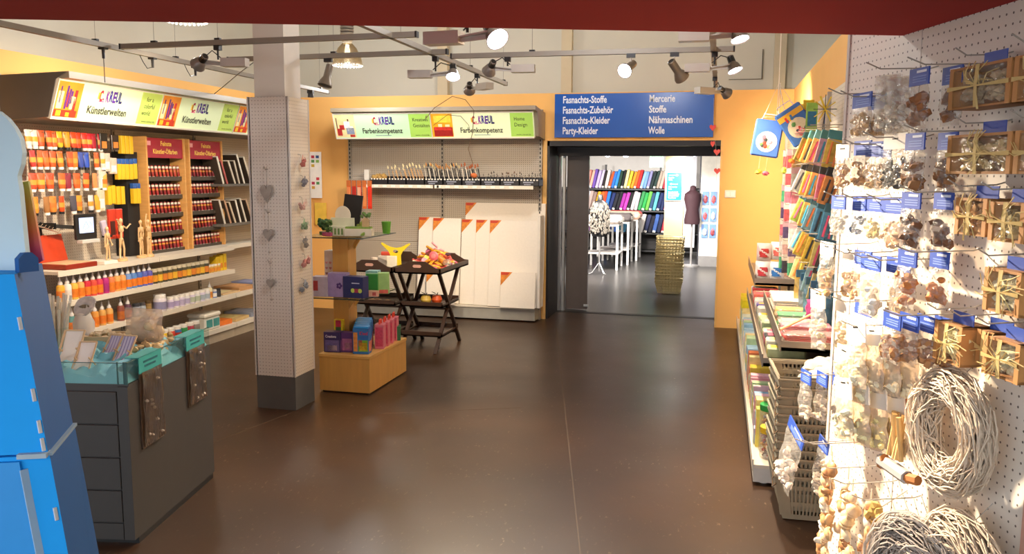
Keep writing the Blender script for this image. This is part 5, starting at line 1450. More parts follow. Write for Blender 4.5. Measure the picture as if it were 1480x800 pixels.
for i, (y, lb) in enumerate(((4.95, 'black cable hanger with long cable, leftmost on the wall track'), (5.46, 'black plug with looped cable in the middle of the wall track'), (5.98, 'black plug with looped cable nearest the pillar on the wall track'))):
    t = thing('cable_plug', lb, 'plug', (-4.13, y, ZK))
    MB().box(-0.025, 0.025, -0.02, 0.02, -0.03, -0.017).cyl((0, 0, -0.03), (0, 0, -0.09), 0.011, 0.009, 8).build('plug', BCAP, t)
    MB().tube([(0, 0, -0.09), (0, 0, -0.25)] if i == 0 else [(0, 0, -0.085), (-0.01, -0.05, -0.1), (-0.005, -0.1, -0.06), (0, -0.14, -0.017)], 0.003, 5).build('cable', BCAP, t)
# pendant bell lamps
def pendant(x, y, z, label, power):
    t = thing('pendant_lamp', label, 'lamp', (x, y, z))
    MB().lathe([(0.165, 0.0), (0.163, 0.02), (0.145, 0.10), (0.10, 0.19), (0.06, 0.235), (0.05, 0.24), (0.055, 0.236), (0.095, 0.185), (0.139, 0.10), (0.157, 0.02)], 28, cap=False).build('bell', M_clear('prismatic_glass', '#d8cdb8', 0.12, 0.2, 0.03), t, True)
    rim = MB()
    for k in range(28):
        a = 2 * PI * k / 28
        rim.lump((0.16 * math.cos(a), 0.16 * math.sin(a), 0.006), 0.012, 0, 1, rot=Matrix.Identity(3))
    rim.build('rim', M('#d9cfbf', 0.2, var=0.2, scale=60), t)
    MB().lathe([(0.045, 0.235), (0.06, 0.27), (0.05, 0.30), (0.03, 0.32)], 16).build('neck', M('#b0a794', 0.4, metal=0.3), t, True)
    m = MB()
    for k in range(7):
        m.lathe([(0.072, 0.33 + k * 0.032), (0.076, 0.338 + k * 0.032), (0.072, 0.352 + k * 0.032)], 18)
    m.build('ballast', M('#9b9286', 0.5, metal=0.3), t, True)
    MB().cyl((0, 0, 0.55), (0, 0, 4.3 - z), 0.004, n=5).build('cord', BCAP, t)
    MB().lump((0, 0, 0.15), (0.03, 0.03, 0.05), 0, 2, rot=Matrix.Identity(3)).build('bulb', M('#fff0ea', 0.3, emit=2.5, var=0), t, True)
    ld = bpy.data.lights.new('pendant_glow', 'POINT')
    ld.energy = power
    ld.color = SOFTWARM
    ld.shadow_soft_size = 0.11
    lo_ = bpy.data.objects.new('pendant_glow', ld)
    COL.objects.link(lo_)
    lo_.location = (x, y, z - 0.13)
pendant(-4.03, 8.6, 2.91, 'glass bell pendant lamp above the back shelving', 30)
pendant(-4.25, 6.06, 2.95, 'glass bell pendant lamp above the paint shelving, mostly hidden by the red bulkhead', 26)
pendant(-1.6, 7.6, 3.5, 'unseen glass bell pendant added as fill light above the middle of the shop', 56)  # out of view, added to fill the shop with light
pendant(-0.9, 4.2, 3.4, 'unseen glass bell pendant added as fill light behind the red bulkhead', 60)  # hidden by the bulkhead, added as general fill
cbl = MB().tube([(-4.92, 7.35, 2.475), (-4.5, 6.9, 2.51), (-3.9, 6.25, 2.56), (-3.26, 5.6, 2.62)], 0.004, 5).build('black_cable', BCAP)
tag(cbl, 'thin black cable running from the left canopy to the pillar', 'cable')
# ================================================================== fabric room behind the doorway
BOLT = MB().box(-0.03, 0.03, -0.12, 0.1, 0, 0.42, bev=0.012).mesh('bolt', [WCAP], True)
BEND = MB().box(-0.022, 0.022, -0.122, -0.12, 0.005, 0.05).mesh('end_card', [WCAP])
fs = thing('fabric_shelving', 'black shelving full of coloured fabric bolts in the far room', 'shelving', (-2.1, 18.3, 0))
for z in (1.43, 0.96, 0.48, 0.1):
    MB().box(-1.6, 1.9, -0.2, 0.2, z - 0.03, z).build('shelf', M('#1a1918', 0.5), fs)
for x in (-1.6, -0.4, 0.8, 1.86):
    MB().box(x, x + 0.04, 0.15, 0.2, 0, 1.95).build('upright', M('#2a2826', 0.5), fs)
MB().box(-1.6, 1.9, 0.2, 0.22, 0.1, 1.45).build('back_panel', M('#26221f', 0.7), fs)
rowsF = [('top', 1.431, '#d8b898 #d03038 #c02838 #d88878 #d8a890 #6a4aa0 #b8a8d0 #c8b8d8 #201818 #e8dcd0 #c05020 #2a6ab8 #2a80c8 #1a3a2a #141414 #e8d898 #e8c030 #e89020 #e06020 #d02828 #88b0e0 #7098d0 #8a88b0 #1a2a2a #243a34 #a89888 #b8a898 #b03040 #d84868 #60a050 #2a2a40 #7a2a80'.split()),
         ('middle', 0.961, '#d8d0d0 #e8e4e0 #c8c0c0 #b09a90 #8a7268 #e8a020 #e06020 #d04020 #2a70c0 #1a2a60 #1a1a24 #16161c #9a2a90 #c03aa0 #181818 #d8c8c8 #b8b0b4 #3a8a50 #2a9a48 #68b848 #2a4a6a #5ab0b8 #1a2a58 #1a2850 #e04080 #d83040 #c82838 #e8a840'.split()),
         ('bottom', 0.481, '#2a2a38 #1a1a2a #3a3048 #5a3a60 #201a2a #2a50b0 #3a70c8 #2a90d0 #1a2a60 #3a6ac0 #2a8aa0 #5aa0c8 #c8c0b8 #a8a098 #b8b0a8 #d8d0c8 #2a3050 #1a1a28 #3a5a9a #1a2440 #a83040 #402028 #1a1a1a #282830'.split())]
for nm, z, cols in rowsF:
    n = len(cols)
    for i, c in enumerate(cols):
        x = -3.05 + 2.15 * i / (n - 1)
        o = put(BOLT, 'fabric_bolt', None, (x, 18.2 + random.uniform(-0.02, 0.02), z + 0.01), (0, R(random.uniform(11, 16)), 0), mat=M(c, 0.8, var=0.08), scale=(2.0 / n * 16.5, 1, random.uniform(0.88, 1.0)))
        tag(o, 'upright fabric bolt, %s from left in the %s row of the far shelving' % (ORD[i] if i < 30 else ('thirty-first', 'thirty-second')[i - 30], nm), 'fabric bolt', 'fabric bolts on the far shelving')
        if i % 2 == 0:
            put(BEND, 'end_card', o, mat=M('#cfc8bc', 0.6))
# tables with rolls
TLEG = M('#c9c5be', 0.5)
def ftable(x, y, w, d, label, rolls):
    t = thing('fabric_table', label, 'table', (x, y, 0))
    MB().box(-w / 2, w / 2, 0, d, 0.80, 0.83).build('top', M('#b9b2a8', 0.5), t)
    MB().box(-w / 2, w / 2, 0.03, d - 0.03, 0.28, 0.30).build('lower_shelf', M('#a8a29a', 0.5), t)
    for sx in (-w / 2 + 0.02, w / 2 - 0.02):
        for yy in (0.02, d - 0.02):
            MB().box(sx - 0.02, sx + 0.02, yy - 0.02, yy + 0.02, 0, 0.8).build('leg', TLEG, t)
    for i, (yy, c, r) in enumerate(rolls):
        o = thing('fabric_roll', 'fabric roll, %s from the front on the %s' % (ORD[i], label.split(' with ')[0]), 'fabric roll', (x, y + yy, 0.831), 0, 'fabric rolls lying on tables')
        MB().box(-w / 2 - 0.03, w / 2 + 0.03, -r, r, 0, r * 1.6, bev=r * 0.45).build('cloth', M(c, 0.85, var=0.15, scale=20), o, True)
        MB().box(w / 2 + 0.03, w / 2 + 0.033, -r * 0.5, r * 0.5, r * 0.4, r * 1.1).build('core_end', M('#cfc4b4', 0.6), o)
ftable(-2.08, 15.05, 0.62, 0.75, 'nearest white table with grey fabric rolls', [(0.1, '#8a8078', 0.1), (0.32, '#7a726a', 0.1), (0.55, '#4a4440', 0.1)])
ftable(-1.98, 15.95, 0.62, 0.75, 'second white table with brown fabric rolls', [(0.1, '#3a3230', 0.1), (0.32, '#2a2626', 0.1), (0.55, '#9a8a7a', 0.1)])
ftable(-1.90, 16.85, 0.62, 0.75, 'third white table with pink and orange fabric rolls', [(0.1, '#c8a088', 0.1), (0.32, '#b86848', 0.1), (0.55, '#c04858', 0.1)])
# dressmaker form with fur vest
fm = thing('dress_form', 'black dress form wearing a grey fur vest in the far room', 'dress form', (-2.02, 14.4, 0))
MB().lathe([(0.0, 0.66), (0.13, 0.66), (0.15, 0.72), (0.15, 0.95), (0.16, 1.15), (0.12, 1.25), (0.05, 1.29), (0.045, 1.37), (0.03, 1.39)], 18, mat=Matrix.Diagonal((1, 0.7, 1, 1))).build('body', BCAP, fm, True)
m = MB()
for k in range(520):
    a, z = random.uniform(0, 2 * PI), random.uniform(0.72, 1.24)
    r = 0.165 if z < 1.1 else 0.165 - 0.05 * (z - 1.1) / 0.14
    m.lump((r * math.cos(a), 0.75 * r * math.sin(a), z), (0.014, 0.014, 0.03), 0.35, 1, rot=Matrix.Identity(3))
m.build('fur_vest', M('#6f675b', 0.95, var=0.35, scale=25), fm)
MB().cyl((0, 0, 0.05), (0, 0, 0.66), 0.016, n=8).tube([(0, 0, 0.2), (0.1, -0.1, 0.02), (0.14, -0.14, 0.01)], 0.01, 6).tube([(0, 0, 0.2), (-0.12, -0.06, 0.02), (-0.17, -0.09, 0.01)], 0.01, 6).tube([(0, 0, 0.2), (0.02, 0.14, 0.02), (0.02, 0.19, 0.01)], 0.01, 6).build('stand', M('#c9c6c2', 0.3, metal=0.8), fm)
rf = thing('dress_form', 'dark red velvet dress form right of the yellow column in the far room', 'dress form', (-0.5, 16.1, 0))
MB().lathe([(0.0, 0.80), (0.14, 0.81), (0.15, 0.88), (0.115, 1.08), (0.16, 1.28), (0.15, 1.38), (0.06, 1.45), (0.055, 1.52), (0.02, 1.54)], 20, mat=Matrix.Diagonal((1, 0.75, 1, 1))).build('body', M('#2c0c13', 0.8, var=0.1), rf, True)
MB().cyl((0, 0, 0.03), (0, 0, 0.82), 0.02, n=8).cyl((0, 0, 0), (0, 0, 0.03), 0.15, n=16).build('stand', M('#bdb9b4', 0.3, metal=0.7), rf)
# columns
c1 = thing('column', 'pale yellow lit column with a blue notice in the far room', 'column', (-0.66, 12.62, 0))
MB().box(-0.135, 0.135, -0.135, 0.135, 0, 2.45).build('shaft', M('#f4dfa6', 0.7, var=0.02), c1)
bs_ = thing('blue_notice', 'small blue notice with white arrows on the lit column', 'sign', (-0.66, 12.484, 1.36))
MB().box(-0.12, 0.12, -0.008, 0, 0, 0.42).build('rim', M('#e8eaea', 0.5), bs_)
MB().box(-0.11, 0.11, -0.010, -0.008, 0.01, 0.41).build('panel', M('#1f7fd0', 0.4), bs_)
Fz = lambda x, z: frame((x, -0.0115, z), (1, 0, 0), (0, 0, 1))
wt = M('#eef2f6', 0.5, var=0)
MB().bar((-0.08, -0.011, 0.375), (0.03, -0.011, 0.375), 0.002, 0.007).prism([(0.03, 0.36), (0.06, 0.375), (0.03, 0.39)], 0, 0.001, mat=Fz(0, 0)).bar((-0.04, -0.011, 0.245), (0.05, -0.011, 0.245), 0.002, 0.007).prism([(-0.04, 0.23), (-0.07, 0.245), (-0.04, 0.26)], 0, 0.001, mat=Fz(0, 0)).build('arrow', wt, bs_)
for s, z, w in (('Stoffe', 0.33, 0.075), ('Wolle', 0.298, 0.055), ('Mercerie', 0.195, 0.12), ('Wolle', 0.163, 0.05), ('Fasnachts-Stoffe', 0.118, 0.14), ('Fasnachts-Zubehör', 0.09, 0.16), ('Fasnachts-Kleider', 0.062, 0.15), ('Party-Kleider', 0.034, 0.115)):
    text(s, wt, bs_, Fz(-0.085, z), 0.026, w, 0.02)
c2_ = thing('column', 'white column with hanging blister packs at the right of the doorway view', 'column', (-0.18, 16.35, 0))
MB().box(-0.18, 0.18, -0.18, 0.18, 0.2, 2.45).build('shaft', M('#cdc5b6', 0.7), c2_)
MB().box(-0.185, 0.185, -0.185, 0.185, 0, 0.2).build('plinth', M('#6d6a66', 0.6), c2_)
for j in range(3):
    for k in range(2):
        o = thing('blister_pack', '%s blister pack in the %s row on the white far column' % (('left', 'right')[k], ('top', 'middle', 'bottom')[j]), 'pack', (-0.265 + 0.15 * k, 16.15, 1.17 - 0.31 * j), 0, 'blister packs on the far column')
        MB().box(-0.06, 0.06, 0, 0.012, 0, 0.26).build('card', M('#5a7aa8', 0.5, var=0.2, scale=30), o)
        MB().lump((0, -0.01, 0.11), (0.045, 0.02, 0.08), 0.1, 1, rot=Matrix.Identity(3)).build('item', M(('#8a3a40', '#a84a4a', '#b8b0a8')[(j + k) % 3], 0.4, var=0.3), o)
# stack of brass wire baskets
def wire_basket():
    m = MB()
    def ring(z, w, d, r):
        m.tube([(-w, -d, z), (w, -d, z), (w, d, z), (-w, d, z)], r, 4, closed=True)
    ring(0.20, 0.20, 0.14, 0.006)
    for i in range(5):
        f = i / 5
        ring(0.02 + 0.036 * i, 0.155 + 0.045 * f, 0.10 + 0.04 * f, 0.0028)
    for i in range(9):
        x = -1 + 2 * i / 8
        for s in (-1, 1):
            m.bar((x * 0.155, s * 0.10, 0.02), (x * 0.20, s * 0.14, 0.20), 0.004, 0.004)
    for i in range(1, 6):
        y = -1 + 2 * i / 6
        for s in (-1, 1):
            m.bar((s * 0.155, y * 0.10, 0.02), (s * 0.20, y * 0.14, 0.20), 0.004, 0.004)
        m.bar((-0.155, y * 0.10, 0.02), (0.155, y * 0.10, 0.02), 0.003, 0.003)
    return m
WB = wire_basket().mesh('wire_basket', [M('#d6c48e', 0.4, metal=0.2, var=0.1)])
WH = MB().tube([(-0.2, -0.02, 0.2), (-0.17, -0.13, 0.205), (0.17, -0.13, 0.205), (0.2, -0.02, 0.2)], 0.006, 5).mesh('handle', [M('#e2d2a0', 0.3, metal=0.5)])
for k in range(15):
    o = put(WB, 'wire_basket', None, (-0.68 + random.uniform(-0.006, 0.006), 12.24, 0.005 + k * 0.046), random.uniform(-0.03, 0.03))
    tag(o, 'brass wire basket, %s from the floor in the tall stack' % ORD[k], 'basket', 'stack of brass wire baskets')
    put(WH, 'handle', o)
# emergency sign, lamps
ex = thing('exit_sign', 'glowing pale green emergency exit sign in the far room', 'sign', (-1.13, 15.2, 1.87))
MB().box(-0.12, 0.12, -0.02, 0.02, 0, 0.19).build('box', M('#7fe0a8', 0.4, emit=1.6, var=0.05), ex)
MB().cyl((-0.08, 0, 0.19), (-0.08, 0, 0.58), 0.006, n=5).cyl((0.08, 0, 0.19), (0.08, 0, 0.58), 0.006, n=5).build('rod', BCAP, ex)
MB().box(-0.06, 0.0, -0.022, -0.02, 0.04, 0.14).prism([(0.02, 0.05), (0.08, 0.09), (0.02, 0.13)], 0, 0.002, mat=frame((0, -0.02, 0), (1, 0, 0), (0, 0, 1))).build('pictogram', M('#d8f6e4', 0.4, emit=1.2), ex)
for i, (x, y, z, lb) in enumerate(((-1.75, 13.2, 2.04, 'left bright ceiling spotlight seen through the doorway'), (-1.62, 14.6, 2.06, 'small ceiling spotlight beside the left one in the far room'), (-0.37, 12.1, 2.03, 'bright ceiling spotlight right of the yellow column'), (0.03, 13.2, 2.03, 'bright ceiling spotlight at the right edge of the doorway'), (-3.0, 13.5, 2.2, 'ceiling spotlight far left in the fabric room, beside the door leaf'), (1.6, 15.5, 2.2, 'ceiling spotlight far right in the fabric room behind the yellow wall'))):
    t = thing('ceiling_spotlight', lb, 'spotlight', (x, y, z))
    MB().lathe([(0.03, 0.08), (0.05, 0.06), (0.055, 0.0), (0.05, 0.0), (0.045, 0.05)], 14, cap=False).cyl((0, 0, 0.07), (0, 0, 2.45 - z), 0.01, n=6).build('housing', M('#8a8680', 0.4), t, True)
    MB().lump((0, 0, 0.0), (0.045, 0.045, 0.03), 0, 2, rot=Matrix.Identity(3)).build('lens', M('#f4eaff', 0.3, emit=12, var=0), t, True)
    ld = bpy.data.lights.new('ceiling_spot', 'SPOT')
    ld.energy = (420, 420, 160, 150, 420, 300)[i]
    ld.color = (1.0, 0.95, 0.92)
    ld.spot_size = R(140)
    ld.spot_blend = 0.8
    ld.shadow_soft_size = 0.08
    lo_ = bpy.data.objects.new('ceiling_spot', ld)
    COL.objects.link(lo_)
    lo_.location = (x, y, z - 0.06)
    lo_.rotation_euler = (R(42), 0, 0)
wp = MB().box(0.05, 0.35, 18.0, 18.06, 0.2, 2.4).build('white_fabric_banner', M('#d8d8dc', 0.8), None, loc=(-0.85, 0, 0))
tag(wp, 'tall white fabric hanging behind the red dress form', 'fabric')
dkp = MB().box(0, 0.08, 17.6, 17.68, 0, 2.4).build('dark_post', M('#3a3a40', 0.5), None, loc=(-0.42, 0, 0))
tag(dkp, 'thin dark post between the red dress form and the white column', 'post')
# ================================================================== right wall shelving
RS = thing('gondola_shelving', 'low grey metal shelving with sloping trays along the right wall', 'shelving', (0.24, 4.72, 0))
SHM = M('#8d8276', 0.4, metal=0.4, var=0.04)
MB().box(0.0, 0.5, 0.0, 4.94, 0.02, 0.10).build('base', M('#d4cfc6', 0.5), RS)
MB().box(-0.002, 0.5, 0.0, 4.94, 0.10, 0.12).box(-0.008, 0.0, 0.0, 4.94, 0.085, 0.15).build('base_shelf', RAIL, RS)
MB().lathe([(0.022, 0.0), (0.024, 0.006), (0.008, 0.012), (0.008, 0.03)], 12, mat=Matrix.Translation((0.06, 0.06, 0))).build('foot', WCAP, RS, True)
MB().box(0.455, 0.475, 0.0, 4.94, 0.1, 2.3).build('back_panel', M_peg('perf_right', '#d8cbb4', '#8a7a64', ('Y', 'Z'), 0.025, 0.13), RS)
for k in range(5):
    MB().box(0.43, 0.475, k * 1.225 - 0.015 + 0.02, k * 1.225 + 0.035, 0, 2.3).build('upright', GRY, RS)
def traysh(x, y0, y1, z, lip, name='tray_shelf'):
    m = MB().box(x, 0.45, y0, y1, z - 0.02, z)
    m.box(x - 0.006, x, y0, y1, z - 0.025, z + lip).box(x, 0.45, y0, y0 + 0.006, z - 0.02, z + lip * 0.6)
    s = m.build(name, SHM, RS)
    MB().tube([(x - 0.004, y0, z + lip), (x - 0.004, y1, z + lip)], 0.005, 5).build('wire_edge', M('#c9bfb0', 0.3, metal=0.6), s)
traysh(0.04, 0.25, 3.2, 0.655, 0.05)
traysh(0.12, 0.02, 1.9, 0.80, 0.06)
traysh(0.09, 2.85, 4.6, 0.80, 0.07)
# books and packs standing on the base shelf
rn = random.Random(11)
pal = '#e8d860 #e8d090 #d89aa0 #e0e0c8 #d8c8b0 #90b8d0 #a8c8d8 #e0c040 #d86a7a #e8e4d8 #b8d0a0 #d8784a #e8b8c0'.split()
y = 9.35
i = 0
while y > 5.05:
    d = rn.uniform(0.05, 0.11)
    h = rn.uniform(0.16, 0.28)
    c = '#d9c31c' if i in (1, 2, 3, 4) else rn.choice(pal)
    if 1 <= i <= 4:
        h, d = 0.34, 0.12
    o = MB().box(-0.14, 0.1, -d / 2 + 0.004, d / 2 - 0.004, 0, h, bev=0.002).build('standing_pack', M(c, 0.45, var=0.18, scale=18), None, loc=(0.40, y, 0.121), rot=(R(rn.uniform(-6, 10)), 0, rn.uniform(-0.05, 0.05)))
    tag(o, 'coloured pack on the right base shelf, %s from the back wall' % (ORD[i] if i < 30 else 'thirty-%s' % ORD[i - 30]), 'pack', 'packs on the right base shelf')
    MB().box(-0.1415, -0.14, -d / 2 + 0.015, d / 2 - 0.015, h * 0.3, h * 0.7).box(-0.1, 0.06, -d / 2 + 0.0025, -d / 2 + 0.004, h * 0.3, h * 0.75).build('print', M(rn.choice(pal), 0.5, var=0.3, scale=30), o)
    y -= d + rn.uniform(0.002, 0.02)
    i += 1
# big jars at the near end
for k, (yy, c, lid, lb) in enumerate(((4.98, '#e0a888', '#2f9a48', 'clear jar of beads with green lid at the end of the right shelving'), (4.86, '#d88a4a', '#e0b82a', 'clear jar of beads with yellow lid at the end of the right shelving'))):
    t = thing('bead_jar', lb, 'jar', (0.33, yy, 0.121 if k else 0.121))
    hh = 0.26 if k == 0 else 0.16
    MB().lathe([(0.05, 0), (0.055, 0.01), (0.055, hh - 0.02), (0.045, hh)], 16).build('jar', CLEAR, t, True)
    m = MB()
    for q in range(70):
        a, r = random.uniform(0, 6.3), 0.045 * math.sqrt(random.random())
        m.lump((r * math.cos(a), r * math.sin(a), random.uniform(0.012, hh - 0.04)), 0.011, 0.1, 1, mi=q % 4)
    stuff(m.build('beads', [M('#b8402a', 0.4), M('#d8a02a', 0.4), M('#6a4a2a', 0.4), M('#c8c0b8', 0.4)], t))
    MB().lathe([(0.054, hh - 0.01), (0.056, hh - 0.005), (0.056, hh + 0.025), (0.05, hh + 0.03)], 18).build('lid', M(lid, 0.4), t, True)
o = MB().box(-0.05, 0.05, -0.03, 0.03, 0, 0.1, bev=0.003).build('blue_white_pack', M('#a8b8c8', 0.4, var=0.3, scale=20), None, loc=(0.30, 5.12, 0.121))
tag(o, 'small blue and white pack next to the bead jars', 'pack')
# packs on the middle tray
y = 7.8
i = 0
pal2 = '#d8d0cc #b03a3a #6a5aa0 #e8e0d8 #c8a060 #d86a5a #3a3a40 #c8c0b4 #a8b48a'.split()
while y > 5.1:
    d = rn.uniform(0.07, 0.14)
    h = rn.uniform(0.06, 0.10)
    c = rn.choice(pal2)
    o = MB().box(-0.1, 0.12, -d / 2 + 0.004, d / 2 - 0.004, 0, h, bev=0.008).build('craft_pack', M(c, 0.4, var=0.25, scale=18), None, loc=(0.41, y, 0.657))
    tag(o, 'small craft pack on the middle right tray, %s from the back' % ORD[i], 'pack', 'craft packs on the middle right tray')
    MB().box(-0.101, -0.1, -d / 2 + 0.02, d / 2 - 0.02, 0.02, h - 0.02).box(-0.08, 0.08, -d / 2 + 0.02, d / 2 - 0.02, h, h + 0.001).build('print', M(rn.choice(pal), 0.4, var=0.3, scale=40), o)
    y -= d + 0.02
    i += 1
# foam and felt bundles in the upper near tray
for k, (yy, c, lb, hh) in enumerate(((6.1, '#e8dccc', 'large bundle of white foam sheets in the upper right tray', 0.10), (5.72, '#e0b81f', 'bundle of yellow felt in the upper right tray', 0.07), (5.62, '#d88a2a', 'thin bundle of orange felt in the upper right tray', 0.05), (5.48, '#1fae52', 'bundle of bright green felt in the upper right tray', 0.075), (5.32, '#d8c4a8', 'clear bundle of beige felt in the upper right tray', 0.06), (5.12, '#e0708a', 'bundle of pink felt in the upper right tray', 0.07), (4.93, '#d82f2a', 'bundle of red chenille stems in the upper right tray', 0.05))):
    o = thing('felt_bundle', lb, 'bundle', (0.50, yy, 0.802))
    m = MB()
    nn = 6 if k else 9
    dd = 0.5 if k == 0 else 0.13
    for q in range(nn):
        z = hh * q / nn
        m.box(-0.11 + random.uniform(-0.01, 0.01), 0.16, -dd / 2 + random.uniform(-0.008, 0.008), dd / 2, z, z + hh / nn * 0.85, bev=0.003)
    m.build('sheets', M(c, 0.8, var=0.06), o)
    MB().box(-0.125, 0.165, -dd / 2 - 0.012, dd / 2 + 0.008, 0.0, hh + 0.004, bev=0.01).build('wrap', CLEAR, o)
tag(MB().cyl((0.36, 4.9, 0.87), (0.62, 5.3, 0.93), 0.008, n=7).build('wooden_rod', M('#dcb488', 0.6)), 'thin wooden rod lying across the felt bundles', 'rod')
tag(pillow(0.16, 0.12, 0.1).build('pink_net_bag', M('#d860a0', 0.5, var=0.3, scale=30), None, True, loc=(0.6, 5.3, 0.88), rot=0.6), 'bright pink bag beside the wooden rod', 'bag')
# bags on the far upper tray
for k, (yy, x, z, c, p, lb) in enumerate(((7.78, 0.40, 0.0, '#e4dcd8', '#c84048', 'white bag with red print at the front left of the far tray'), (7.78, 0.52, 0.0, '#dfe0e4', '#3a78c0', 'white bag with blue print at the front of the far tray'), (7.8, 0.63, 0.0, '#e4d2c8', '#c89080', 'pale pink bag at the front right of the far tray'), (8.1, 0.42, 0.14, '#dcc8c0', '#c03838', 'red and white bag stacked behind on the far tray'), (8.15, 0.55, 0.15, '#e0d6ce', '#d06058', 'white bag with red lettering stacked highest on the far tray'), (8.3, 0.64, 0.13, '#d8d0c4', '#607058', 'white bag with dark print at the back of the far tray'))):
    o = thing('craft_bag', lb, 'bag', (x, yy, 0.803 + z), random.uniform(-0.15, 0.15))
    pillow(0.13, 0.17, 0.09).build('bag', M(c, 0.35, var=0.06), o, True)
    MB().grid(6, 5, lambda u, v: ((u - 0.5) * 0.09, -0.048 + 0.02 * (abs(u - 0.5) * 2) ** 2, 0.04 + 0.08 * v)).build('print', M(p, 0.4, var=0.35, scale=30), o)
o = thing('clear_sleeve', 'clear upright sleeve at the right of the far tray', 'sleeve', (0.66, 7.62, 0.803))
pillow(0.07, 0.28, 0.04).build('sleeve', MILKY, o, True)
# hanging small goods far column (pegs on the wall)
rn = random.Random(21)
cols = ['#e0d0b8', '#d87a8a', '#e8e0d8', '#c85a60', '#3a3a48', '#58b080', '#e0a868', '#5a4a70', '#d8a8a0', '#ded6cc']
SPK = MB().box(-0.035, 0.035, -0.008, 0.008, -0.13, 0, bev=0.005).mesh('pack', [WCAP])
SPC = MB().box(-0.035, 0.035, -0.009, 0.009, -0.03, 0.02).mesh('card', [WCAP])
rowz = [1.93, 1.79, 1.65, 1.51, 1.37, 1.23, 1.10]
for r, z in enumerate(rowz):
    for k in range(4):
        yy = 6.75 + 0.17 * k
        t = put(SPK, 'hanging_card_pack', None, (0.56 - 0.03 * (k % 2), yy, z), (0, 0, R(20) + rn.uniform(-0.3, 0.3)), mat=M(rn.choice(cols), 0.35, var=0.35, scale=35))
        tag(t, 'small hanging craft pack, %s from the front in the %s row above the far tray' % (ORD[k], ORD[r]), 'pack', 'small packs on the right wall')
        put(SPC, 'card', t, mat=M(rn.choice(['#efe6da', '#e0d4c4', '#d8c0b0', '#c8a0a8']), 0.5))
        MB().tube([(0.70, yy, z + 0.012), (0.50, yy, z + 0.012), (0.485, yy, z + 0.022)], 0.0025, 4).build('hook', GRY, RS, loc=(-0.24, -4.72, 0))
# slanted long packs with teal tops: rows of fan-like packs
LPK = MB().box(-0.045, 0.045, -0.007, 0.007, -0.19, 0, bev=0.004).mesh('sleeve', [WCAP])
LPT = MB().box(-0.047, 0.047, -0.009, 0.009, -0.025, 0.03, bev=0.004).mesh('top_card', [WCAP])
LPI = MB().cyl((-0.02, -0.012, -0.17), (-0.015, -0.012, -0.04), 0.008, 0.006, 6).cyl((0.018, -0.012, -0.18), (0.02, -0.012, -0.05), 0.007, 0.005, 6).mesh('stems', [WCAP])
rws = [(2.02, 5, ['#d8b048', '#d0a040', '#d8a858', '#c8a0b8'], '#4a8a8a'), (1.80, 5, ['#e8e0d0', '#d8a848', '#d89a50', '#c86a80', '#d08848'], '#1c1c20'),
       (1.59, 5, ['#a8c858', '#d8a858', '#6a9ab0', '#5a98b8', '#4a88a8'], '#2a5a68'), (1.38, 5, ['#e8dcc8', '#d0b048', '#c8a83a', '#d8c070', '#2a2a2c'], '#1f4a60'), (1.18, 5, ['#e0c890', '#d0b048', '#88a8b0', '#c8b070', '#5a90a8'], '#2a4a58')]
for r, (z, n, cs, tp) in enumerate(rws):
    for k in range(n):
        yy = 6.30 - 0.27 * k
        t = put(LPK, 'brush_sleeve', None, (0.60 + 0.012 * k, yy, z - 0.01 * k), (R(rn.uniform(-6, 6)), R(20 - 2 * k + rn.uniform(-4, 4)), R(14 + rn.uniform(-10, 10))), mat=M(cs[k % len(cs)], 0.3, var=0.4, scale=22))
        tag(t, 'long slanting craft sleeve, %s from the back in the %s row on the right wall' % (ORD[k], ORD[r]), 'pack', 'long slanting sleeves on the right wall')
        put(LPT, 'top_card', t, mat=M(tp, 0.45, var=0.1))
        put(LPI, 'stems', t, mat=M(['#e07a3a', '#2a2a2c', '#d04a6a', '#3a90b0'][(k + r) % 4], 0.4, var=0.3))
        MB().tube([(0.70, yy, z + 0.022), (0.50, yy, z + 0.022)], 0.003, 4).build('hook', GRY, RS, loc=(-0.24, -4.72, 0))
for k in range(5):
    t = thing('silver_bag', 'shiny blue and silver hanging bag, %s from the back on the right wall' % ORD[k], 'bag', (0.58 + 0.012 * k, 6.0 - 0.2 * k, 0.80 + 0.0 * k), R(12), 'shiny bags on the right wall')
    pillow(0.12, 0.26, 0.05).build('bag', M(('#c8a860', '#9aa8b0', '#8fb0c0', '#4a7898', '#3a6a88')[k], 0.22, metal=0.3, var=0.4, scale=25), t, True)
    MB().box(-0.05, 0.05, -0.008, 0.008, 0.25, 0.30).build('card', M('#2f5a78', 0.45), t)
# upright colourful kites and fans at the top
tops = [(7.5, 2.03, '#efe4cc', 0.26), (7.2, 2.02, '#3a3230', 0.22), (6.95, 2.03, '#c03a30', 0.2), (6.7, 2.04, '#e0b838', 0.24), (6.45, 2.05, '#d8b028', 0.24), (6.2, 2.05, '#8ab04a', 0.2)]
for k, (yy, z, c, h) in enumerate(tops):
    t = thing('paper_lantern_pack', 'tall colourful pack standing out at the top of the right wall, %s from the back' % ORD[k], 'pack', (0.60, yy, z), R(15), 'tall packs at the top of the right wall')
    MB().box(-0.04, 0.04, -0.006, 0.006, 0, h, bev=0.003).build('pack', M(c, 0.4, var=0.35, scale=16), t)
    MB().box(-0.03, 0.03, -0.008, -0.006, h * 0.2, h * 0.7).build('print', M(('#d8d0c4', '#e0b040', '#2a2a2a', '#c85a30', '#7a3a8a', '#2a6a90')[k], 0.4, var=0.3, scale=40), t)
bw_ = thing('ribbon_bow', 'spiky yellow and black bow at the top of the right wall', 'bow', (0.62, 5.6, 2.16))
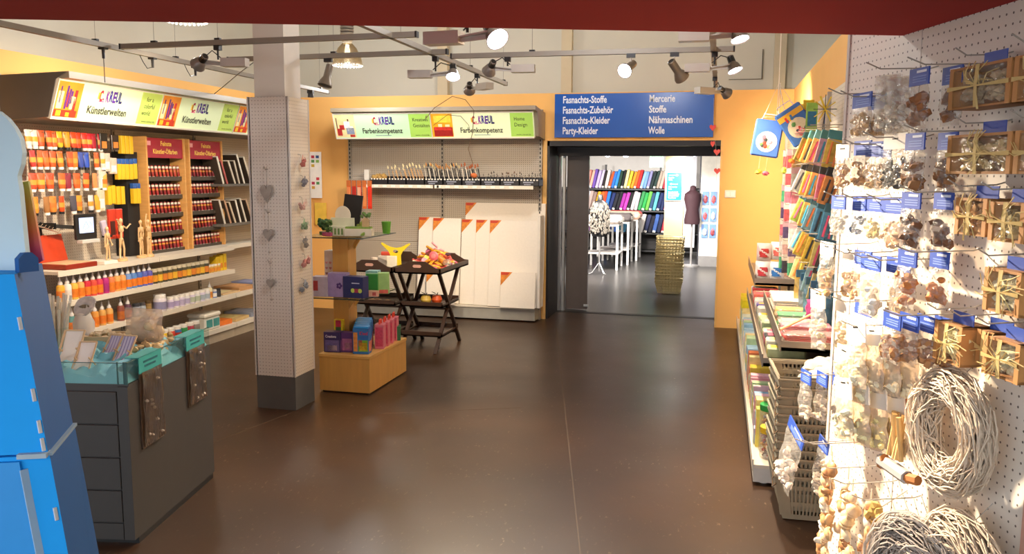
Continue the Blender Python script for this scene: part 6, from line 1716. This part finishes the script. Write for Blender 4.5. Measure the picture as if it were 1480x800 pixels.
for k in range(12):
    a = 2 * PI * k / 12
    MB().bar((0, 0, 0), (0.07 * math.cos(a), 0.03 * math.sin(2 * a), 0.09 * math.sin(a)), 0.012, 0.004).build('ribbon', M('#d8b82a' if k % 3 else '#1c1a18', 0.4), bw_)
for k in range(2):
    MB().bar((0, 0, -0.02), (-0.02 + 0.02 * k, 0, -0.22), 0.02, 0.004).build('tail', M(('#1c1a18', '#5a6a8a')[k], 0.4), bw_)
# tote bags on a wooden ring hung from the ceiling
hr = thing('hanging_ring', 'wooden hoop on white cords carrying two tote bags right of the blue sign', 'hoop', (0.40, 6.5, 2.17))
MB().tube([(-0.11, 0, 0), (0.15, 0.0, 0.02)], 0.007, 6).tube([(-0.02, -0.1, 0.0), (0.06, 0.12, 0.01)], 0.007, 6).build('hoop', M('#d8b884', 0.5), hr)
MB().tube([(-0.11, 0, 0), (-0.01, 0, 0.25), (0.15, 0, 0.02)], 0.0035, 4).tube([(-0.02, -0.1, 0), (-0.01, 0, 0.25), (0.06, 0.12, 0)], 0.0035, 4).tube([(-0.01, 0, 0.25), (-0.01, 0, 2.13)], 0.0035, 4).tube([(0.0, 0, 0.25), (0.0, 0.0, -0.3)], 0.003, 4).build('cord', M('#efe2cc', 0.6), hr)
def tote(loc, rot, c, label, yellow):
    t = thing('tote_bag', label, 'bag', loc, rot)
    MB().box(-0.1, 0.1, -0.018, 0.018, -0.27, 0, bev=0.01).build('bag', M(c, 0.5, var=0.1), t)
    m = MB()
    m.prism([(0.075 * math.cos(q * PI / 10), -0.16 + 0.075 * math.sin(q * PI / 10)) for q in range(20)], 0, 0.002, mat=frame((0, -0.018, 0), (1, 0, 0), (0, 0, 1)))
    pr = m.build('round_print', M('#e6dccb' if not yellow else '#d8c8a8', 0.5, var=0.15, scale=20), t)
    cl_ = ['#e08a98', '#d86878', '#3a3a3a', '#c8402a', '#e8b8a8', '#5a8a4a']
    for q in range(12):
        a, r = random.uniform(0, 6.3), 0.055 * math.sqrt(random.random())
        MB().lump((r * math.cos(a), -0.021, -0.16 + r * math.sin(a)), (0.018, 0.003, 0.018), 0.2, 1, rot=Matrix.Identity(3)).build('flower', M(cl_[q % 6], 0.5), pr)
    if yellow:
        MB().box(-0.095, 0.095, -0.0195, -0.018, -0.07, -0.03).build('yellow_band', M('#d8a028', 0.5, var=0.15), t)
        for q in range(3):
            MB().box(-0.05 + q * 0.02, -0.035 + q * 0.02, -0.0205, -0.0195, -0.09, -0.05).build('stripe', M(('#c03030', '#e0b030', '#3a6aa0')[q], 0.5), t)
    MB().tube([(-0.06, 0, 0), (-0.05, 0, 0.04), (0.05, 0, 0.04), (0.06, 0, 0)], 0.004, 4).build('handle', M('#c8ccd8', 0.5), t)
tote((0.34, 6.47, 2.15), (0, R(8), 0), '#3f66b4', 'left blue tote bag with round pink flower print on the hoop', False)
tote((0.44, 6.38, 2.22), (0, R(-35), 0), '#3a66a8', 'right blue tote bag with yellow band tilted on the hoop', True)
for k, (x, z, c) in enumerate(((0.27, 1.77, '#e0b02a'), (0.32, 1.76, '#d05a6a'), (0.45, 1.78, '#c8d048'), (0.50, 1.85, '#e07a28'))):
    t = thing('hanging_charm', '%s charm dangling below the tote bags' % ('yellow', 'red and green', 'lime', 'orange')[k], 'charm', (x, 6.45, z))
    MB().lump((0, 0, 0), (0.028, 0.02, 0.028), 0.1, 1).build('charm', M(c, 0.5, var=0.2), t)
    MB().cyl((0, 0, 0.02), (0.02, 0.03, 0.25), 0.001, n=4).build('thread', M('#d8c8a8', 0.6), t)
# ---------------- stack of grey shopping baskets
def shop_basket():
    m = MB()
    H, tw, td, bw, bd_ = 0.235, 0.155, 0.225, 0.115, 0.185
    def P(sx, sy, f):
        return Vector((sx * (bw + (tw - bw) * f), sy * (bd_ + (td - bd_) * f), H * f))
    m.tube([(-tw - 0.008, -td - 0.008, H), (tw + 0.008, -td - 0.008, H), (tw + 0.008, td + 0.008, H), (-tw - 0.008, td + 0.008, H)], 0.008, 6, closed=True)
    for f0, f1 in ((0.0, 0.12), (0.30, 0.42), (0.70, 0.80), (0.93, 1.0)):
        for a, b in (((-1, -1), (1, -1)), ((1, -1), (1, 1)), ((1, 1), (-1, 1)), ((-1, 1), (-1, -1))):
            p = [P(*a, f0), P(*b, f0), P(*b, f1), P(*a, f1)]
            q = [Vector((v.x * 0.97, v.y * 0.98, v.z)) for v in p]
            m.add(p + q, [(0, 1, 2, 3), (7, 6, 5, 4), (3, 2, 6, 7), (1, 0, 4, 5)])
    n = 14
    for s in (-1, 1):
        for i in range(n + 1):
            x = -1 + 2 * i / n
            m.bar(P(x, s, 0.1) * 0.995, P(x, s, 0.95), 0.009 if 2 < i < n - 2 else 0.022, 0.004, up=(0, 1, 0))
        for i in range(21):
            y = -1 + 2 * i / 20
            m.bar(P(s, y, 0.1) * 0.995, P(s, y, 0.95), 0.010, 0.004, up=(1, 0, 0))
    m.box(-bw, bw, -bd_, bd_, 0, 0.006)
    return m
SBM = M('#a89e86', 0.45, var=0.06)
SB = shop_basket().mesh('shopping_basket', [SBM])
SBH = MB().tube([(-0.165, -0.03, 0.225), (-0.155, -0.2, 0.24), (0.155, -0.2, 0.24), (0.165, -0.03, 0.225)], 0.006, 6).mesh('handle', [M('#6d6555', 0.4)])
SBC = MB().tube([(0.06, -0.238, 0.215), (0.09, -0.245, 0.232), (0.13, -0.245, 0.232), (0.15, -0.238, 0.212)], 0.005, 5).tube([(-0.16, -0.23, 0.2), (-0.175, -0.22, 0.18), (-0.175, -0.2, 0.215)], 0.005, 5).mesh('wire_clip', [M('#cfc9bf', 0.25, metal=0.8)])
for k in range(12):
    o = put(SB, 'shopping_basket', None, (0.475 + random.uniform(-0.004, 0.004), 4.46, 0.004 + k * 0.0455), R(3) + random.uniform(-0.012, 0.012))
    tag(o, 'grey plastic shopping basket, %s from the floor in the stack beside the bags' % ORD[k], 'basket', 'stack of grey shopping baskets')
    put(SBH, 'handle', o)
    put(SBC, 'wire_clip', o)
for k, (x, y, z) in enumerate(((0.42, 4.40, 0.70), (0.50, 4.48, 0.72), (0.58, 4.40, 0.71), (0.47, 4.60, 0.73), (0.58, 4.6, 0.73))):
    o = tag(pillow(0.18, 0.14, 0.06).build('rolled_cloth', M('#cfc6b2', 0.7, var=0.05), None, True, loc=(x, y, z), rot=(R(72), 0, R(80))), 'pale padded bag in the top shopping basket, %s from the left' % ORD[k], 'bag', 'pale bags in the top basket')
# ================================================================== near pegboard partition with seaside decorations
NA = math.atan2(bd.y, bd.x)
def nw(u, off, z):
    """world point at u along the panel, off in front of it, height z"""
    p = P0 + bd * u - bn * off
    return (p.x, p.y, z)
npn = thing('pegboard_partition', 'white pegboard partition in the right foreground hung with shells and wreaths', 'partition', (P0.x, P0.y, 0), NA)
NP = M_peg('pegboard_near', '#e2dace', '#6a6058', ('X', 'Z'), 0.025, 0.12, 0.55)
for a, b in ((-0.83, -0.272), (-0.27, 0.15)):
    MB().box(a, b, -0.03, 0, 0, 2.6).build('peg_panel', NP, npn)
MB().box(0.15, 0.166, -0.045, 0.004, 0, 2.6).box(-0.2725, -0.2695, -0.03, 0.0012, 0, 2.6).build('edge_profile', M('#c2b8ae', 0.4), npn)
MB().box(-0.85, -0.83, -0.05, 0.008, 0, 2.6).build('edge_post', M('#c99a88', 0.5), npn)
HOOKM = M('#a39a8e', 0.4, var=0.05)
def hook(u, z, L=0.2):
    MB().tube([(u, 0.0, z + 0.006), (u, 0.02, z), (u, L * 0.8, z - 0.004), (u, L, z + 0.012)], 0.0019, 5).build('hook', HOOKM, npn)
HB = M('#2f4fa8', 0.45, var=0.05)
def card_print(card, w, zt):
    MB().box(-w * 0.4, w * 0.1, 0.0022, 0.003, zt - 0.012, zt - 0.006).build('title', M('#dfe4f0', 0.5), card)
    m = MB()
    for j in range(3):
        m.box(-w * 0.4, w * 0.3, 0.0022, 0.0027, zt - 0.022 - j * 0.006, zt - 0.019 - j * 0.006)
    m.build('small_print', M('#6f88c8', 0.5), card)
def bag(u, off, zt, w, h, hdr, ccol, label, n=9, cs=0.016, tilt=0.0, hd=0.042, yaw=0.0, film=None, kind='lump', grp=None, cvar=0.25):
    """clear bag under a folded card, contents settled in the lower half"""
    t = thing('shell_bag', label, 'bag', nw(u, off, zt), (0, tilt, NA + yaw), grp or 'clear bags on the near pegboard')
    if hdr:
        cd_ = MB().box(-w / 2, w / 2, -0.002, 0.002, -hd, 0).box(-0.012, 0.012, 0.0021, 0.0026, -0.012, -0.009, 0).build('card', HB if hdr == 'b' else M('#eee6da', 0.6, var=0.03), t)
        if hdr == 'b':
            card_print(cd_, w, 0.0)
        else:
            MB().box(-0.014, 0.014, 0.0021, 0.003, -0.016, -0.012).build('hang_slot', BCAP, cd_)
    else:
        hd = 0.005
    pillow(w, h, 0.034, 8, 10, 0.003).build('film', film or CLEAR, t, True, loc=(0, 0, -hd - h))
    m = MB()
    r = random.Random(label)
    cs *= 0.78
    for k in range(int(n * 1.9)):
        x = r.uniform(-w * 0.36, w * 0.36)
        z = -hd - h + cs + r.random() ** 1.5 * h * 0.62
        if kind == 'lump':
            m.lump((x, r.uniform(-0.008, 0.008), z), (cs * r.uniform(0.7, 1.25), cs * 0.75, cs * r.uniform(0.6, 1.0)), 0.2, 1, seed=k)
        elif kind == 'stick':
            a = r.uniform(-0.6, 0.6)
            m.cyl((x, r.uniform(-0.008, 0.008), z), (x + cs * 4 * math.sin(a), 0, z + cs * 3 * math.cos(a)), cs * 0.35, cs * 0.2, 6)
    cc = m.build('contents', M(shade(ccol, 1.12), 0.8, var=cvar, scale=40), t, True)
    stuff(cc)
    return t
# --- far (left) column
hook(-0.14, 1.99); hook(-0.22, 1.975)
bag(-0.19, 0.12, 1.985, 0.11, 0.085, 'b', '#b89a72', 'clear bag of tan shells under a blue card, topmost at the panel edge', 12)
bag(-0.205, 0.08, 1.98, 0.11, 0.085, 'b', '#b09068', 'second clear bag with blue card right behind the topmost one', 10)
for k in range(4):
    bag(-0.29 - 0.028 * k, 0.10 + 0.01 * (k % 2), 2.03 - 0.006 * k, 0.075, 0.15, None, '#c8bca8', 'crinkled clear bag, %s of four beside the topmost blue card' % ORD[k], 5, 0.014, yaw=0.5)
hook(-0.36, 2.035); hook(-0.16, 1.845); hook(-0.25, 1.84); hook(-0.36, 1.855)
bag(-0.13, 0.14, 1.842, 0.085, 0.09, 'w', '#b8926a', 'clear bag of brown cones under a white card in the second row', 10)
bag(-0.17, 0.10, 1.85, 0.10, 0.095, 'b', '#b08a62', 'clear bag of brown shells under a blue card, second row left', 11)
bag(-0.24, 0.10, 1.845, 0.10, 0.095, 'b', '#bda07a', 'clear bag of pale shells under a blue card, second row middle', 11)
bag(-0.29, 0.10, 1.842, 0.08, 0.095, 'b', '#a88a68', 'narrow clear bag with blue card next to the grey stones', 8)
bag(-0.37, 0.11, 1.862, 0.12, 0.11, 'w', '#55534c', 'clear bag of dark grey stones under a white card in the second row', 18, 0.015)
hook(-0.15, 1.69); hook(-0.26, 1.688); hook(-0.40, 1.69)
bag(-0.10, 0.13, 1.69, 0.09, 0.08, 'b', '#c2beb8', 'clear bag of silvery beads under a grey blue card at the edge, third row', 12, 0.012)
bag(-0.17, 0.10, 1.688, 0.08, 0.075, 'b', '#7d8aa0', 'clear bag of bluish shells under a blue card, third row', 9, 0.012)
bag(-0.26, 0.10, 1.69, 0.085, 0.085, 'b', '#d8bc88', 'clear bag of yellow starfish under a blue card, third row', 9, 0.014)
bag(-0.38, 0.11, 1.69, 0.12, 0.10, 'b', '#d8b090', 'wide milky bag under a blue card at the right of the third row', 12, 0.018, film=MILKY)
hook(-0.10, 1.545); hook(-0.22, 1.53); hook(-0.32, 1.528); hook(-0.42, 1.53)
bag(-0.06, 0.14, 1.545, 0.09, 0.13, 'w', '#a8865a', 'clear bag of wood slices under a white card at the edge, fourth row', 10)
bag(-0.13, 0.10, 1.54, 0.09, 0.13, 'w', '#b8946a', 'clear bag of pale wood slices under a white card, fourth row', 10)
bag(-0.21, 0.10, 1.532, 0.10, 0.10, 'b', '#c8a078', 'clear bag of brown snail shells under a blue card, fourth row left', 11)
bag(-0.315, 0.13, 1.53, 0.11, 0.13, 'b', '#efe2c8', 'milky bag of white pebbles under a blue card, fourth row middle', 14, 0.02, film=MILKY)
bag(-0.405, 0.10, 1.53, 0.12, 0.14, 'b', '#d8b494', 'clear bag of pink shells under a blue card, fourth row right', 14, 0.017)
hook(-0.08, 1.395); hook(-0.24, 1.39)
bag(-0.035, 0.15, 1.395, 0.10, 0.13, 'w', '#c2b49c', 'clear crinkled bag with dark trinket under a white card, fifth row at the edge', 8, hd=0.06, tilt=0.1)
bag(-0.12, 0.11, 1.385, 0.09, 0.12, 'w', '#c9b08a', 'clear bag with pale wood under a white card behind the crinkled one', 8, hd=0.05)
bag(-0.23, 0.10, 1.387, 0.10, 0.11, 'b', '#d0b490', 'clear bag with pale shells under a blue card, fifth row', 9)
hook(-0.3, 1.33); 
for k in range(4):
    bag(-0.29 - 0.035 * k, 0.15 - 0.03 * k, 1.335 - 0.004 * k, 0.11, 0.13, 'w', '#ead8b4', 'bag of cream shells, large white card, %s of the upper four' % ORD[k], 12, 0.019, hd=0.055, tilt=0.16, film=MILKY)
# --- right column of blue cards
for (z, cc, lb, cs, n) in ((2.012, '#8a5a34', 'clear bag of large brown stones', 0.022, 7), (1.855, '#7d5836', 'clear bag of dark brown shells', 0.022, 9), (1.71, '#6a4a32', 'clear bag of dark cones', 0.022, 7), (1.565, '#b0703c', 'clear bag of orange brown starfish', 0.021, 6)):
    row = {2.012: 'top', 1.855: 'second', 1.71: 'third', 1.565: 'fourth'}[z]
    hook(-0.60, z + 0.004, 0.22)
    bag(-0.535, 0.15, z, 0.085, 0.105, 'b', cc, '%s with blue card, front one, %s row beside crates' % (lb, row), n, cs)
    bag(-0.575, 0.09, z, 0.08, 0.10, 'b', cc, '%s with blue card, rear one, %s row beside crates' % (lb, row), n, cs * 0.9)
hook(-0.56, 1.405, 0.22)
for k in range(4):
    bag(-0.50 - 0.028 * k, 0.16 - 0.03 * k, 1.40, 0.085, 0.09, 'b', '#a8764a', 'clear bag of reddish shells, blue card, %s of four beneath the starfish' % ORD[k], 8, 0.018)
# --- wooden gift crates with raffia
def crate(u0, u1, z0, z1, off, col, label, d=0.075):
    w, h = u1 - u0, z1 - z0
    t = thing('gift_crate', label, 'crate', nw((u0 + u1) / 2, off, z0), (0, 0, NA), 'shell gift crates on the near pegboard')
    wd_ = M('#b07d4a', 0.6, var=0.12, scale=9)
    b = MB().box(-w / 2, w / 2, -d, -d + 0.006, 0, h).box(-w / 2, w / 2, -d, 0, 0, 0.006).box(-w / 2, w / 2, -d, 0, h - 0.006, h)
    b.build('box', wd_, t)
    for x in (-w / 2, w / 2 - 0.014):
        MB().box(x, x + 0.014, -d, 0.002, 0, h).build('end_slat', M('#c0894f', 0.6, var=0.1), t)
    m = MB()
    r = random.Random(label)
    for k in range(58):
        m.lump((r.uniform(-w * 0.43, w * 0.43), r.uniform(-d * 0.6, -0.012), r.uniform(0.012, h * 0.8)), (r.uniform(0.009, 0.019), 0.010, r.uniform(0.007, 0.013)), 0.25, 1, seed=k)
    stuff(m.build('shells', M(shade(col, 1.25), 0.8, var=0.3, scale=45), t))
    m = MB()
    for k in range(11):
        a = r.uniform(0, 6.3)
        c = (r.uniform(-0.02, 0.02), 0.004, h * 0.5)
        m.tube([c, (c[0] + 0.04 * math.cos(a), 0.012, c[2] + 0.03 * math.sin(a)), (c[0] + 0.07 * math.cos(a + 0.3), 0.006, c[2] + 0.055 * math.sin(a + 0.3))], 0.0014, 3)
    for q in range(5):
        m.tube([(-0.006 + 0.003 * q, 0.005, 0), (-0.004 + 0.002 * q, 0.008, h * 0.5), (-0.006 + 0.003 * q, 0.005, h)], 0.0014, 3)
        m.tube([(-w / 2, 0.006, h * 0.5 - 0.004 + 0.002 * q), (0, 0.009, h * 0.5), (w / 2, 0.006, h * 0.5 - 0.004 + 0.002 * q)], 0.0014, 3)
    m.build('raffia_bow', M('#d8bd7c', 0.7, var=0.15), t)
    MB().box(-w / 2 + 0.014, w / 2 - 0.014, -0.003, 0.0, 0.004, h - 0.006).build('clear_front', M_clear('crate_film', '#fbfaf8', 0.05, 0.12, 0.02, 0.5), t)
    hook((u0 + u1) / 2 + 0.05, z1 + 0.03, 0.14)
    MB().box(-0.05, 0.03, -d * 0.4, -d * 0.4 + 0.002, h, h + 0.028).build('hang_card', HB, t)
    return t
crate(-0.82, -0.60, 1.905, 2.0, 0.11, '#9a8a70', 'wide gift crate of grey shells with raffia bow in the top row')
crate(-0.98, -0.83, 1.905, 2.0, 0.11, '#a08c6c', 'gift crate cut by the right picture edge in the top row')
crate(-0.84, -0.61, 1.755, 1.845, 0.11, '#a8946a', 'wide gift crate of yellow grey shells with raffia in the second row')
crate(-0.99, -0.85, 1.755, 1.845, 0.11, '#b09878', 'gift crate cut by the right picture edge in the second row')
crate(-0.775, -0.66, 1.615, 1.70, 0.11, '#a8845a', 'small gift crate of brown shells, left one in the third row')
crate(-0.90, -0.785, 1.61, 1.695, 0.11, '#c8a880', 'small gift crate of pale shells, right one in the third row')
crate(-0.905, -0.785, 1.455, 1.55, 0.11, '#e0c8a0', 'single gift crate of cream shells alone in the fourth row')
crate(-0.72, -0.61, 1.305, 1.40, 0.11, '#dcc090', 'gift crate of cream shells above the wreath, left one')
crate(-0.79, -0.73, 1.32, 1.40, 0.08, '#b89a78', 'narrow gift crate between the two crates above the wreath')
crate(-0.92, -0.80, 1.315, 1.40, 0.11, '#dcc49c', 'gift crate of cream shells above the wreath, right one')
# --- lower left goods: blue topped bags at the panel edge
hook(-0.03, 1.12); hook(-0.02, 0.895)
for k in range(3):
    bag(0.02 - 0.03 * k, 0.15 - 0.04 * k, 1.12, 0.075, 0.12, 'b', '#c2b4a4', 'clear bag, blue card, %s of three in front of the grey baskets' % ORD[k], 7, 0.016)
bag(-0.09, 0.08, 1.015, 0.05, 0.05, 'b', '#d8cab8', 'small clear bag with blue card below the group of three', 4, 0.012)
bag(0.045, 0.16, 0.92, 0.13, 0.21, 'b', '#b8aca4', 'large clear bag with blue card hanging lowest in front of the baskets', 14, 0.02, tilt=-0.42)
bag(-0.03, 0.10, 0.905, 0.07, 0.16, 'b', '#b0a498', 'narrow clear bag with blue card beside the large low one', 8, 0.015, tilt=-0.2)
# --- white cards with pale shells and starfish
for k in range(4):
    bag(-0.255 - 0.04 * k, 0.16 - 0.03 * k, 1.165 - 0.004 * k, 0.10, 0.12, 'w', ('#efdcb2', '#e8cf9c', '#e6c890', '#e0bc8a')[k], 'bag of cream shells, white card, %s of four left of the wreath' % ORD[k], 12, 0.02, hd=0.06, tilt=0.18, film=MILKY)
for k in range(3):
    bag(-0.19 - 0.05 * k, 0.13, 1.245 - 0.008 * k, 0.09, 0.10, 'w', '#ecd6a8', 'milky bag of cream pebbles, %s of three between the white cards' % ORD[k], 11, 0.02, hd=0.03, film=MILKY)
sfm = thing('starfish', 'small orange starfish hanging left of the wreath', 'starfish', nw(-0.43, 0.06, 1.12), (0, 0, NA))
po = []
for q in range(10):
    r = 0.055 if q % 2 == 0 else 0.018
    po.append((r * math.sin(q * PI / 5), r * math.cos(q * PI / 5)))
MB().prism(po, -0.006, 0.006, mat=frame((0, 0, 0), (1, 0, 0), (0, 0, 1))).build('body', M('#cf7a3a', 0.7, var=0.2, scale=40), sfm)
MB().cyl((0, 0, 0.05), (0, -0.05, 0.1), 0.001, n=4).build('cord', HOOKM, sfm)
# driftwood bundle
dw = thing('driftwood_bundle', 'bundle of pale driftwood sticks with grey block left of the large wreath', 'bundle', nw(-0.44, 0.09, 0.99), (0, 0, NA))
for k in range(7):
    MB().tube([(-0.035 + 0.011 * k, random.uniform(-0.01, 0.02), 0.0), (-0.03 + 0.01 * k, random.uniform(-0.01, 0.02), 0.12)], 0.007, 6).build('stick', M('#d8b070', 0.7, var=0.15), dw)
MB().tube([(-0.075, 0.01, -0.03), (0.05, 0.015, -0.025)], 0.019, 8).build('block', M('#a8a4a4', 0.7, var=0.1), dw, True)
MB().tube([(0.05, 0.015, -0.04), (0.02, 0.02, -0.01)], 0.013, 7).tube([(-0.075, 0.01, -0.03), (-0.11, 0.0, -0.025)], 0.014, 7).build('bark_end', M('#b0703c', 0.7, var=0.2), dw, True)
MB().cyl((0, 0, 0.1), (0, -0.06, 0.17), 0.0015, n=4).build('cord', HOOKM, dw)
# --- wreaths of pale twigs
def wreath(u, off, z, Ro, rt, label, n, col, squash=1.0, rotz=0.0, seed=1):
    t = thing('twig_wreath', label, 'wreath', nw(u, off, z), (0, 0, NA + rotz), 'twig wreaths on the near pegboard')
    r = random.Random(seed)
    for part, c, nn in (('twigs', col, n), ('inner_twigs', shade(col, 0.72), n // 2)):
        m = MB()
        for k in range(nn):
            a0 = r.uniform(0, 2 * PI)
            ln = r.uniform(1.2, 3.4)
            ph = r.uniform(0, 2 * PI)
            tw_ = r.uniform(-3.2, 3.2)
            rr = rt * r.uniform(0.55, 1.1) * (0.6 if part != 'twigs' else 1)
            pts = []
            for q in range(11):
                a = a0 + ln * q / 10
                b = ph + tw_ * q / 10
                rad = Ro + rr * math.cos(b) + r.uniform(-0.007, 0.007)
                pts.append((rad * math.cos(a) * squash, rr * math.sin(b) * 0.8, rad * math.sin(a)))
            m.tube(pts, [0.0018 * (1 - 0.5 * q / 10) + 0.0007 for q in range(11)], 4)
        stuff(m.build(part, M(c, 0.75, var=0.15, scale=20), t))
    MB().cyl((0, 0, Ro), (0, -off * 0.8, Ro + 0.07), 0.0012, n=4).build('cord', HOOKM, t)
    return t
wreath(-0.655, 0.085, 1.13, 0.112, 0.044, 'large whitewashed twig wreath hanging at the right', 300, '#d2bfa8')
wreath(-0.62, 0.13, 0.755, 0.095, 0.05, 'grey twig wreath in front at the lower right corner', 200, '#b9ada2', seed=2, rotz=0.35)
wreath(-0.74, 0.085, 0.80, 0.11, 0.052, 'pale twig wreath behind the grey one at the lower right corner', 230, '#cdb9a2', seed=3)
# --- shell garlands
SHC = ['#d9b888', '#e6d2b0', '#c89464', '#e0c096', '#d0a878', '#efe2cc', '#bf8a5c']
for g, (u, off, zt, zb, lb) in enumerate(((-0.08, 0.10, 0.90, 0.50, 'shell garland nearest the panel edge'), (-0.13, 0.12, 0.90, 0.48, 'shell garland second from the panel edge'), (-0.20, 0.10, 0.87, 0.48, 'shell garland third from the panel edge'), (-0.27, 0.12, 0.865, 0.50, 'shell garland fourth from the panel edge'), (-0.34, 0.10, 0.86, 0.52, 'shell garland closest to the brown scallop'))):
    t = thing('shell_garland', lb, 'garland', nw(u, off, zt), (0, 0, NA), 'shell garlands at the lower right')
    L = zt - zb
    MB().tube([(0, 0, 0), (0.004, 0, -L * 0.5), (0, 0, -L)], 0.0022, 4).build('cord', M('#d8ccb8', 0.8), t)
    r = random.Random(g + 5)
    zz = -0.05
    while zz > -L:
        s = r.uniform(0.015, 0.028)
        c = r.choice(SHC)
        x = r.uniform(-0.028, 0.028)
        ax = Matrix.Rotation(r.uniform(-1.2, 1.2), 3, 'Y') @ Matrix.Rotation(r.uniform(0, 3), 3, 'Z')
        m = MB()
        kind = r.randrange(3)
        if kind == 0:
            m.lump((x, 0.01, zz), (s, s * 0.5, s), 0.08, 2, rot=ax)
        elif kind == 1:
            mt = Matrix.Translation((x, 0.01, zz)) @ ax.to_4x4()
            m.lathe([(0.002, -s * 1.6), (s * 0.4, -s * 0.9), (s * 0.35, -s * 0.75), (s * 0.75, 0), (s * 0.65, s * 0.15), (s * 0.9, s * 0.6), (s * 0.4, s * 1.1), (0.002, s * 1.2)], 9, mat=mt)
        else:
            mt = Matrix.Translation((x, 0.008, zz)) @ Matrix.Rotation(r.uniform(-0.8, 0.8), 4, 'Y')
            fan = [(0, -s)]
            for q in range(13):
                a = PI * (0.08 + 0.84 * q / 12)
                k = 1.25 * s * (1.0 if q % 2 == 0 else 0.93)
                fan.append((k * math.cos(a), -s * 0.5 + k * math.sin(a) * 1.1))
            m.prism(fan, -0.004, 0.004, mat=mt @ frame((0, 0, 0), (1, 0, 0), (0, 0, 1)))
            m.lump((x, 0.012, zz), (s * 0.8, s * 0.35, s * 0.8), 0.03, 1, rot=Matrix.Identity(3))
        m.build('shell', M(c, 0.5, var=0.15, scale=50), t, True)
        zz -= s * r.uniform(0.9, 1.25)
hook(-0.08, 0.91); hook(-0.2, 0.875); hook(-0.3, 0.865)
sc = thing('scallop_basket', 'ribbed brown scallop with yellow coral top left of the wreaths', 'shell', nw(-0.41, 0.10, 0.70), (0, 0.25, NA))
m = MB()
for q in range(9):
    a = R(-42 + 84 * q / 8)
    m.tube([(0, 0, 0.08), (0.05 * math.sin(a), 0.02, 0.04), (0.075 * math.sin(a), 0.024, -0.01 - 0.03 * math.cos(a)), (0.07 * math.sin(a), 0.01, -0.05 * math.cos(a) - 0.02)], [0.004, 0.009, 0.011, 0.007], 6)
m.build('ribs', M('#b48a68', 0.6, var=0.12), sc, True)
m = MB()
for q in range(14):
    m.lump((random.uniform(-0.025, 0.025), random.uniform(-0.01, 0.02), 0.10 + random.uniform(-0.02, 0.03)), 0.014, 0.3, 1)
m.build('coral', M('#dcb060', 0.7, var=0.25, scale=40), sc)
MB().cyl((0, 0, 0.12), (0, -0.09, 0.17), 0.0015, n=4).build('cord', HOOKM, sc)
hook(-0.42, 0.865)
